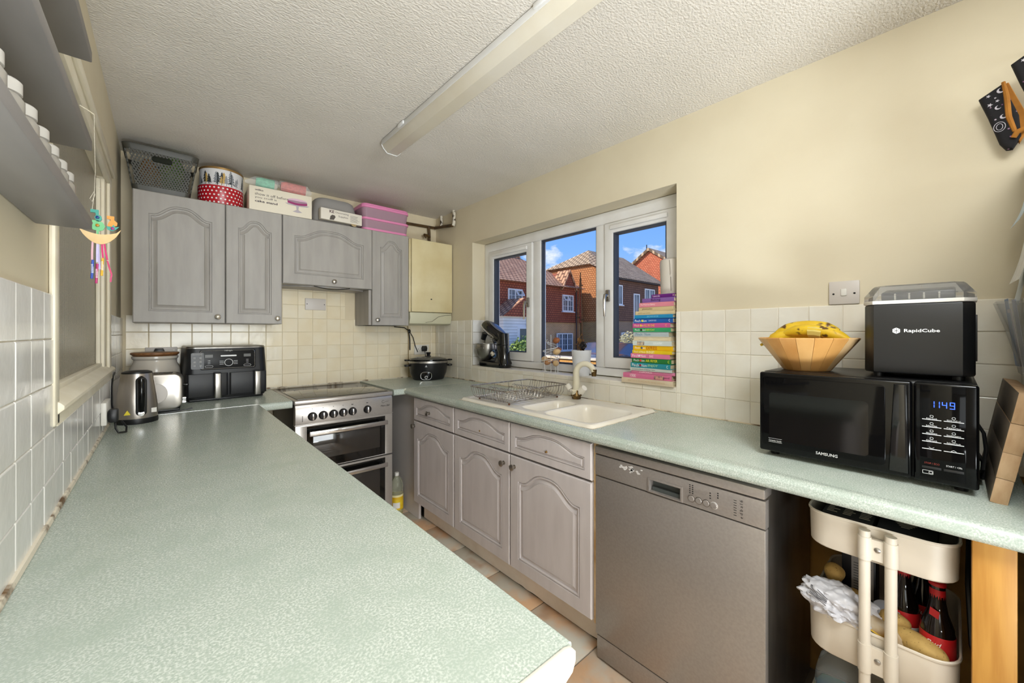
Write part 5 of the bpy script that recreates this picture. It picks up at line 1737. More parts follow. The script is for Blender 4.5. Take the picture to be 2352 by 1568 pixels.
b = B(); b.prism([(0.210 + 0.116 * k / 12, 0.083 - 0.008 * math.sin(PI * k / 12)) for k in range(13)] + [(0.326 - 0.116 * k / 12, 0.097 - 0.008 * math.sin(PI * k / 12)) for k in range(13)], -0.0018, -0.001, 'xz'); part('ribbon_print', b, M('purple_ribbon_print', (150, 44, 104), 0.5), pc)
b = B(); b.prism([(0.196, 0.080), (0.340, 0.080), (0.325, 0.072), (0.276, 0.068), (0.273, 0.045), (0.296, 0.030), (0.268, 0.026), (0.240, 0.030), (0.263, 0.045), (0.260, 0.068), (0.211, 0.072)], -0.0014, 0.0, 'xz'); part('stand_print', b, M('grey_glass_print', (176, 166, 172), 0.5), pc)
# cupcake cases in clear packets on the carton
m_film = M('clear_film', (240, 240, 240), 0.08, alpha=0.22)
for (lab, x, y, rgb, rz, n) in (('pack of mint green cupcake cases lying on the cake stand box', 0.505, 2.975, (120, 206, 170), 12, 9), ('pack of coral red cupcake cases lying on the cake stand box', 0.640, 2.955, (222, 106, 92), 8, 14)):
    c = thing('cupcake_cases', lab, 'cupcake cases', (x, y - 0.038, ZW + 0.188), 0, 'packs of cupcake cases', rot=(0, R(3), R(-6)))
    m_c = M('paper_case', rgb, 0.6, c2=tuple(int(v * 0.85) for v in rgb), scale=60)
    for k in range(n):
        b = B()
        xx = -0.068 + 0.0088 * k
        lp = []
        for (dx, r0) in ((0.0, 0.024), (0.030, 0.034), (0.030, 0.032), (0.002, 0.0225)):
            lp.append([(xx + dx, (r0 + (0.0012 if q % 2 else -0.0008)) * math.cos(2 * PI * q / 28), (r0 + (0.0012 if q % 2 else -0.0008)) * math.sin(2 * PI * q / 28)) for q in range(28)])
        b.loft(lp, True, False)
        part('paper_case', b, m_c, c)
    b = B(); b.tube([(-0.125 if n < 12 else -0.080, 0, -0.012), (-0.09 if n < 12 else -0.076, 0, -0.004), (-0.07, 0, 0), (0.05 if n < 12 else 0.085, 0, 0), (0.056 if n < 12 else 0.115, 0, -0.008)], [0.008, 0.024, 0.0365, 0.0365, 0.008], 10)
    part('film_wrapper', b, m_film, c)
# grey cake dome and decorating carton
m_dome = M('translucent_grey_plastic', (176, 172, 168), 0.35, trans=0.35, ior=1.15)
c = thing('cake_carrier', 'translucent grey plastic cake carrier on the hood cabinet', 'cake carrier', (0.775, 2.932, ZW))
b = B(); b.loft([[(p[0], p[1], z) for p in rr(0.155, 0.12, w, d, r, 6)] for z, w, d, r in ((0.008, 0.31, 0.25, 0.05), (0.05, 0.312, 0.25, 0.05), (0.15, 0.28, 0.225, 0.06), (0.178, 0.262, 0.21, 0.06), (0.188, 0.235, 0.19, 0.06))]); part('dome', b, m_dome, c)
b = B(); b.loft([[(p[0], p[1], z) for p in rr(0.155, 0.12, w, d, 0.05, 6)] for z, w, d in ((0.0, 0.31, 0.25), (0.010, 0.322, 0.262), (0.014, 0.318, 0.256))]); part('base_tray', b, m_dome, c)
c = thing('decorating_box', 'torn white cake decorating supplies carton on the hood cabinet edge', 'box', (0.802, 2.865, ZW + 0.0145), 3)
b = B(); b.box(0.0, 0.285, 0.0, 0.045, 0.0, 0.076, bev=0.0015); part('carton', b, M('white_carton', (222, 214, 200), 0.6), c)
text('lettering', 'KE', M('maroon_print', (74, 40, 52), 0.6), c, (0.072, -0.0008, 0.060), width=0.032, height=0.020, bold=0.02)
text('lettering', 'Decorating', M('grey_print2', (104, 92, 92), 0.6), c, (0.142, -0.0008, 0.058), width=0.092, height=0.015)
text('lettering', 'Supplies', M('grey_print3', (104, 92, 92), 0.6), c, (0.150, -0.0008, 0.034), width=0.066, height=0.016)
b = B()
for k in range(8):
    b.box(0.200, 0.200 + random.uniform(0.045, 0.070), -0.0006, 0.0, 0.012 + 0.0062 * k, 0.0135 + 0.0062 * k)
part('small_print', b, m_txt, c, kind='stuff')
b = B(); b.prism([(0.012, -0.006), (0.04, -0.004), (0.052, 0.018), (0.046, 0.028), (0.03, 0.030), (0.018, 0.02)], -0.001, 0.0, 'xz'); part('torn_patch', b, M('torn_card', (92, 84, 78), 0.8), c, loc=(0.045, 0, 0.008))
b = B(); b.prism([(0.205, 0.0), (0.245, 0.0), (0.24, -0.014), (0.225, -0.018), (0.208, -0.010)], -0.002, 0.0, 'xz'); part('loose_flap', b, M('brown_card', (170, 148, 110), 0.8), c)
# pink stacking box
m_pink = M('pink_plastic', (222, 134, 176), 0.35)
m_cl = M('clear_pink_plastic', (206, 172, 186), 0.2, trans=0.45, ior=1.15)
c = thing('storage_box', 'clear two-tier storage box with pink bands on the right wall cabinet', 'box', (1.092, 2.885, ZW))
for k, z in enumerate((0.006, 0.095)):
    b = B(); b.loft([[(p[0], p[1], z + q) for p in rr(0.19, 0.13, w, d, 0.035, 5)] for q, w, d in ((0.0, 0.352, 0.235), (0.072, 0.368, 0.25))]); tr = part('tray', b, m_cl, c)
    b = B(); b.loft([[(p[0], p[1], z + q) for p in rr(0.19, 0.13, w, d, 0.037, 5)] for q, w, d in ((0.070, 0.370, 0.252), (0.072, 0.378, 0.26), (0.086, 0.378, 0.26), (0.088, 0.370, 0.252))]); part('pink_band', b, m_pink, tr)
b = B(); b.loft([[(p[0], p[1], q) for p in rr(0.19, 0.13, w, d, 0.037, 5)] for q, w, d in ((0.0, 0.34, 0.225), (0.001, 0.36, 0.245), (0.016, 0.36, 0.245))]); part('base_band', b, m_pink, c)
b = B(); b.loft([[(p[0], p[1], 0.183 + q) for p in rr(0.19, 0.13, w, d, 0.037, 5)] for q, w, d in ((0.0, 0.372, 0.255), (0.010, 0.372, 0.255), (0.016, 0.355, 0.238))]); part('lid', b, m_pink, c)

# ------------------------------------------------------------------ left wall shelves with spice jars
m_shelf = M('grey_shelf_paint', (128, 124, 121), 0.45, c2=(121, 117, 114), scale=9, stretch=(3, 0.5, 3))
for z, nm in ((1.513, 'lowest grey spice shelf on the left wall'), (1.673, 'middle grey shelf above the spice jars'), (1.853, 'topmost grey shelf near the ceiling')):
    c = thing('wall_shelf', nm, 'shelf', (XL, 0.40, z), 0, 'grey shelves on the left wall')
    b = B(); b.box(0.001, 0.076, 0.0, 0.765, 0.0, 0.022, bev=0.002); part('board', b, m_shelf, c)
m_jar = M('spice_jar_glass', (196, 190, 180), 0.12, trans=0.5, ior=1.2)
m_cap = M('grey_white_jar_cap', (186, 182, 175), 0.4)
fills = [(120, 96, 74), (96, 88, 84), (176, 132, 92), (110, 104, 98), (92, 80, 76), (128, 122, 112), (176, 146, 100)]
jlab = ['spice jar nearest the camera on the lowest shelf', 'second spice jar from the camera on the lowest shelf', 'tan-filled spice jar third along the lowest shelf', 'spice jar in the middle of the lowest shelf',
        'third spice jar from the far end of the lowest shelf', 'second spice jar from the far end of the lowest shelf', 'tan spice jar at the far end of the lowest shelf']
jy = (0.685, 0.760, 0.835, 0.910, 0.985, 1.058, 1.128)
for k in range(7):
    c = thing('spice_jar', jlab[k], 'jar', (-0.148, jy[k], 1.5352), 0, 'spice jars on the left wall shelves')
    b = B(); b.lathe([(0, 0), (0.0195, 0), (0.0205, 0.002), (0.0205, 0.052), (0.016, 0.060), (0.0, 0.060)], (0, 0, 0), 22); part('jar_glass', b, m_jar, c)
    b = B(); b.lathe([(0, 0.003), (0.0185, 0.003), (0.0185, 0.046), (0, 0.046)], (0, 0, 0), 18); part('spice', b, M('spice', fills[k], 0.9, c2=tuple(int(v * .8) for v in fills[k]), scale=200), c)
    b = B(); b.lathe([(0.015, 0.058), (0.0185, 0.060), (0.0185, 0.074), (0.0165, 0.076), (0.0, 0.076)], (0, 0, 0), 24); part('cap', b, m_cap, c)
for k, (y, lb) in enumerate(((0.66, 'jar nearest the camera on the middle shelf'), (0.78, 'second jar on the middle shelf'), (0.855, 'third jar on the middle shelf'), (0.985, 'silver-capped jar at the far end of the middle shelf'))):
    c = thing('spice_jar', lb, 'jar', (-0.146, y, 1.6952), 0, 'spice jars on the left wall shelves')
    b = B(); b.lathe([(0, 0), (0.0195, 0), (0.0205, 0.002), (0.0205, 0.034), (0.016, 0.040), (0.0, 0.040)], (0, 0, 0), 22); part('jar_glass', b, m_jar, c)
    b = B(); b.lathe([(0.015, 0.038), (0.0185, 0.040), (0.0185, 0.052), (0.0165, 0.054), (0.0, 0.054)], (0, 0, 0), 24); part('cap', b, m_chrome if k == 3 else m_cap, c)
# small lean-to card at the end of the lowest shelf
# hanging mobile
m_wood = M('pale_plywood', (226, 196, 146), 0.6, c2=(214, 180, 126), scale=20)
c = thing('hanging_mobile', 'painted wooden boat mobile with ribbons hanging by the reeded window', 'mobile', (-0.1265, 1.50, 1.43))
b = B()
bt = [(-0.036 + 0.072 * k / 14, 0.142 - 0.034 * math.sin(PI * (k / 14)) ** 0.8 - 0.0) for k in range(15)]
tp = [(0.036 - 0.072 * k / 14, 0.144 - 0.010 * math.sin(PI * (k / 14))) for k in range(15)]
b.prism(bt + [(0.040, 0.152)] + tp[1:], -0.002, 0.002, 'xz'); part('boat_hull', b, m_wood, c)
m_teal = M('teal_craft_paint', (64, 150, 136), 0.5)
m_grn = M('green_craft_paint', (112, 186, 128), 0.5)
m_org = M('orange_craft_paint', (224, 146, 60), 0.5)
b = B(); b.prism([(-0.006, 0.132), (-0.002, 0.132), (-0.002, 0.142), (0.006, 0.146), (0.010, 0.156), (0.006, 0.166), (-0.002, 0.170), (-0.016, 0.170), (-0.012, 0.162), (-0.014, 0.156), (-0.016, 0.148), (-0.010, 0.144), (-0.006, 0.144)], -0.0015, 0.0025, 'xz'); part('green_letter', b, m_grn, c)
b = B(); b.prism([(-0.006, 0.168), (0.000, 0.168), (0.004, 0.174), (0.003, 0.182), (-0.002, 0.186), (-0.002, 0.198), (-0.017, 0.198), (-0.017, 0.190), (-0.008, 0.190), (-0.007, 0.184), (-0.010, 0.178)], -0.0015, 0.0035, 'xz'); part('teal_letter', b, m_teal, c)
b = B(); b.prism([(0.014, 0.158), (0.024, 0.158), (0.032, 0.162), (0.033, 0.170), (0.027, 0.176), (0.027, 0.186), (0.013, 0.186), (0.013, 0.178), (0.021, 0.177), (0.016, 0.168)], -0.0015, 0.0025, 'xz'); part('orange_letter', b, m_org, c)
b = B(); b.prism([(0.012, 0.158), (0.022, 0.157), (0.026, 0.164), (0.029, 0.157), (0.037, 0.160), (0.031, 0.152), (0.024, 0.146), (0.014, 0.149)], -0.003, -0.0015, 'xz'); part('teal_star', b, m_teal, c)
for x, z, rgb, nm in ((-0.004, 0.157, (170, 120, 30), 'gold_gem'), (-0.004, 0.178, (30, 60, 120), 'blue_gem'), (0.024, 0.153, (150, 50, 120), 'purple_gem')):
    b = B(); b.lathe([(0.0042, 0), (0.0035, 0.003), (0, 0.004)], (x, -0.003, z), 8, '-y'); part(nm, b, M(nm, rgb, 0.2), c)
for x0, x1, z0, z1, rgb in ((-0.013, -0.014, 0.115, 0.056, (214, 168, 178)), (-0.004, -0.005, 0.114, 0.060, (196, 186, 222)), (-0.003, 0.000, 0.112, 0.042, (176, 166, 204)), (0.004, 0.006, 0.114, 0.070, (196, 44, 104)), (0.008, 0.014, 0.113, 0.068, (196, 44, 104)), (0.014, 0.022, 0.066, 0.030, (190, 60, 100)), (0.022, 0.020, 0.030, 0.010, (190, 70, 110))):
    b = B(); b.loft([[(x0 - 0.0018, 0, z0), (x0 + 0.0018, 0, z0), (x0 + 0.0018, 0.0006, z0), (x0 - 0.0018, 0.0006, z0)], [((x0 + x1) / 2 - 0.0022, -0.001, (z0 + z1) / 2), ((x0 + x1) / 2 + 0.0014, -0.001, (z0 + z1) / 2), ((x0 + x1) / 2 + 0.0014, 0, (z0 + z1) / 2), ((x0 + x1) / 2 - 0.0022, 0, (z0 + z1) / 2)], [(x1 - 0.0018, 0, z1), (x1 + 0.0018, 0, z1), (x1 + 0.0018, 0.0006, z1), (x1 - 0.0018, 0.0006, z1)]]); part('ribbon', b, M('ribbon', rgb, 0.6), c)
for x, z0, z1, rgb in ((-0.0135, 0.065, 0.016, (44, 76, 170)), (-0.0055, 0.056, 0.004, (176, 40, 104)), (0.0045, 0.072, 0.025, (226, 170, 36))):
    b = B(); b.cyl((x + 0.001, -0.001, z0), (x - 0.001, -0.001, z1), 0.0025, n=10); tb = part('bead_tube', b, M('bead_tube', rgb, 0.4), c)
    b = B()
    for k in range(7):
        b.cyl((x, -0.001, z1 + 0.015 + 0.0035 * k), (x, -0.001, z1 + 0.0165 + 0.0035 * k), 0.0027, n=10)
    part('white_rings', b, m_wink, tb, kind='stuff')
b = B()
b.tube([(-0.014, 0, 0.196), (-0.010, 0, 0.24), (-0.008, 0, 0.30), (-0.010, 0, 0.40), (-0.010, -0.002, 0.447)], 0.0006, 4)
b.tube([(-0.008, 0, 0.258), (-0.002, 0, 0.262), (0.001, 0, 0.255), (-0.004, 0, 0.25)], 0.0006, 4)
b.tube([(-0.010, 0.0, 0.246), (-0.018, 0, 0.225), (-0.014, 0, 0.218), (-0.008, 0, 0.24)], 0.0006, 4)
part('string', b, M('pale_thread', (206, 198, 180), 0.7), c)
b = B(); b.tube([(-0.010, 0, 0.447), (-0.022, 0.0, 0.455), (-0.036, 0, 0.462)], 0.0014, 6); part('wall_hook', b, m_gloss, c)

# ------------------------------------------------------------------ right end: post, fridge, papers, oven gloves
m_pine = M('varnished_pine', (194, 142, 66), 0.45, c2=(178, 124, 52), scale=9, stretch=(9, 9, 0.6))
b = B(); b.box(1.300, 1.345, -0.088, -0.027, 0.0, 0.865, bev=0.003)
tag(part('timber_post', b, m_pine), 'square pine post holding up the worktop end', 'post')
m_fr = M('black_fridge_side', (18, 17, 16), 0.45)
c = thing('fridge_freezer', 'tall dark fridge freezer past the worktop end, papers on its side', 'fridge', (1.24, -0.751, 0.0))
b = B(); b.box(0.03, 0.64, 0.0, 0.61, 0.03, 1.80, bev=0.008); part('cabinet', b, m_fr, c)
for z0, z1 in ((0.06, 0.70), (0.71, 1.79)):
    b = B(); b.box(0.0, 0.028, 0.004, 0.606, z0, z1, bev=0.008); part('door', b, m_fr, c)
m_paper = M('white_paper', (214, 212, 210), 0.7)
pap = [('sheet of paper with blue edge pinned high on the fridge side', 1.74, 0.12, 1.60, 1.70, 0.020, (190, 206, 220)), ('calendar sheet hanging on the fridge side', 1.525, 0.18, 1.40, 1.76, 0.010, (206, 200, 198)),
       ('curling white note low on the fridge side', 1.70, 0.15, 1.44, 1.62, 0.024, (214, 212, 208)), ('long pale list on the fridge side above the plastic sleeve', 1.78, 0.07, 1.38, 1.58, 0.016, (200, 206, 210))]
for lb, x, w, z0, z1, cu_, rgb in pap:
    b = B()
    lp = []
    for k in range(9):
        t = k / 8
        z = z1 - (z1 - z0) * t
        y = -0.1395 + 0.004 + cu_ * (t ** 2.2)
        lp.append([(x - w / 2, y, z), (x + w / 2, y + 0.006 * t, z), (x + w / 2, y + 0.0006 + 0.006 * t, z), (x - w / 2, y + 0.0006, z)])
    b.loft(lp)
    tag(part('paper_note', b, M('note_paper', rgb, 0.7, c2=tuple(min(255, v + 14) for v in rgb), scale=20)), lb, 'paper', 'papers on the fridge side')
# clear plastic sleeve with papers, hanging beside the board
c = thing('plastic_sleeve', 'clear plastic sleeve holding papers, hanging beside the chopping board', 'sleeve', (1.78, -0.112, 1.19))
m_clear = M('crinkled_clear_plastic', (176, 176, 174), 0.12, alpha=0.42)
b = B(); b.loft([[(p[0], p[1], z) for p in rr(0, cy_, w, d, min(w, d) * 0.3, 4)] for z, w, d, cy_ in ((0.0, 0.10, 0.012, -0.018), (0.05, 0.11, 0.018, -0.014), (0.13, 0.13, 0.034, -0.004), (0.20, 0.14, 0.055, 0.006))], True, False); part('sleeve_wall', b, m_clear, c)
for dx, rgb, h in ((-0.03, (190, 196, 216), 0.205), (0.0, (206, 200, 212), 0.18), (0.02, (150, 166, 196), 0.21)):
    b = B(); b.loft([[(dx - 0.028, -0.015 + 0.02 * t + dx * 0.2, 0.02 + (h - 0.02) * t), (dx + 0.03, -0.012 + 0.02 * t + dx * 0.2, 0.02 + (h - 0.02) * t), (dx + 0.03, -0.0114 + 0.02 * t + dx * 0.2, 0.02 + (h - 0.02) * t), (dx - 0.028, -0.0144 + 0.02 * t + dx * 0.2, 0.02 + (h - 0.02) * t)] for t in (0, 0.5, 1)]); part('paper_sheet', b, M('sheet', rgb, 0.7), c)
# celestial oven gloves hanging from a hook above the fridge
m_cel = bpy.data.materials.new('celestial_print_cotton')
m_cel.use_nodes = True
nt = m_cel.node_tree
N, L = nt.nodes.new, nt.links.new
g = nt.nodes['Principled BSDF']
g.inputs['Roughness'].default_value = 0.85
tc = N('ShaderNodeTexCoord')
vo = N('ShaderNodeTexVoronoi')
vo.inputs['Scale'].default_value = 62
L(tc.outputs['Object'], vo.inputs['Vector'])
cr = N('ShaderNodeValToRGB')
cr.color_ramp.elements[0].position = 0.10
cr.color_ramp.elements[0].color = (1, 1, 1, 1)
cr.color_ramp.elements[1].position = 0.16
cr.color_ramp.elements[1].color = (0, 0, 0, 1)
L(vo.outputs['Distance'], cr.inputs[0])
mx = N('ShaderNodeMix')
mx.data_type = 'RGBA'
L(cr.outputs[0], mx.inputs[0])
mx.inputs[6].default_value = lin((20, 18, 22)) + (1,)
hs = N('ShaderNodeMix')
hs.data_type = 'RGBA'
sp_ = N('ShaderNodeSeparateColor')
L(vo.outputs['Color'], sp_.inputs[0])
L(sp_.outputs[0], hs.inputs[0])
hs.inputs[6].default_value = lin((186, 178, 186)) + (1,)
hs.inputs[7].default_value = lin((150, 96, 140)) + (1,)
L(hs.outputs[2], mx.inputs[7])
L(mx.outputs[2], g.inputs['Base Color'])
m_must = M('mustard_cotton', (186, 124, 48), 0.85, c2=(170, 110, 38), scale=30)
c = right_thing('oven_glove', 'black moon-and-star oven glove with mustard lining, hanging at upper right', 'oven glove', 0.0, 1.70, x=1.80)
# local x = to the right along the wall (-Y), z up
b = B(); b.prism([(0.052, 0.308), (0.098, 0.336), (0.128, 0.230), (0.132, 0.168), (0.116, 0.136), (0.104, 0.138), (0.092, 0.160), (0.070, 0.246)], 0.035, 0.062, 'xz', bev=0.010, seg=3); gl = part('front_pad', b, m_cel, c)
b = B(); b.prism([(0.098, 0.333), (0.108, 0.335), (0.150, 0.200), (0.128, 0.150), (0.118, 0.176)], 0.040, 0.058, 'xz', bev=0.005); part('lining', b, m_must, c)
b = B(); b.tube([(0.098, 0.338, 0)[0:1] + (0.036, 0.337), (0.104, 0.036, 0.290), (0.108, 0.036, 0.230), (0.119, 0.036, 0.185)], [0.004, 0.006, 0.0065, 0.005], 8); part('binding', b, m_must, c)
b = B(); b.tube([(0.116, 0.030, 0.166), (0.122, 0.026, 0.178), (0.136, 0.026, 0.184), (0.150, 0.03, 0.188)], [0.006, 0.007, 0.007, 0.006], 8); part('loop', b, m_must, c)
m_mot = M('silver_print', (196, 190, 198), 0.7)
b = B()
for (x, z, r) in ((0.093, 0.314, 0.0075), (0.098, 0.236, 0.0065), (0.088, 0.266, 0.006)):
    arc = [(x + r * math.cos(R(a)), z + r * math.sin(R(a))) for a in range(100, 341, 24)]
    inn = [(x + r * 0.35 + r * 0.78 * math.cos(R(a)), z + r * 0.25 + r * 0.78 * math.sin(R(a))) for a in range(330, 109, -24)]
    b.prism(arc + inn, 0.0335, 0.036, 'xz')
for (x, z, r) in ((0.073, 0.279, 0.006), (0.070, 0.306, 0.005), (0.087, 0.286, 0.0045), (0.083, 0.296, 0.003)):
    b.prism([(x + (r if k % 2 == 0 else r * 0.42) * math.cos(2 * PI * k / 10), z + (r if k % 2 == 0 else r * 0.42) * math.sin(2 * PI * k / 10)) for k in range(10)], 0.0335, 0.036, 'xz')
b.tube([(0.091 + 0.011 * math.cos(2 * PI * k / 18), 0.0345, 0.208 + 0.014 * math.sin(2 * PI * k / 18)) for k in range(18)], 0.0009, 4, closed=True)
b.tube([(0.091 + 0.006 * math.cos(2 * PI * k / 18), 0.0345, 0.208 + 0.009 * math.sin(2 * PI * k / 18)) for k in range(18)], 0.0008, 4, closed=True)
part('printed_motifs', b, m_mot, gl, kind='stuff')
c = right_thing('oven_glove', 'second celestial oven glove cut by the right edge of the picture', 'oven glove', 0.0, 1.70, x=1.74)
b = B(); b.prism([(0.108, 0.352), (0.130, 0.366), (0.200, 0.375), (0.200, 0.16), (0.145, 0.218), (0.124, 0.290)], 0.02, 0.045, 'xz', bev=0.010, seg=3); gl = part('front_pad', b, m_cel, c)
b = B()
b.tube([(0.142 + 0.010 * math.cos(2 * PI * k / 18), 0.0195, 0.268 + 0.013 * math.sin(2 * PI * k / 18)) for k in range(18)], 0.0009, 4, closed=True)
b.prism([(0.128 + (0.005 if k % 2 == 0 else 0.002) * math.cos(2 * PI * k / 10), 0.350 + (0.005 if k % 2 == 0 else 0.002) * math.sin(2 * PI * k / 10)) for k in range(10)], 0.0185, 0.021, 'xz')
part('printed_motifs', b, m_mot, gl, kind='stuff')
b = B(); b.tube([(0.165, 0.03, 0.37), (0.17, 0.05, 0.41), (0.17, 0.14, 0.42)], 0.004, 7); part('hanging_loop', b, m_must, c)

# ------------------------------------------------------------------ trolley under the worktop and what it holds
m_tr = M('cream_powder_coat', (216, 206, 190), 0.4, c2=(208, 197, 180), scale=6)
c = right_thing('trolley', 'cream three-tier metal kitchen trolley under the worktop end', 'trolley', 0.272, 0.0, x=1.335)
TW, TD = 0.284, 0.40


def tier(z0, z1):
    b = B()
    def L_(s, z):
        return [(TW / 2 + p[0] * s, TD / 2 + p[1] * (1 - (1 - s) * TW / TD), z) for p in rr(0, 0, TW, TD, 0.055, 6)]
    b.loft([L_(0.965, z0), L_(0.985, z0 + 0.004), L_(1.0, z1 - 0.006), L_(1.018, z1 - 0.004), L_(1.022, z1), L_(1.012, z1 + 0.003), L_(0.985, z1), L_(0.968, z0 + 0.008), L_(0.95, z0 + 0.006)])
    return part('basket', b, m_tr, c)


for z0, z1 in ((0.724, 0.815), (0.442, 0.546), (0.175, 0.275)):
    bs = tier(z0, z1)
    for x in (0.124, 0.172):
        for y in (-0.014, TD + 0.014):
            b = B(); b.cyl((x, y, z0 + 0.012), (x, y, z1 - 0.022), 0.0135, n=18); part('sleeve', b, m_tr, bs)
    b = B(); b.box(0.124, 0.172, -0.016, -0.006, z0 + 0.014, z1 - 0.026); part('bracket', b, m_tr, bs)
    b = B(); b.lathe([(0.0065, 0), (0.006, 0.002), (0.003, 0.0035), (0, 0.004)], (0.148, -0.016, (z0 + z1) / 2 - 0.004), 16, '-y'); part('bolt', b, m_steel, bs)
for x in (0.124, 0.172):
    for y in (-0.014, TD + 0.014):
        b = B(); b.cyl((x, y, 0.06), (x, y, 0.808), 0.0115, n=18); part('post', b, m_tr, c)
b = B(); b.box(0.03, TW - 0.03, 0.03, TD - 0.03, 0.05, 0.062); part('base_bar', b, m_tr, c)
for x in (0.04, TW - 0.04):
    for y in (0.04, TD - 0.04):
        b = B(); b.cyl((x - 0.008, y, 0.022), (x + 0.008, y, 0.022), 0.022, n=16); b.box(x - 0.005, x + 0.005, y - 0.006, y + 0.006, 0.03, 0.055); part('castor', b, m_black, c)


def tw(x, y, z):
    """trolley-local to world"""
    return (1.335 + y, 0.272 - x, z)


# dark printed packet in the top tier
c = thing('food_carton', 'black food cartons with fine white print in the top trolley tier', 'carton', tw(0.03, 0.03, 0.7325), -90)
b = B(); b.box(0.0, 0.105, 0.0, 0.30, 0.0, 0.078, bev=0.002); part('carton', b, M('black_carton', (22, 19, 18), 0.5), c)
b = B()
for r_ in range(7):
    for k in range(3):
        x0 = 0.008 + 0.034 * k
        b.box(x0, x0 + random.uniform(0.012, 0.026), 0.02 + 0.012 * r_, 0.024 + 0.012 * r_, 0.0779, 0.0784)
part('small_print', b, M('faint_print', (168, 158, 140), 0.6), c, kind='stuff')
c = thing('food_carton', 'black recipe carton on the right of the top trolley tier', 'carton', tw(0.142, 0.03, 0.7325), -90)
b = B(); b.box(0.0, 0.105, 0.0, 0.28, 0.0, 0.076, bev=0.002); part('carton', b, M('black_carton2', (20, 17, 18), 0.5), c)
b = B()
for r_ in range(6):
    b.box(0.030 + 0.004 * abs(r_ - 3), 0.070 - 0.004 * abs(r_ - 3), 0.04 + 0.010 * r_, 0.0435 + 0.010 * r_, 0.0759, 0.0764)
part('small_print', b, M('faint_print2', (168, 158, 140), 0.6), c, kind='stuff')
m_pot = M('washed_potato_skin', (186, 152, 86), 0.7, c2=(160, 126, 66), scale=30, speck=((110, 82, 44), 190, 0.64, 0.70), bump=0.3, bscale=60, rpos=20)
pots = [('large yellow baking potato at the front right of the middle trolley tier', 0.212, 0.050, 0.545, (0.056, 0.034, 0.034), 22), ('small potato behind the large baking potato', 0.170, 0.085, 0.565, (0.034, 0.026, 0.024), -20),
        ('round potato at the back left of the middle trolley tier', 0.042, 0.130, 0.615, (0.026, 0.026, 0.025), 0), ('oval potato left of the can in the middle trolley tier', 0.052, 0.105, 0.575, (0.030, 0.023, 0.022), 10),
        ('potato under the white bag, middle trolley tier', 0.090, 0.120, 0.570, (0.030, 0.024, 0.023), 35), ('potato at the bottom of the middle trolley tier', 0.060, 0.11, 0.495, (0.036, 0.03, 0.03), 0),
        ('potato low in the middle of the trolley tier', 0.13, 0.10, 0.495, (0.036, 0.03, 0.03), 20), ('potato under the large baking potato', 0.20, 0.06, 0.492, (0.036, 0.028, 0.028), 20)]
for lb, x, y, z, r, rz in pots:
    b = B()
    b2 = bmesh.new()
    bmesh.ops.create_uvsphere(b2, u_segments=22, v_segments=14, radius=1.0)
    for v in b2.verts:
        k = 1 + 0.05 * math.sin(3.1 * v.co.x + 5 * x * 40) + 0.04 * math.cos(4 * v.co.y + 30 * y) + 0.03 * math.sin(5 * v.co.z)
        v.co = Vector((v.co.x * r[0] * k, v.co.y * r[1] * k, v.co.z * r[2] * k))
    b._merge(b2)
    o = tag(part('potato', b, m_pot, None, smooth=60), lb, 'potato', 'potatoes in the trolley')
    o.location = tw(x, y, z - 0.011)
    o.rotation_euler = (0, 0, R(-90 - rz))
m_bott = M('dark_brown_bottle_glass', (16, 9, 6), 0.06, coat=0.3)
m_red = M('red_beer_label', (178, 28, 30), 0.4, c2=(150, 20, 24), scale=12)
m_lw = M('white_label', (226, 222, 216), 0.5)
for lb, x, y, rz, cut in (('brown beer bottle with red and white label at the back of the trolley', 0.185, 0.135, 25, 0), ('brown beer bottle with red neck flag at the front right of the trolley', 0.247, 0.075, -10, 1), ('beer bottle half hidden behind the other two', 0.218, 0.205, 0, 2)):
    c = thing('beer_bottle', lb, 'bottle', tw(x, y, 0.4505), -90 + rz, 'beer bottles in the trolley')
    b = B(); b.lathe([(0, 0), (0.028, 0), (0.0305, 0.004), (0.0305, 0.125), (0.028, 0.145), (0.0185, 0.175), (0.0145, 0.20), (0.0135, 0.235), (0.0145, 0.238), (0.0145, 0.243), (0.0, 0.244)], (0, 0, 0), 28); part('glass', b, m_bott, c)
    b = B(); b.lathe([(0.0309, 0.030), (0.0312, 0.031), (0.0312, 0.126), (0.0309, 0.127)], (0, 0, 0), 28, cap=False); lbm = part('label', b, m_red, c)
    if cut == 0:
        b = B()
        b.loft([[(0.0315 * math.cos(a), 0.0315 * math.sin(a), z) for a in [R(-150 + 8 * k) for k in range(16)]] for z in (0.050, 0.092)], False, False, closed=False); part('white_band', b, m_lw, lbm)
        text('lettering', 'Bud', m_ink, lbm, (0.004, -0.0322, 0.072), width=0.030, height=0.016, shear=0.3)
    else:
        text('lettering', 'Bud', m_lw, lbm, (0.0, -0.0318, 0.110), width=0.026, height=0.011, shear=0.3)
    b = B(); b.lathe([(0.0142, 0.205), (0.0140, 0.232)], (0, 0, 0), 20, cap=False); part('neck_label', b, m_red, c)
    b = B(); b.prism([(-0.010, 0.172), (0.006, 0.166), (0.008, 0.184), (-0.008, 0.190)], -0.0225, -0.0215, 'xz'); part('neck_flag', b, m_red, c) if cut == 1 else b.bm.free()
    b = B(); b.lathe([(0.0155, 0.240), (0.0155, 0.247), (0.012, 0.250), (0, 0.250)], (0, 0, 0), 18); part('crown_cap', b, m_red, c)
c = thing('drinks_can', 'silver and red beer can lying low in the middle trolley tier', 'can', tw(0.148, 0.115, 0.520), -90, rot=(R(20), R(8), R(-90)))
b = B(); b.lathe([(0, -0.055), (0.026, -0.055), (0.031, -0.048), (0.031, 0.045), (0.026, 0.056), (0, 0.054)], (0, 0, 0), 26); part('can_body', b, M('silver_can', (196, 200, 208), 0.3, metal=0.6), c)
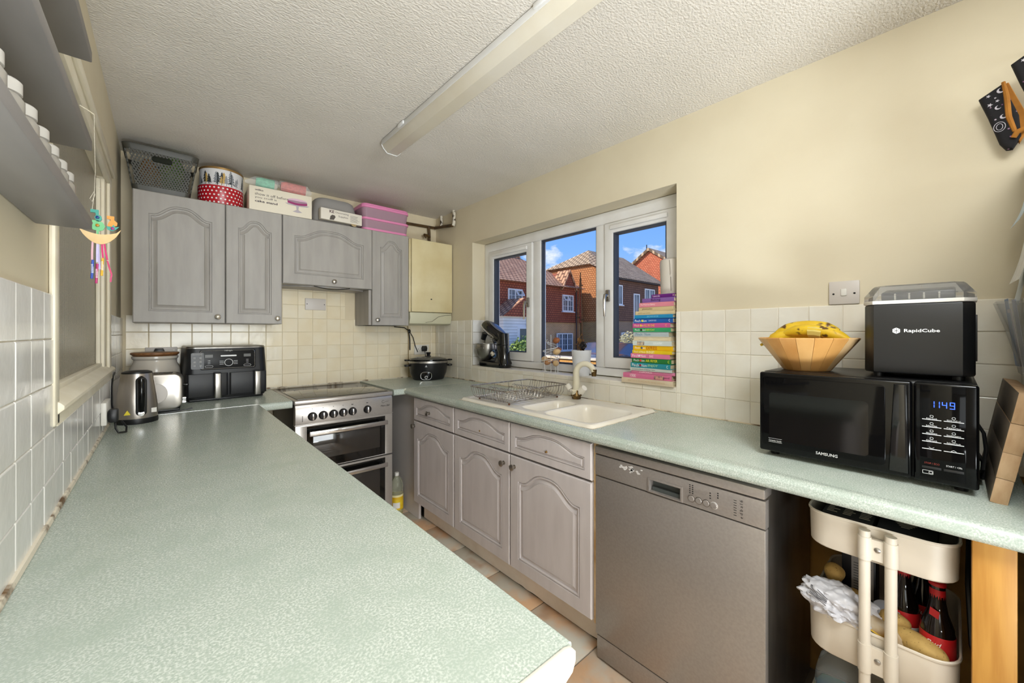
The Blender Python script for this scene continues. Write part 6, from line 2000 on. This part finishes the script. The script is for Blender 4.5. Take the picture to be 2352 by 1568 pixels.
text('lettering', 'Budw', M('navy_print', (30, 40, 90), 0.5), c, (0.004, -0.0316, 0.0), width=0.05, height=0.018, shear=0.3, rot=(PI / 2, R(-80), 0))
c = thing('wine_box', 'tall dark bottle box with grey label in the middle trolley tier', 'box', tw(0.052, 0.175, 0.4505), -90)
b = B(); b.box(0.0, 0.075, 0.0, 0.08, 0.0, 0.235, bev=0.003); part('carton', b, M('black_box', (18, 16, 18), 0.4), c)
b = B(); b.box(0.022, 0.070, -0.001, 0.0, 0.09, 0.205); lbm = part('label', b, M('grey_label', (128, 122, 116), 0.6), c)
b = B()
for k in range(12):
    b.box(0.027, 0.027 + random.uniform(0.025, 0.040), -0.0014, -0.0008, 0.100 + 0.0075 * k, 0.1015 + 0.0075 * k)
part('small_print', b, m_ink, lbm, kind='stuff')
c = thing('drinks_can', 'tall blue drinks can behind the trolley posts', 'can', tw(0.172, 0.20, 0.4505), -90)
b = B(); b.lathe([(0, 0), (0.024, 0), (0.0285, 0.006), (0.0285, 0.155), (0.024, 0.166), (0, 0.165)], (0, 0, 0), 26); part('can_body', b, M('blue_can', (66, 128, 156), 0.35, c2=(50, 96, 128), scale=20), c)
text('lettering', 'fre', m_ink, c, (0.0, -0.029, 0.10), width=0.04, height=0.022, shear=0.3, rot=(PI / 2, R(-80), 0))
# crumpled carrier bag over the front left of the middle tier
c = thing('plastic_bag', 'crumpled white printed plastic bag spilling over the middle trolley tier', 'bag', tw(0.055, 0.035, 0.552), -90)
bm_ = bmesh.new()
bmesh.ops.create_icosphere(bm_, subdivisions=5, radius=1.0)
from mathutils import noise as mn
for v in bm_.verts:
    p = v.co.copy()
    k = 1.0 + 0.30 * mn.noise(p * 2.1 + Vector((3, 1, 7))) + 0.22 * abs(mn.noise(p * 4.3)) + 0.10 * mn.noise(p * 9)
    q = p * k
    v.co = Vector((q.x * 0.078 + 0.006, q.y * 0.062 + 0.008, q.z * 0.040 + 0.018 - 0.30 * max(0, -q.x) * 0.03 - 0.2 * q.x * 0.06))
b = B(); b._merge(bm_); part('bag_body', b, M('white_carrier_plastic', (214, 212, 214), 0.3, c2=(186, 184, 188), scale=7, bump=0.5, bscale=30, bdist=0.006), c, smooth=50)
b = B()
for i in range(6):
    pts = [(-0.045 + 0.02 * k, -0.0 - 0.05 * math.sin(PI * (k + 1) / 7), 0.052 + 0.006 * i * 0.3 - 0.004 * k + 0.003 * math.sin(k * 2.0 + i)) for k in range(3)]
    b.tube([(p[0], p[1] - 0.004 * i, p[2] - 0.004 * i) for p in pts], 0.0009, 4)
part('printed_lines', b, M('grey_bag_print', (110, 108, 112), 0.6), c, kind='stuff')
c = thing('bread_bag', 'clear printed bread bag between the trolley posts', 'bag', tw(0.152, 0.032, 0.537), -90)
b = B(); b.loft([[(x + 0.0, 0.022 * math.cos(a) * s + 0.0, 0.036 * math.sin(a) * s + dz + 0.004 * math.sin(3 * a + x * 60)) for a in [2 * PI * k / 16 for k in range(16)]] for x, s, dz in ((-0.05, 0.4, 0.01), (-0.03, 0.9, 0.006), (0.0, 1.0, 0.0), (0.025, 0.9, -0.006), (0.04, 0.4, -0.014))]); part('bag_body', b, M('printed_clear_bag', (206, 196, 176), 0.25, c2=(170, 130, 70), scale=16), c)
for z, rgb in ((-0.012, (190, 40, 40)), (-0.004, (60, 70, 150)), (0.012, (220, 180, 60))):
    b = B(); b.tube([(-0.02 + 0.012 * k, -0.0235 + 0.002 * (k - 2) ** 2 * 0.2, z - 0.004 * k) for k in range(5)], 0.0022, 5); part('printed_stripe', b, M('bag_stripe', rgb, 0.5), c)
# water bottle in the bottom tier
m_pet = M('clear_pet_plastic', (225, 230, 230), 0.04, trans=0.9, ior=1.15)
c = thing('water_bottle', 'large clear plastic water bottle in the bottom trolley tier', 'bottle', tw(0.065, 0.075, 0.1835), -90)
b = B(); b.lathe([(0, 0), (0.052, 0), (0.058, 0.008), (0.058, 0.06), (0.054, 0.066), (0.058, 0.075), (0.058, 0.12), (0.054, 0.126), (0.058, 0.134), (0.056, 0.16), (0.045, 0.205), (0.026, 0.228), (0.0145, 0.238), (0.0145, 0.247), (0.0, 0.247)], (0, 0, 0), 32); part('bottle_body', b, m_pet, c)
b = B(); b.lathe([(0.0155, 0.242), (0.0165, 0.243), (0.0165, 0.254), (0, 0.255)], (0, 0, 0), 20); part('cap', b, m_white, c)
b = B(); b.lathe([(0.0588, 0.062), (0.0588, 0.118)], (0, 0, 0), 32, cap=False); part('label', b, M('blue_green_label', (70, 140, 180), 0.5, c2=(110, 170, 80), scale=14), c)
b = B(); b.tube([(1.58, -0.03, 0.82), (1.44, -0.025, 0.70), (1.40, -0.03, 0.58), (1.36, -0.055, 0.50), (1.37, -0.075, 0.46)], 0.006, 8)
tag(part('power_cable', b, m_black), 'thick black cable looping down between trolley and pine post', 'cable')
# lemon drink bottle beside the cooker
c = thing('drink_bottle', 'lemon drink bottle with yellow label on the floor by the cooker', 'bottle', (1.252, 2.655, 0.0))
b = B(); b.lathe([(0, 0), (0.036, 0), (0.043, 0.01), (0.045, 0.035), (0.044, 0.15), (0.040, 0.17), (0.044, 0.19), (0.043, 0.215), (0.033, 0.25), (0.016, 0.272), (0.0135, 0.285), (0, 0.285)], (0, 0, 0), 30); part('bottle_body', b, M('lemonade_pet', (226, 226, 206), 0.05, trans=0.8, ior=1.2), c)
b = B(); b.lathe([(0, 0.006), (0.040, 0.008), (0.042, 0.03), (0.042, 0.15), (0, 0.15)], (0, 0, 0), 24); part('drink', b, M('lemon_drink', (206, 190, 90), 0.2), c)
b = B(); b.lathe([(0.0456, 0.045), (0.0458, 0.046), (0.0452, 0.148), (0.045, 0.149)], (0, 0, 0), 30, cap=False); lb_ = part('label', b, M('yellow_label', (226, 196, 40), 0.5, c2=(206, 150, 20), scale=14), c)
b = B(); b.loft([[(0.0462 * math.cos(a), 0.0462 * math.sin(a), z) for a in [R(-150 + 9 * k) for k in range(8)]] for z in (0.058, 0.098)], False, False, closed=False); part('white_panel', b, m_lw, lb_)
b = B(); b.lathe([(0.0452, 0.128), (0.0454, 0.15)], (0, 0, 0), 30, cap=False); part('cream_band', b, M('cream_label', (232, 220, 166), 0.5), lb_)
b = B(); b.lathe([(0.0152, 0.278), (0.0152, 0.298), (0.013, 0.300), (0, 0.300)], (0, 0, 0), 20); part('cap', b, m_white, c)
c = thing('drink_bottle', 'dark-topped bottle mostly hidden by the cooker, behind the lemon drink', 'bottle', (1.240, 2.86, 0.0))
b = B(); b.lathe([(0, 0), (0.040, 0), (0.043, 0.01), (0.043, 0.19), (0.035, 0.24), (0.018, 0.27), (0.018, 0.29), (0, 0.29)], (0, 0, 0), 26); part('bottle_body', b, m_lw, c)
b = B(); b.lathe([(0.024, 0.285), (0.030, 0.29), (0.032, 0.33), (0.026, 0.355), (0, 0.36)], (0, 0, 0), 22); part('cap', b, m_black, c)

# ------------------------------------------------------------------ outside: houses, hedge, ground
m_rooftile = brick_mat('brown_roof_tiles', (196, 146, 108), (216, 168, 128), (118, 80, 58), 0.30, 0.26, 'xy', 0.035, 0.8)
m_rooftile2 = brick_mat('grey_brown_roof_tiles', (182, 154, 120), (204, 176, 140), (110, 90, 68), 0.30, 0.26, 'xy', 0.035, 0.8)
m_hung_x = brick_mat('red_hung_tiles', (162, 84, 58), (174, 96, 66), (112, 58, 42), 0.20, 0.14, 'xz', 0.02)
m_hung_y = brick_mat('orange_hung_tiles', (196, 128, 74), (206, 142, 88), (140, 84, 46), 0.20, 0.14, 'yz', 0.02)
m_hung_shade = brick_mat('shade_dark_hung_tiles', (120, 84, 66), (132, 94, 74), (84, 60, 48), 0.20, 0.14, 'xz', 0.02)  # darker copy of the hung tiles, shade of the front put into the colour
m_brick_x = brick_mat('buff_brick', (206, 150, 100), (216, 162, 108), (214, 186, 146), 0.225, 0.075, 'xz', 0.012)
m_brick_y = brick_mat('yellow_brick', (206, 162, 92), (190, 140, 76), (190, 170, 140), 0.225, 0.075, 'yz', 0.012)
m_hung_r = brick_mat('red_hung_tiles_far', (200, 110, 76), (212, 126, 90), (150, 76, 50), 0.22, 0.15, 'yz', 0.02)
m_lawn = M('paved_ground', (206, 198, 180), 0.9, c2=(190, 184, 160), scale=0.5)
m_paintw = M('white_window_paint', (240, 240, 238), 0.5)
m_dglass = M('dark_window_glass', (84, 92, 100), 0.08, c2=(120, 128, 136), scale=1.2)
m_weather = brick_mat('white_weatherboard', (238, 238, 236), (232, 232, 230), (190, 190, 188), 6.0, 0.16, 'xz', 0.015)
GZ = -0.65
b = B()
b.box(2.6, 70, -30, 60, GZ - 0.2, GZ)
struct('ground', b, m_lawn)


def house_window(parent, T, x, z, w, h, cols=2, rows=3, opener=None):
    """white framed window with glazing bars on a facade (x along it, -y outward)"""
    b = B(); b.T = T; b.frame(x - w / 2, x + w / 2, z, z + h, x - w / 2 + 0.07, x + w / 2 - 0.07, z + 0.07, z + h - 0.07, -0.06, 0.05)
    f = part('window_frame', b, m_paintw, parent, 0)
    b = B(); b.T = T; b.box(x - w / 2 + 0.05, x + w / 2 - 0.05, -0.015, 0.03, z + 0.05, z + h - 0.05); part('pane', b, m_dglass, f, 0)
    b = B(); b.T = T
    for k in range(1, cols):
        xx = x - w / 2 + w * k / cols
        b.box(xx - 0.04, xx + 0.04, -0.05, 0.0, z + 0.06, z + h - 0.06)
    for k in range(1, rows):
        zz = z + h * k / rows
        b.box(x - w / 2 + 0.06, x + w / 2 - 0.06, -0.028, 0.0, zz - 0.012, zz + 0.012)
    for k in range(cols):
        xx = x - w / 2 + w * (k + 0.5) / cols
        b.box(xx - 0.012, xx + 0.012, -0.028, 0.0, z + 0.06, z + h - 0.06)
    part('glazing_bars', b, m_paintw, f, 0)
    b = B(); b.T = T; b.box(x - w / 2 - 0.06, x + w / 2 + 0.06, -0.14, 0.0, z - 0.06, z); part('cill', b, m_paintw, f, 0)
    if opener:
        b = B(); b.T = T @ Matrix.Translation((x + opener * w / 4, -0.05, z + h - 0.06)) @ Matrix.Rotation(R(-32), 4, 'X')
        b.frame(-w / 4 + 0.02, w / 4 - 0.02, -h * 0.36, 0.0, -w / 4 + 0.08, w / 4 - 0.08, -h * 0.36 + 0.06, -0.06, -0.03, 0.02)
        part('open_fanlight', b, m_paintw, f, 0)


# house 1: long facade facing -Y at Y = 17
H1Y, E1 = 17.0, 4.35
c = thing('house', 'red tile-hung brick house with a porch, seen through the left panes', 'house', (0, 0, 0))
b = B(); b.box(11.0, 21.45, H1Y + 0.10, H1Y + 7.0, GZ, 1.95); part('brick_wall', b, m_brick_x, c, 0)
b = B(); b.box(10.95, 21.5, H1Y, H1Y + 7.05, 1.95, E1); part('tile_hung_wall', b, m_hung_x, c, 0)
b = B()
ex0, ex1, ey0, ey1 = 10.5, 21.55, H1Y - 0.35, H1Y + 7.4
b._add([(ex0, ey0, E1 - 0.1), (ex1, ey0, E1 - 0.1), (ex1, ey1, E1 - 0.1), (ex0, ey1, E1 - 0.1), (ex0, (ey0 + ey1) / 2, 6.6), (ex1 - 2.6, (ey0 + ey1) / 2, 6.6)],
       [(0, 1, 5, 4), (1, 2, 5), (2, 3, 4, 5), (3, 0, 4), (0, 3, 2, 1)])
part('roof', b, m_rooftile, c, 0)
b = B(); b.box(ex0, ex1 - 2.6, (ey0 + ey1) / 2 - 0.1, (ey0 + ey1) / 2 + 0.1, 6.55, 6.68); part('ridge_tiles', b, m_rooftile, c, 0)
TH1 = Matrix.Translation((0, H1Y, 0))
house_window(c, TH1, 15.35, 2.72, 1.12, 1.12, 2, 3, 1)
house_window(c, TH1, 20.05, 2.68, 1.10, 1.10, 2, 3, -1)
house_window(c, TH1, 19.75, 0.10, 1.55, 1.15, 3, 3)
# gablet over the right upper window
b = B()
gx, gz = 20.1, E1 - 0.15
b._add([(gx - 0.75, H1Y - 0.1, gz), (gx + 0.75, H1Y - 0.1, gz), (gx, H1Y - 0.1, gz + 1.15), (gx, H1Y + 1.6, gz + 1.15), (gx - 0.75, H1Y + 0.1, gz), (gx + 0.75, H1Y + 0.1, gz)], [(0, 1, 2), (0, 2, 3, 4), (1, 5, 3, 2)])
part('gablet', b, m_hung_x, c, 0)
b = B()
for s in (-1, 1):
    b.prism([(gx + s * 0.85, gz - 0.12), (gx + s * 0.75, gz - 0.16), (gx, gz + 1.12), (gx, gz + 1.26)], H1Y - 0.2, H1Y + 0.9, 'xz')
part('gablet_roof', b, m_rooftile, c, 0)
# porch
px0, px1 = 13.25, 16.3
b = B(); b.box(px0 + 0.1, px1 - 0.15, H1Y - 1.3, H1Y, GZ, 2.16); pr = part('porch', b, m_weather, c, 0)
b = B(); b._add([(px0 - 0.05, H1Y - 1.45, 2.16), (px1, H1Y - 1.45, 2.16), ((px0 + px1) / 2, H1Y - 1.45, 3.2), (px0 - 0.05, H1Y, 2.16), (px1, H1Y, 2.16), ((px0 + px1) / 2, H1Y, 3.2)], [(0, 1, 2), (0, 2, 5, 3), (1, 4, 5, 2), (0, 3, 4, 1)])
me = mesh_of(b, [m_rooftile, m_hung_x], 0)
for p in me.polygons:
    if abs(p.normal.y) > 0.9:
        p.material_index = 1
part('porch_roof', me, None, pr)
b = B(); b.frame(14.35, 15.45, GZ, 1.62, 14.5, 15.3, GZ + 0.1, 1.5, H1Y - 1.34, H1Y - 1.28); part('door_frame', b, m_paintw, pr, 0)
b = B(); b.box(14.48, 15.32, H1Y - 1.31, H1Y - 1.27, GZ + 0.05, 1.52); part('front_door', b, M('grey_green_door', (92, 104, 104), 0.3), pr, 0)
b = B(); b.tube([(20.9, H1Y - 0.06, E1), (20.9, H1Y - 0.06, GZ)], 0.05, 8); part('downpipe', b, M('brown_downpipe', (84, 66, 58), 0.6), c)
# house 2: sunlit gable wall facing us (-X) and a shaded front facing -Y
X2, Y2, E2 = 21.8, 14.5, 4.95
c = thing('house', 'orange tile-hung house with a dark shaded front, in the right-hand panes', 'house', (0, 0, 0))
b = B(); b._add([(X2, Y2, 2.05), (X2, 20.4, 2.05), (X2, 20.4, 5.95), (X2, 16.5, 5.95), (X2, Y2, E2), (X2 + 0.3, Y2, 2.05), (X2 + 0.3, 20.4, 2.05), (X2 + 0.3, 20.4, 5.95), (X2 + 0.3, 16.5, 5.95), (X2 + 0.3, Y2, E2)],
                [(0, 4, 3, 2, 1), (0, 1, 6, 5), (5, 6, 7, 8, 9), (0, 5, 9, 4), (1, 2, 7, 6), (2, 3, 8, 7), (3, 4, 9, 8)]); part('gable_wall', b, m_hung_y, c, 0)
b = B(); b.box(X2 + 0.06, X2 + 0.3, Y2 + 0.06, 20.4, GZ, 2.05); part('brick_wall', b, m_brick_y, c, 0)
b = B(); b.box(X2 + 0.02, 27.4, Y2, Y2 + 0.3, 2.05, E2); part('front_wall', b, m_hung_shade, c, 0)
b = B(); b.box(X2 + 0.08, 27.4, Y2 + 0.06, Y2 + 0.36, GZ, 2.05); part('front_brick_wall', b, brick_mat('shade_dark_brick', (146, 116, 90), (156, 124, 96), (160, 144, 122), 0.225, 0.075, 'xz', 0.012), c, 0)  # brick darkened in colour for the shaded front
b = B()
yr = 17.7
b._add([(X2 - 0.2, Y2 - 0.35, E2 - 0.12), (27.8, Y2 - 0.35, E2 - 0.12), (27.8, yr, 7.3), (X2 + 1.4, yr, 7.3), (X2 - 0.2, 16.4, 5.98), (X2 - 0.2, 20.7, 5.98), (27.8, 20.7, 5.98)],
       [(0, 1, 2, 3), (0, 3, 4), (4, 3, 5), (3, 2, 6, 5)])
part('roof', b, m_rooftile2, c, 0)
b = B(); b.box(X2 + 0.05, 27.7, Y2 - 0.3, Y2, E2 - 0.22, E2 - 0.10); part('fascia', b, M('dark_fascia', (70, 56, 50), 0.6), c, 0)
TH2 = Matrix.Translation((0, Y2, 0))
house_window(c, TH2, 26.1, 3.25, 1.35, 1.15, 2, 1)
house_window(c, TH2, 24.35, 1.75, 0.75, 2.2, 1, 1)
house_window(c, TH2, 22.95, -0.05, 0.85, 1.35, 1, 1)
house_window(c, TH2, 22.35, 3.1, 0.5, 1.3, 1, 1)
# house 3 far behind
c = thing('house', 'far red-orange gable end behind the other houses', 'house', (0, 0, 0))
b = B(); b.prism([(13.5, GZ), (22.0, GZ), (22.0, 5.6), (17.8, 8.45), (13.5, 5.6)], 32.0, 36.0, 'yz'); part('gable_wall', b, m_hung_r, c, 0)
b = B(); b.prism([(13.2, 5.35), (17.8, 8.5), (22.3, 5.35), (22.3, 5.6), (17.8, 8.75), (13.2, 5.6)], 31.8, 40.0, 'yz'); part('roof', b, m_rooftile2, c, 0)
b = B(); b.cyl((33, 18.6, 8.0), (33, 18.6, 9.3), 0.04, n=6); part('aerial', b, m_dark, c)
# bushes
m_leafs = [M('leaf_green', (96, 128, 52), 0.6, c2=(150, 168, 84), scale=30, rpos=20), M('leaf_pale', (156, 152, 112), 0.7, c2=(186, 180, 142), scale=30, rpos=20)]


def bush(lab, loc, r, mat, n=900, seed=1, nm='bush'):
    rg = random.Random(seed)
    t = thing(nm, lab, nm, loc)
    b = B()
    for k in range(n):
        u, v = rg.uniform(0, 2 * PI), rg.uniform(-0.5, 1)
        q = rg.uniform(0.55, 1.0) ** 0.6 * (1 + 0.2 * math.sin(3 * u + seed) * math.cos(2.3 * v))
        s = math.sqrt(max(0.0, 1 - v * v))
        p = Vector((r[0] * q * s * math.cos(u), r[1] * q * s * math.sin(u), r[2] * (0.45 + 0.55 * v * q)))
        a = Vector((rg.gauss(0, 1), rg.gauss(0, 1), rg.gauss(0, 1))).normalized() * 0.11
        d = a.orthogonal().normalized() * 0.05
        b._add([p - a, p + d, p + a, p - d], [(0, 1, 2, 3)])
    part('foliage', b, mat, t, 0, kind='stuff')
    b = B(); b.tube([(0, 0, -0.02), (0.05, 0, r[2] * 0.5)], 0.06, 6); part('stem', b, m_bark_, t)
    return t


m_bark_ = M('dark_bark', (80, 62, 46), 0.9)
bush('leafy green bush in front of the white porch', (13.9, 14.6, GZ), (1.1, 0.75, 1.7), m_leafs[0], 1500, 2)
bush('pale dry bush at the foot of the dark house front', (21.6, 12.9, GZ), (1.3, 1.2, 2.0), m_leafs[1], 1500, 5)
bush('far green tree top showing over the roof ridge', (23.3, 26.3, GZ), (2.3, 1.8, 9.1), m_leafs[0], 1800, 8, 'tree')
c = thing('timber_planter', 'pale timber planter just outside the middle pane', 'planter', (6.0, 5.2, GZ))
for k in range(5):
    b = B(); b.box(0.0, 0.03, -0.95, 0.95, 0.02 + 0.28 * k, 0.285 + 0.28 * k, bev=0.006); part('plank', b, m_pine, c)
b = B(); b.box(-0.03, 0.30, -0.98, 0.98, 1.425, 1.46, bev=0.006); part('top_rail', b, M('sunlit_timber', (230, 216, 190), 0.7, c2=(206, 184, 150), scale=8), c)  # whitish colour stands for sunlight on the top rail
b = B(); b.box(0.03, 0.27, -0.95, 0.95, 0.0, 1.42); part('inner_box', b, M('soil', (92, 74, 54), 0.9), c)
# low garden wall and parked car
c = thing('garden_wall', 'low pale garden wall along the far side of the drive', 'wall', (0, 0, 0))
b = B(); b.box(14.0, 20.0, 13.2, 13.4, GZ, GZ + 0.45); part('wall_body', b, brick_mat('pale_wall_brick', (206, 190, 166), (196, 178, 150), (214, 204, 190), 0.225, 0.075, 'xz', 0.012), c, 0)
b = B(); b.box(13.95, 20.05, 13.16, 13.44, GZ + 0.45, GZ + 0.52); part('coping', b, m_plinth, c, 0)


def car(lab, loc, rz, rgb):
    t = thing('car', lab, 'car', loc, rz)
    prof = [(-2.05, 0.30), (-2.08, 0.62), (-1.95, 0.86), (-1.15, 0.95), (-0.55, 1.40), (0.75, 1.44), (1.45, 1.0), (2.0, 0.92), (2.06, 0.55), (2.0, 0.30)]
    b = B(); b.prism(prof, -0.82, 0.82, 'xz', bev=0.10, seg=3); part('body', b, M('car_paint', rgb, 0.2, coat=0.6), t)
    for s in (-0.83, 0.83):
        b = B(); b.prism([(-1.0, 0.96), (-0.5, 1.33), (0.68, 1.36), (1.25, 1.0)], s - 0.012, s + 0.012, 'xz'); part('side_window', b, m_dglass, t)
        for x in (-1.3, 1.3):
            b = B(); b.cyl((x, s * 0.86, 0.31), (x, s * 1.02, 0.31), 0.31, n=20); w_ = part('wheel', b, m_dark, t)
            b = B(); b.cyl((x, s * 1.0, 0.31), (x, s * 1.03, 0.31), 0.19, n=16); part('hubcap', b, m_steel, w_)
    return t


car('blue-grey parked car seen beside the flower pot', (17.6, 12.4, GZ), 12, (84, 96, 120))
car('dark parked car low in the right-hand pane', (17.4, 10.4, GZ), 5, (44, 48, 60))
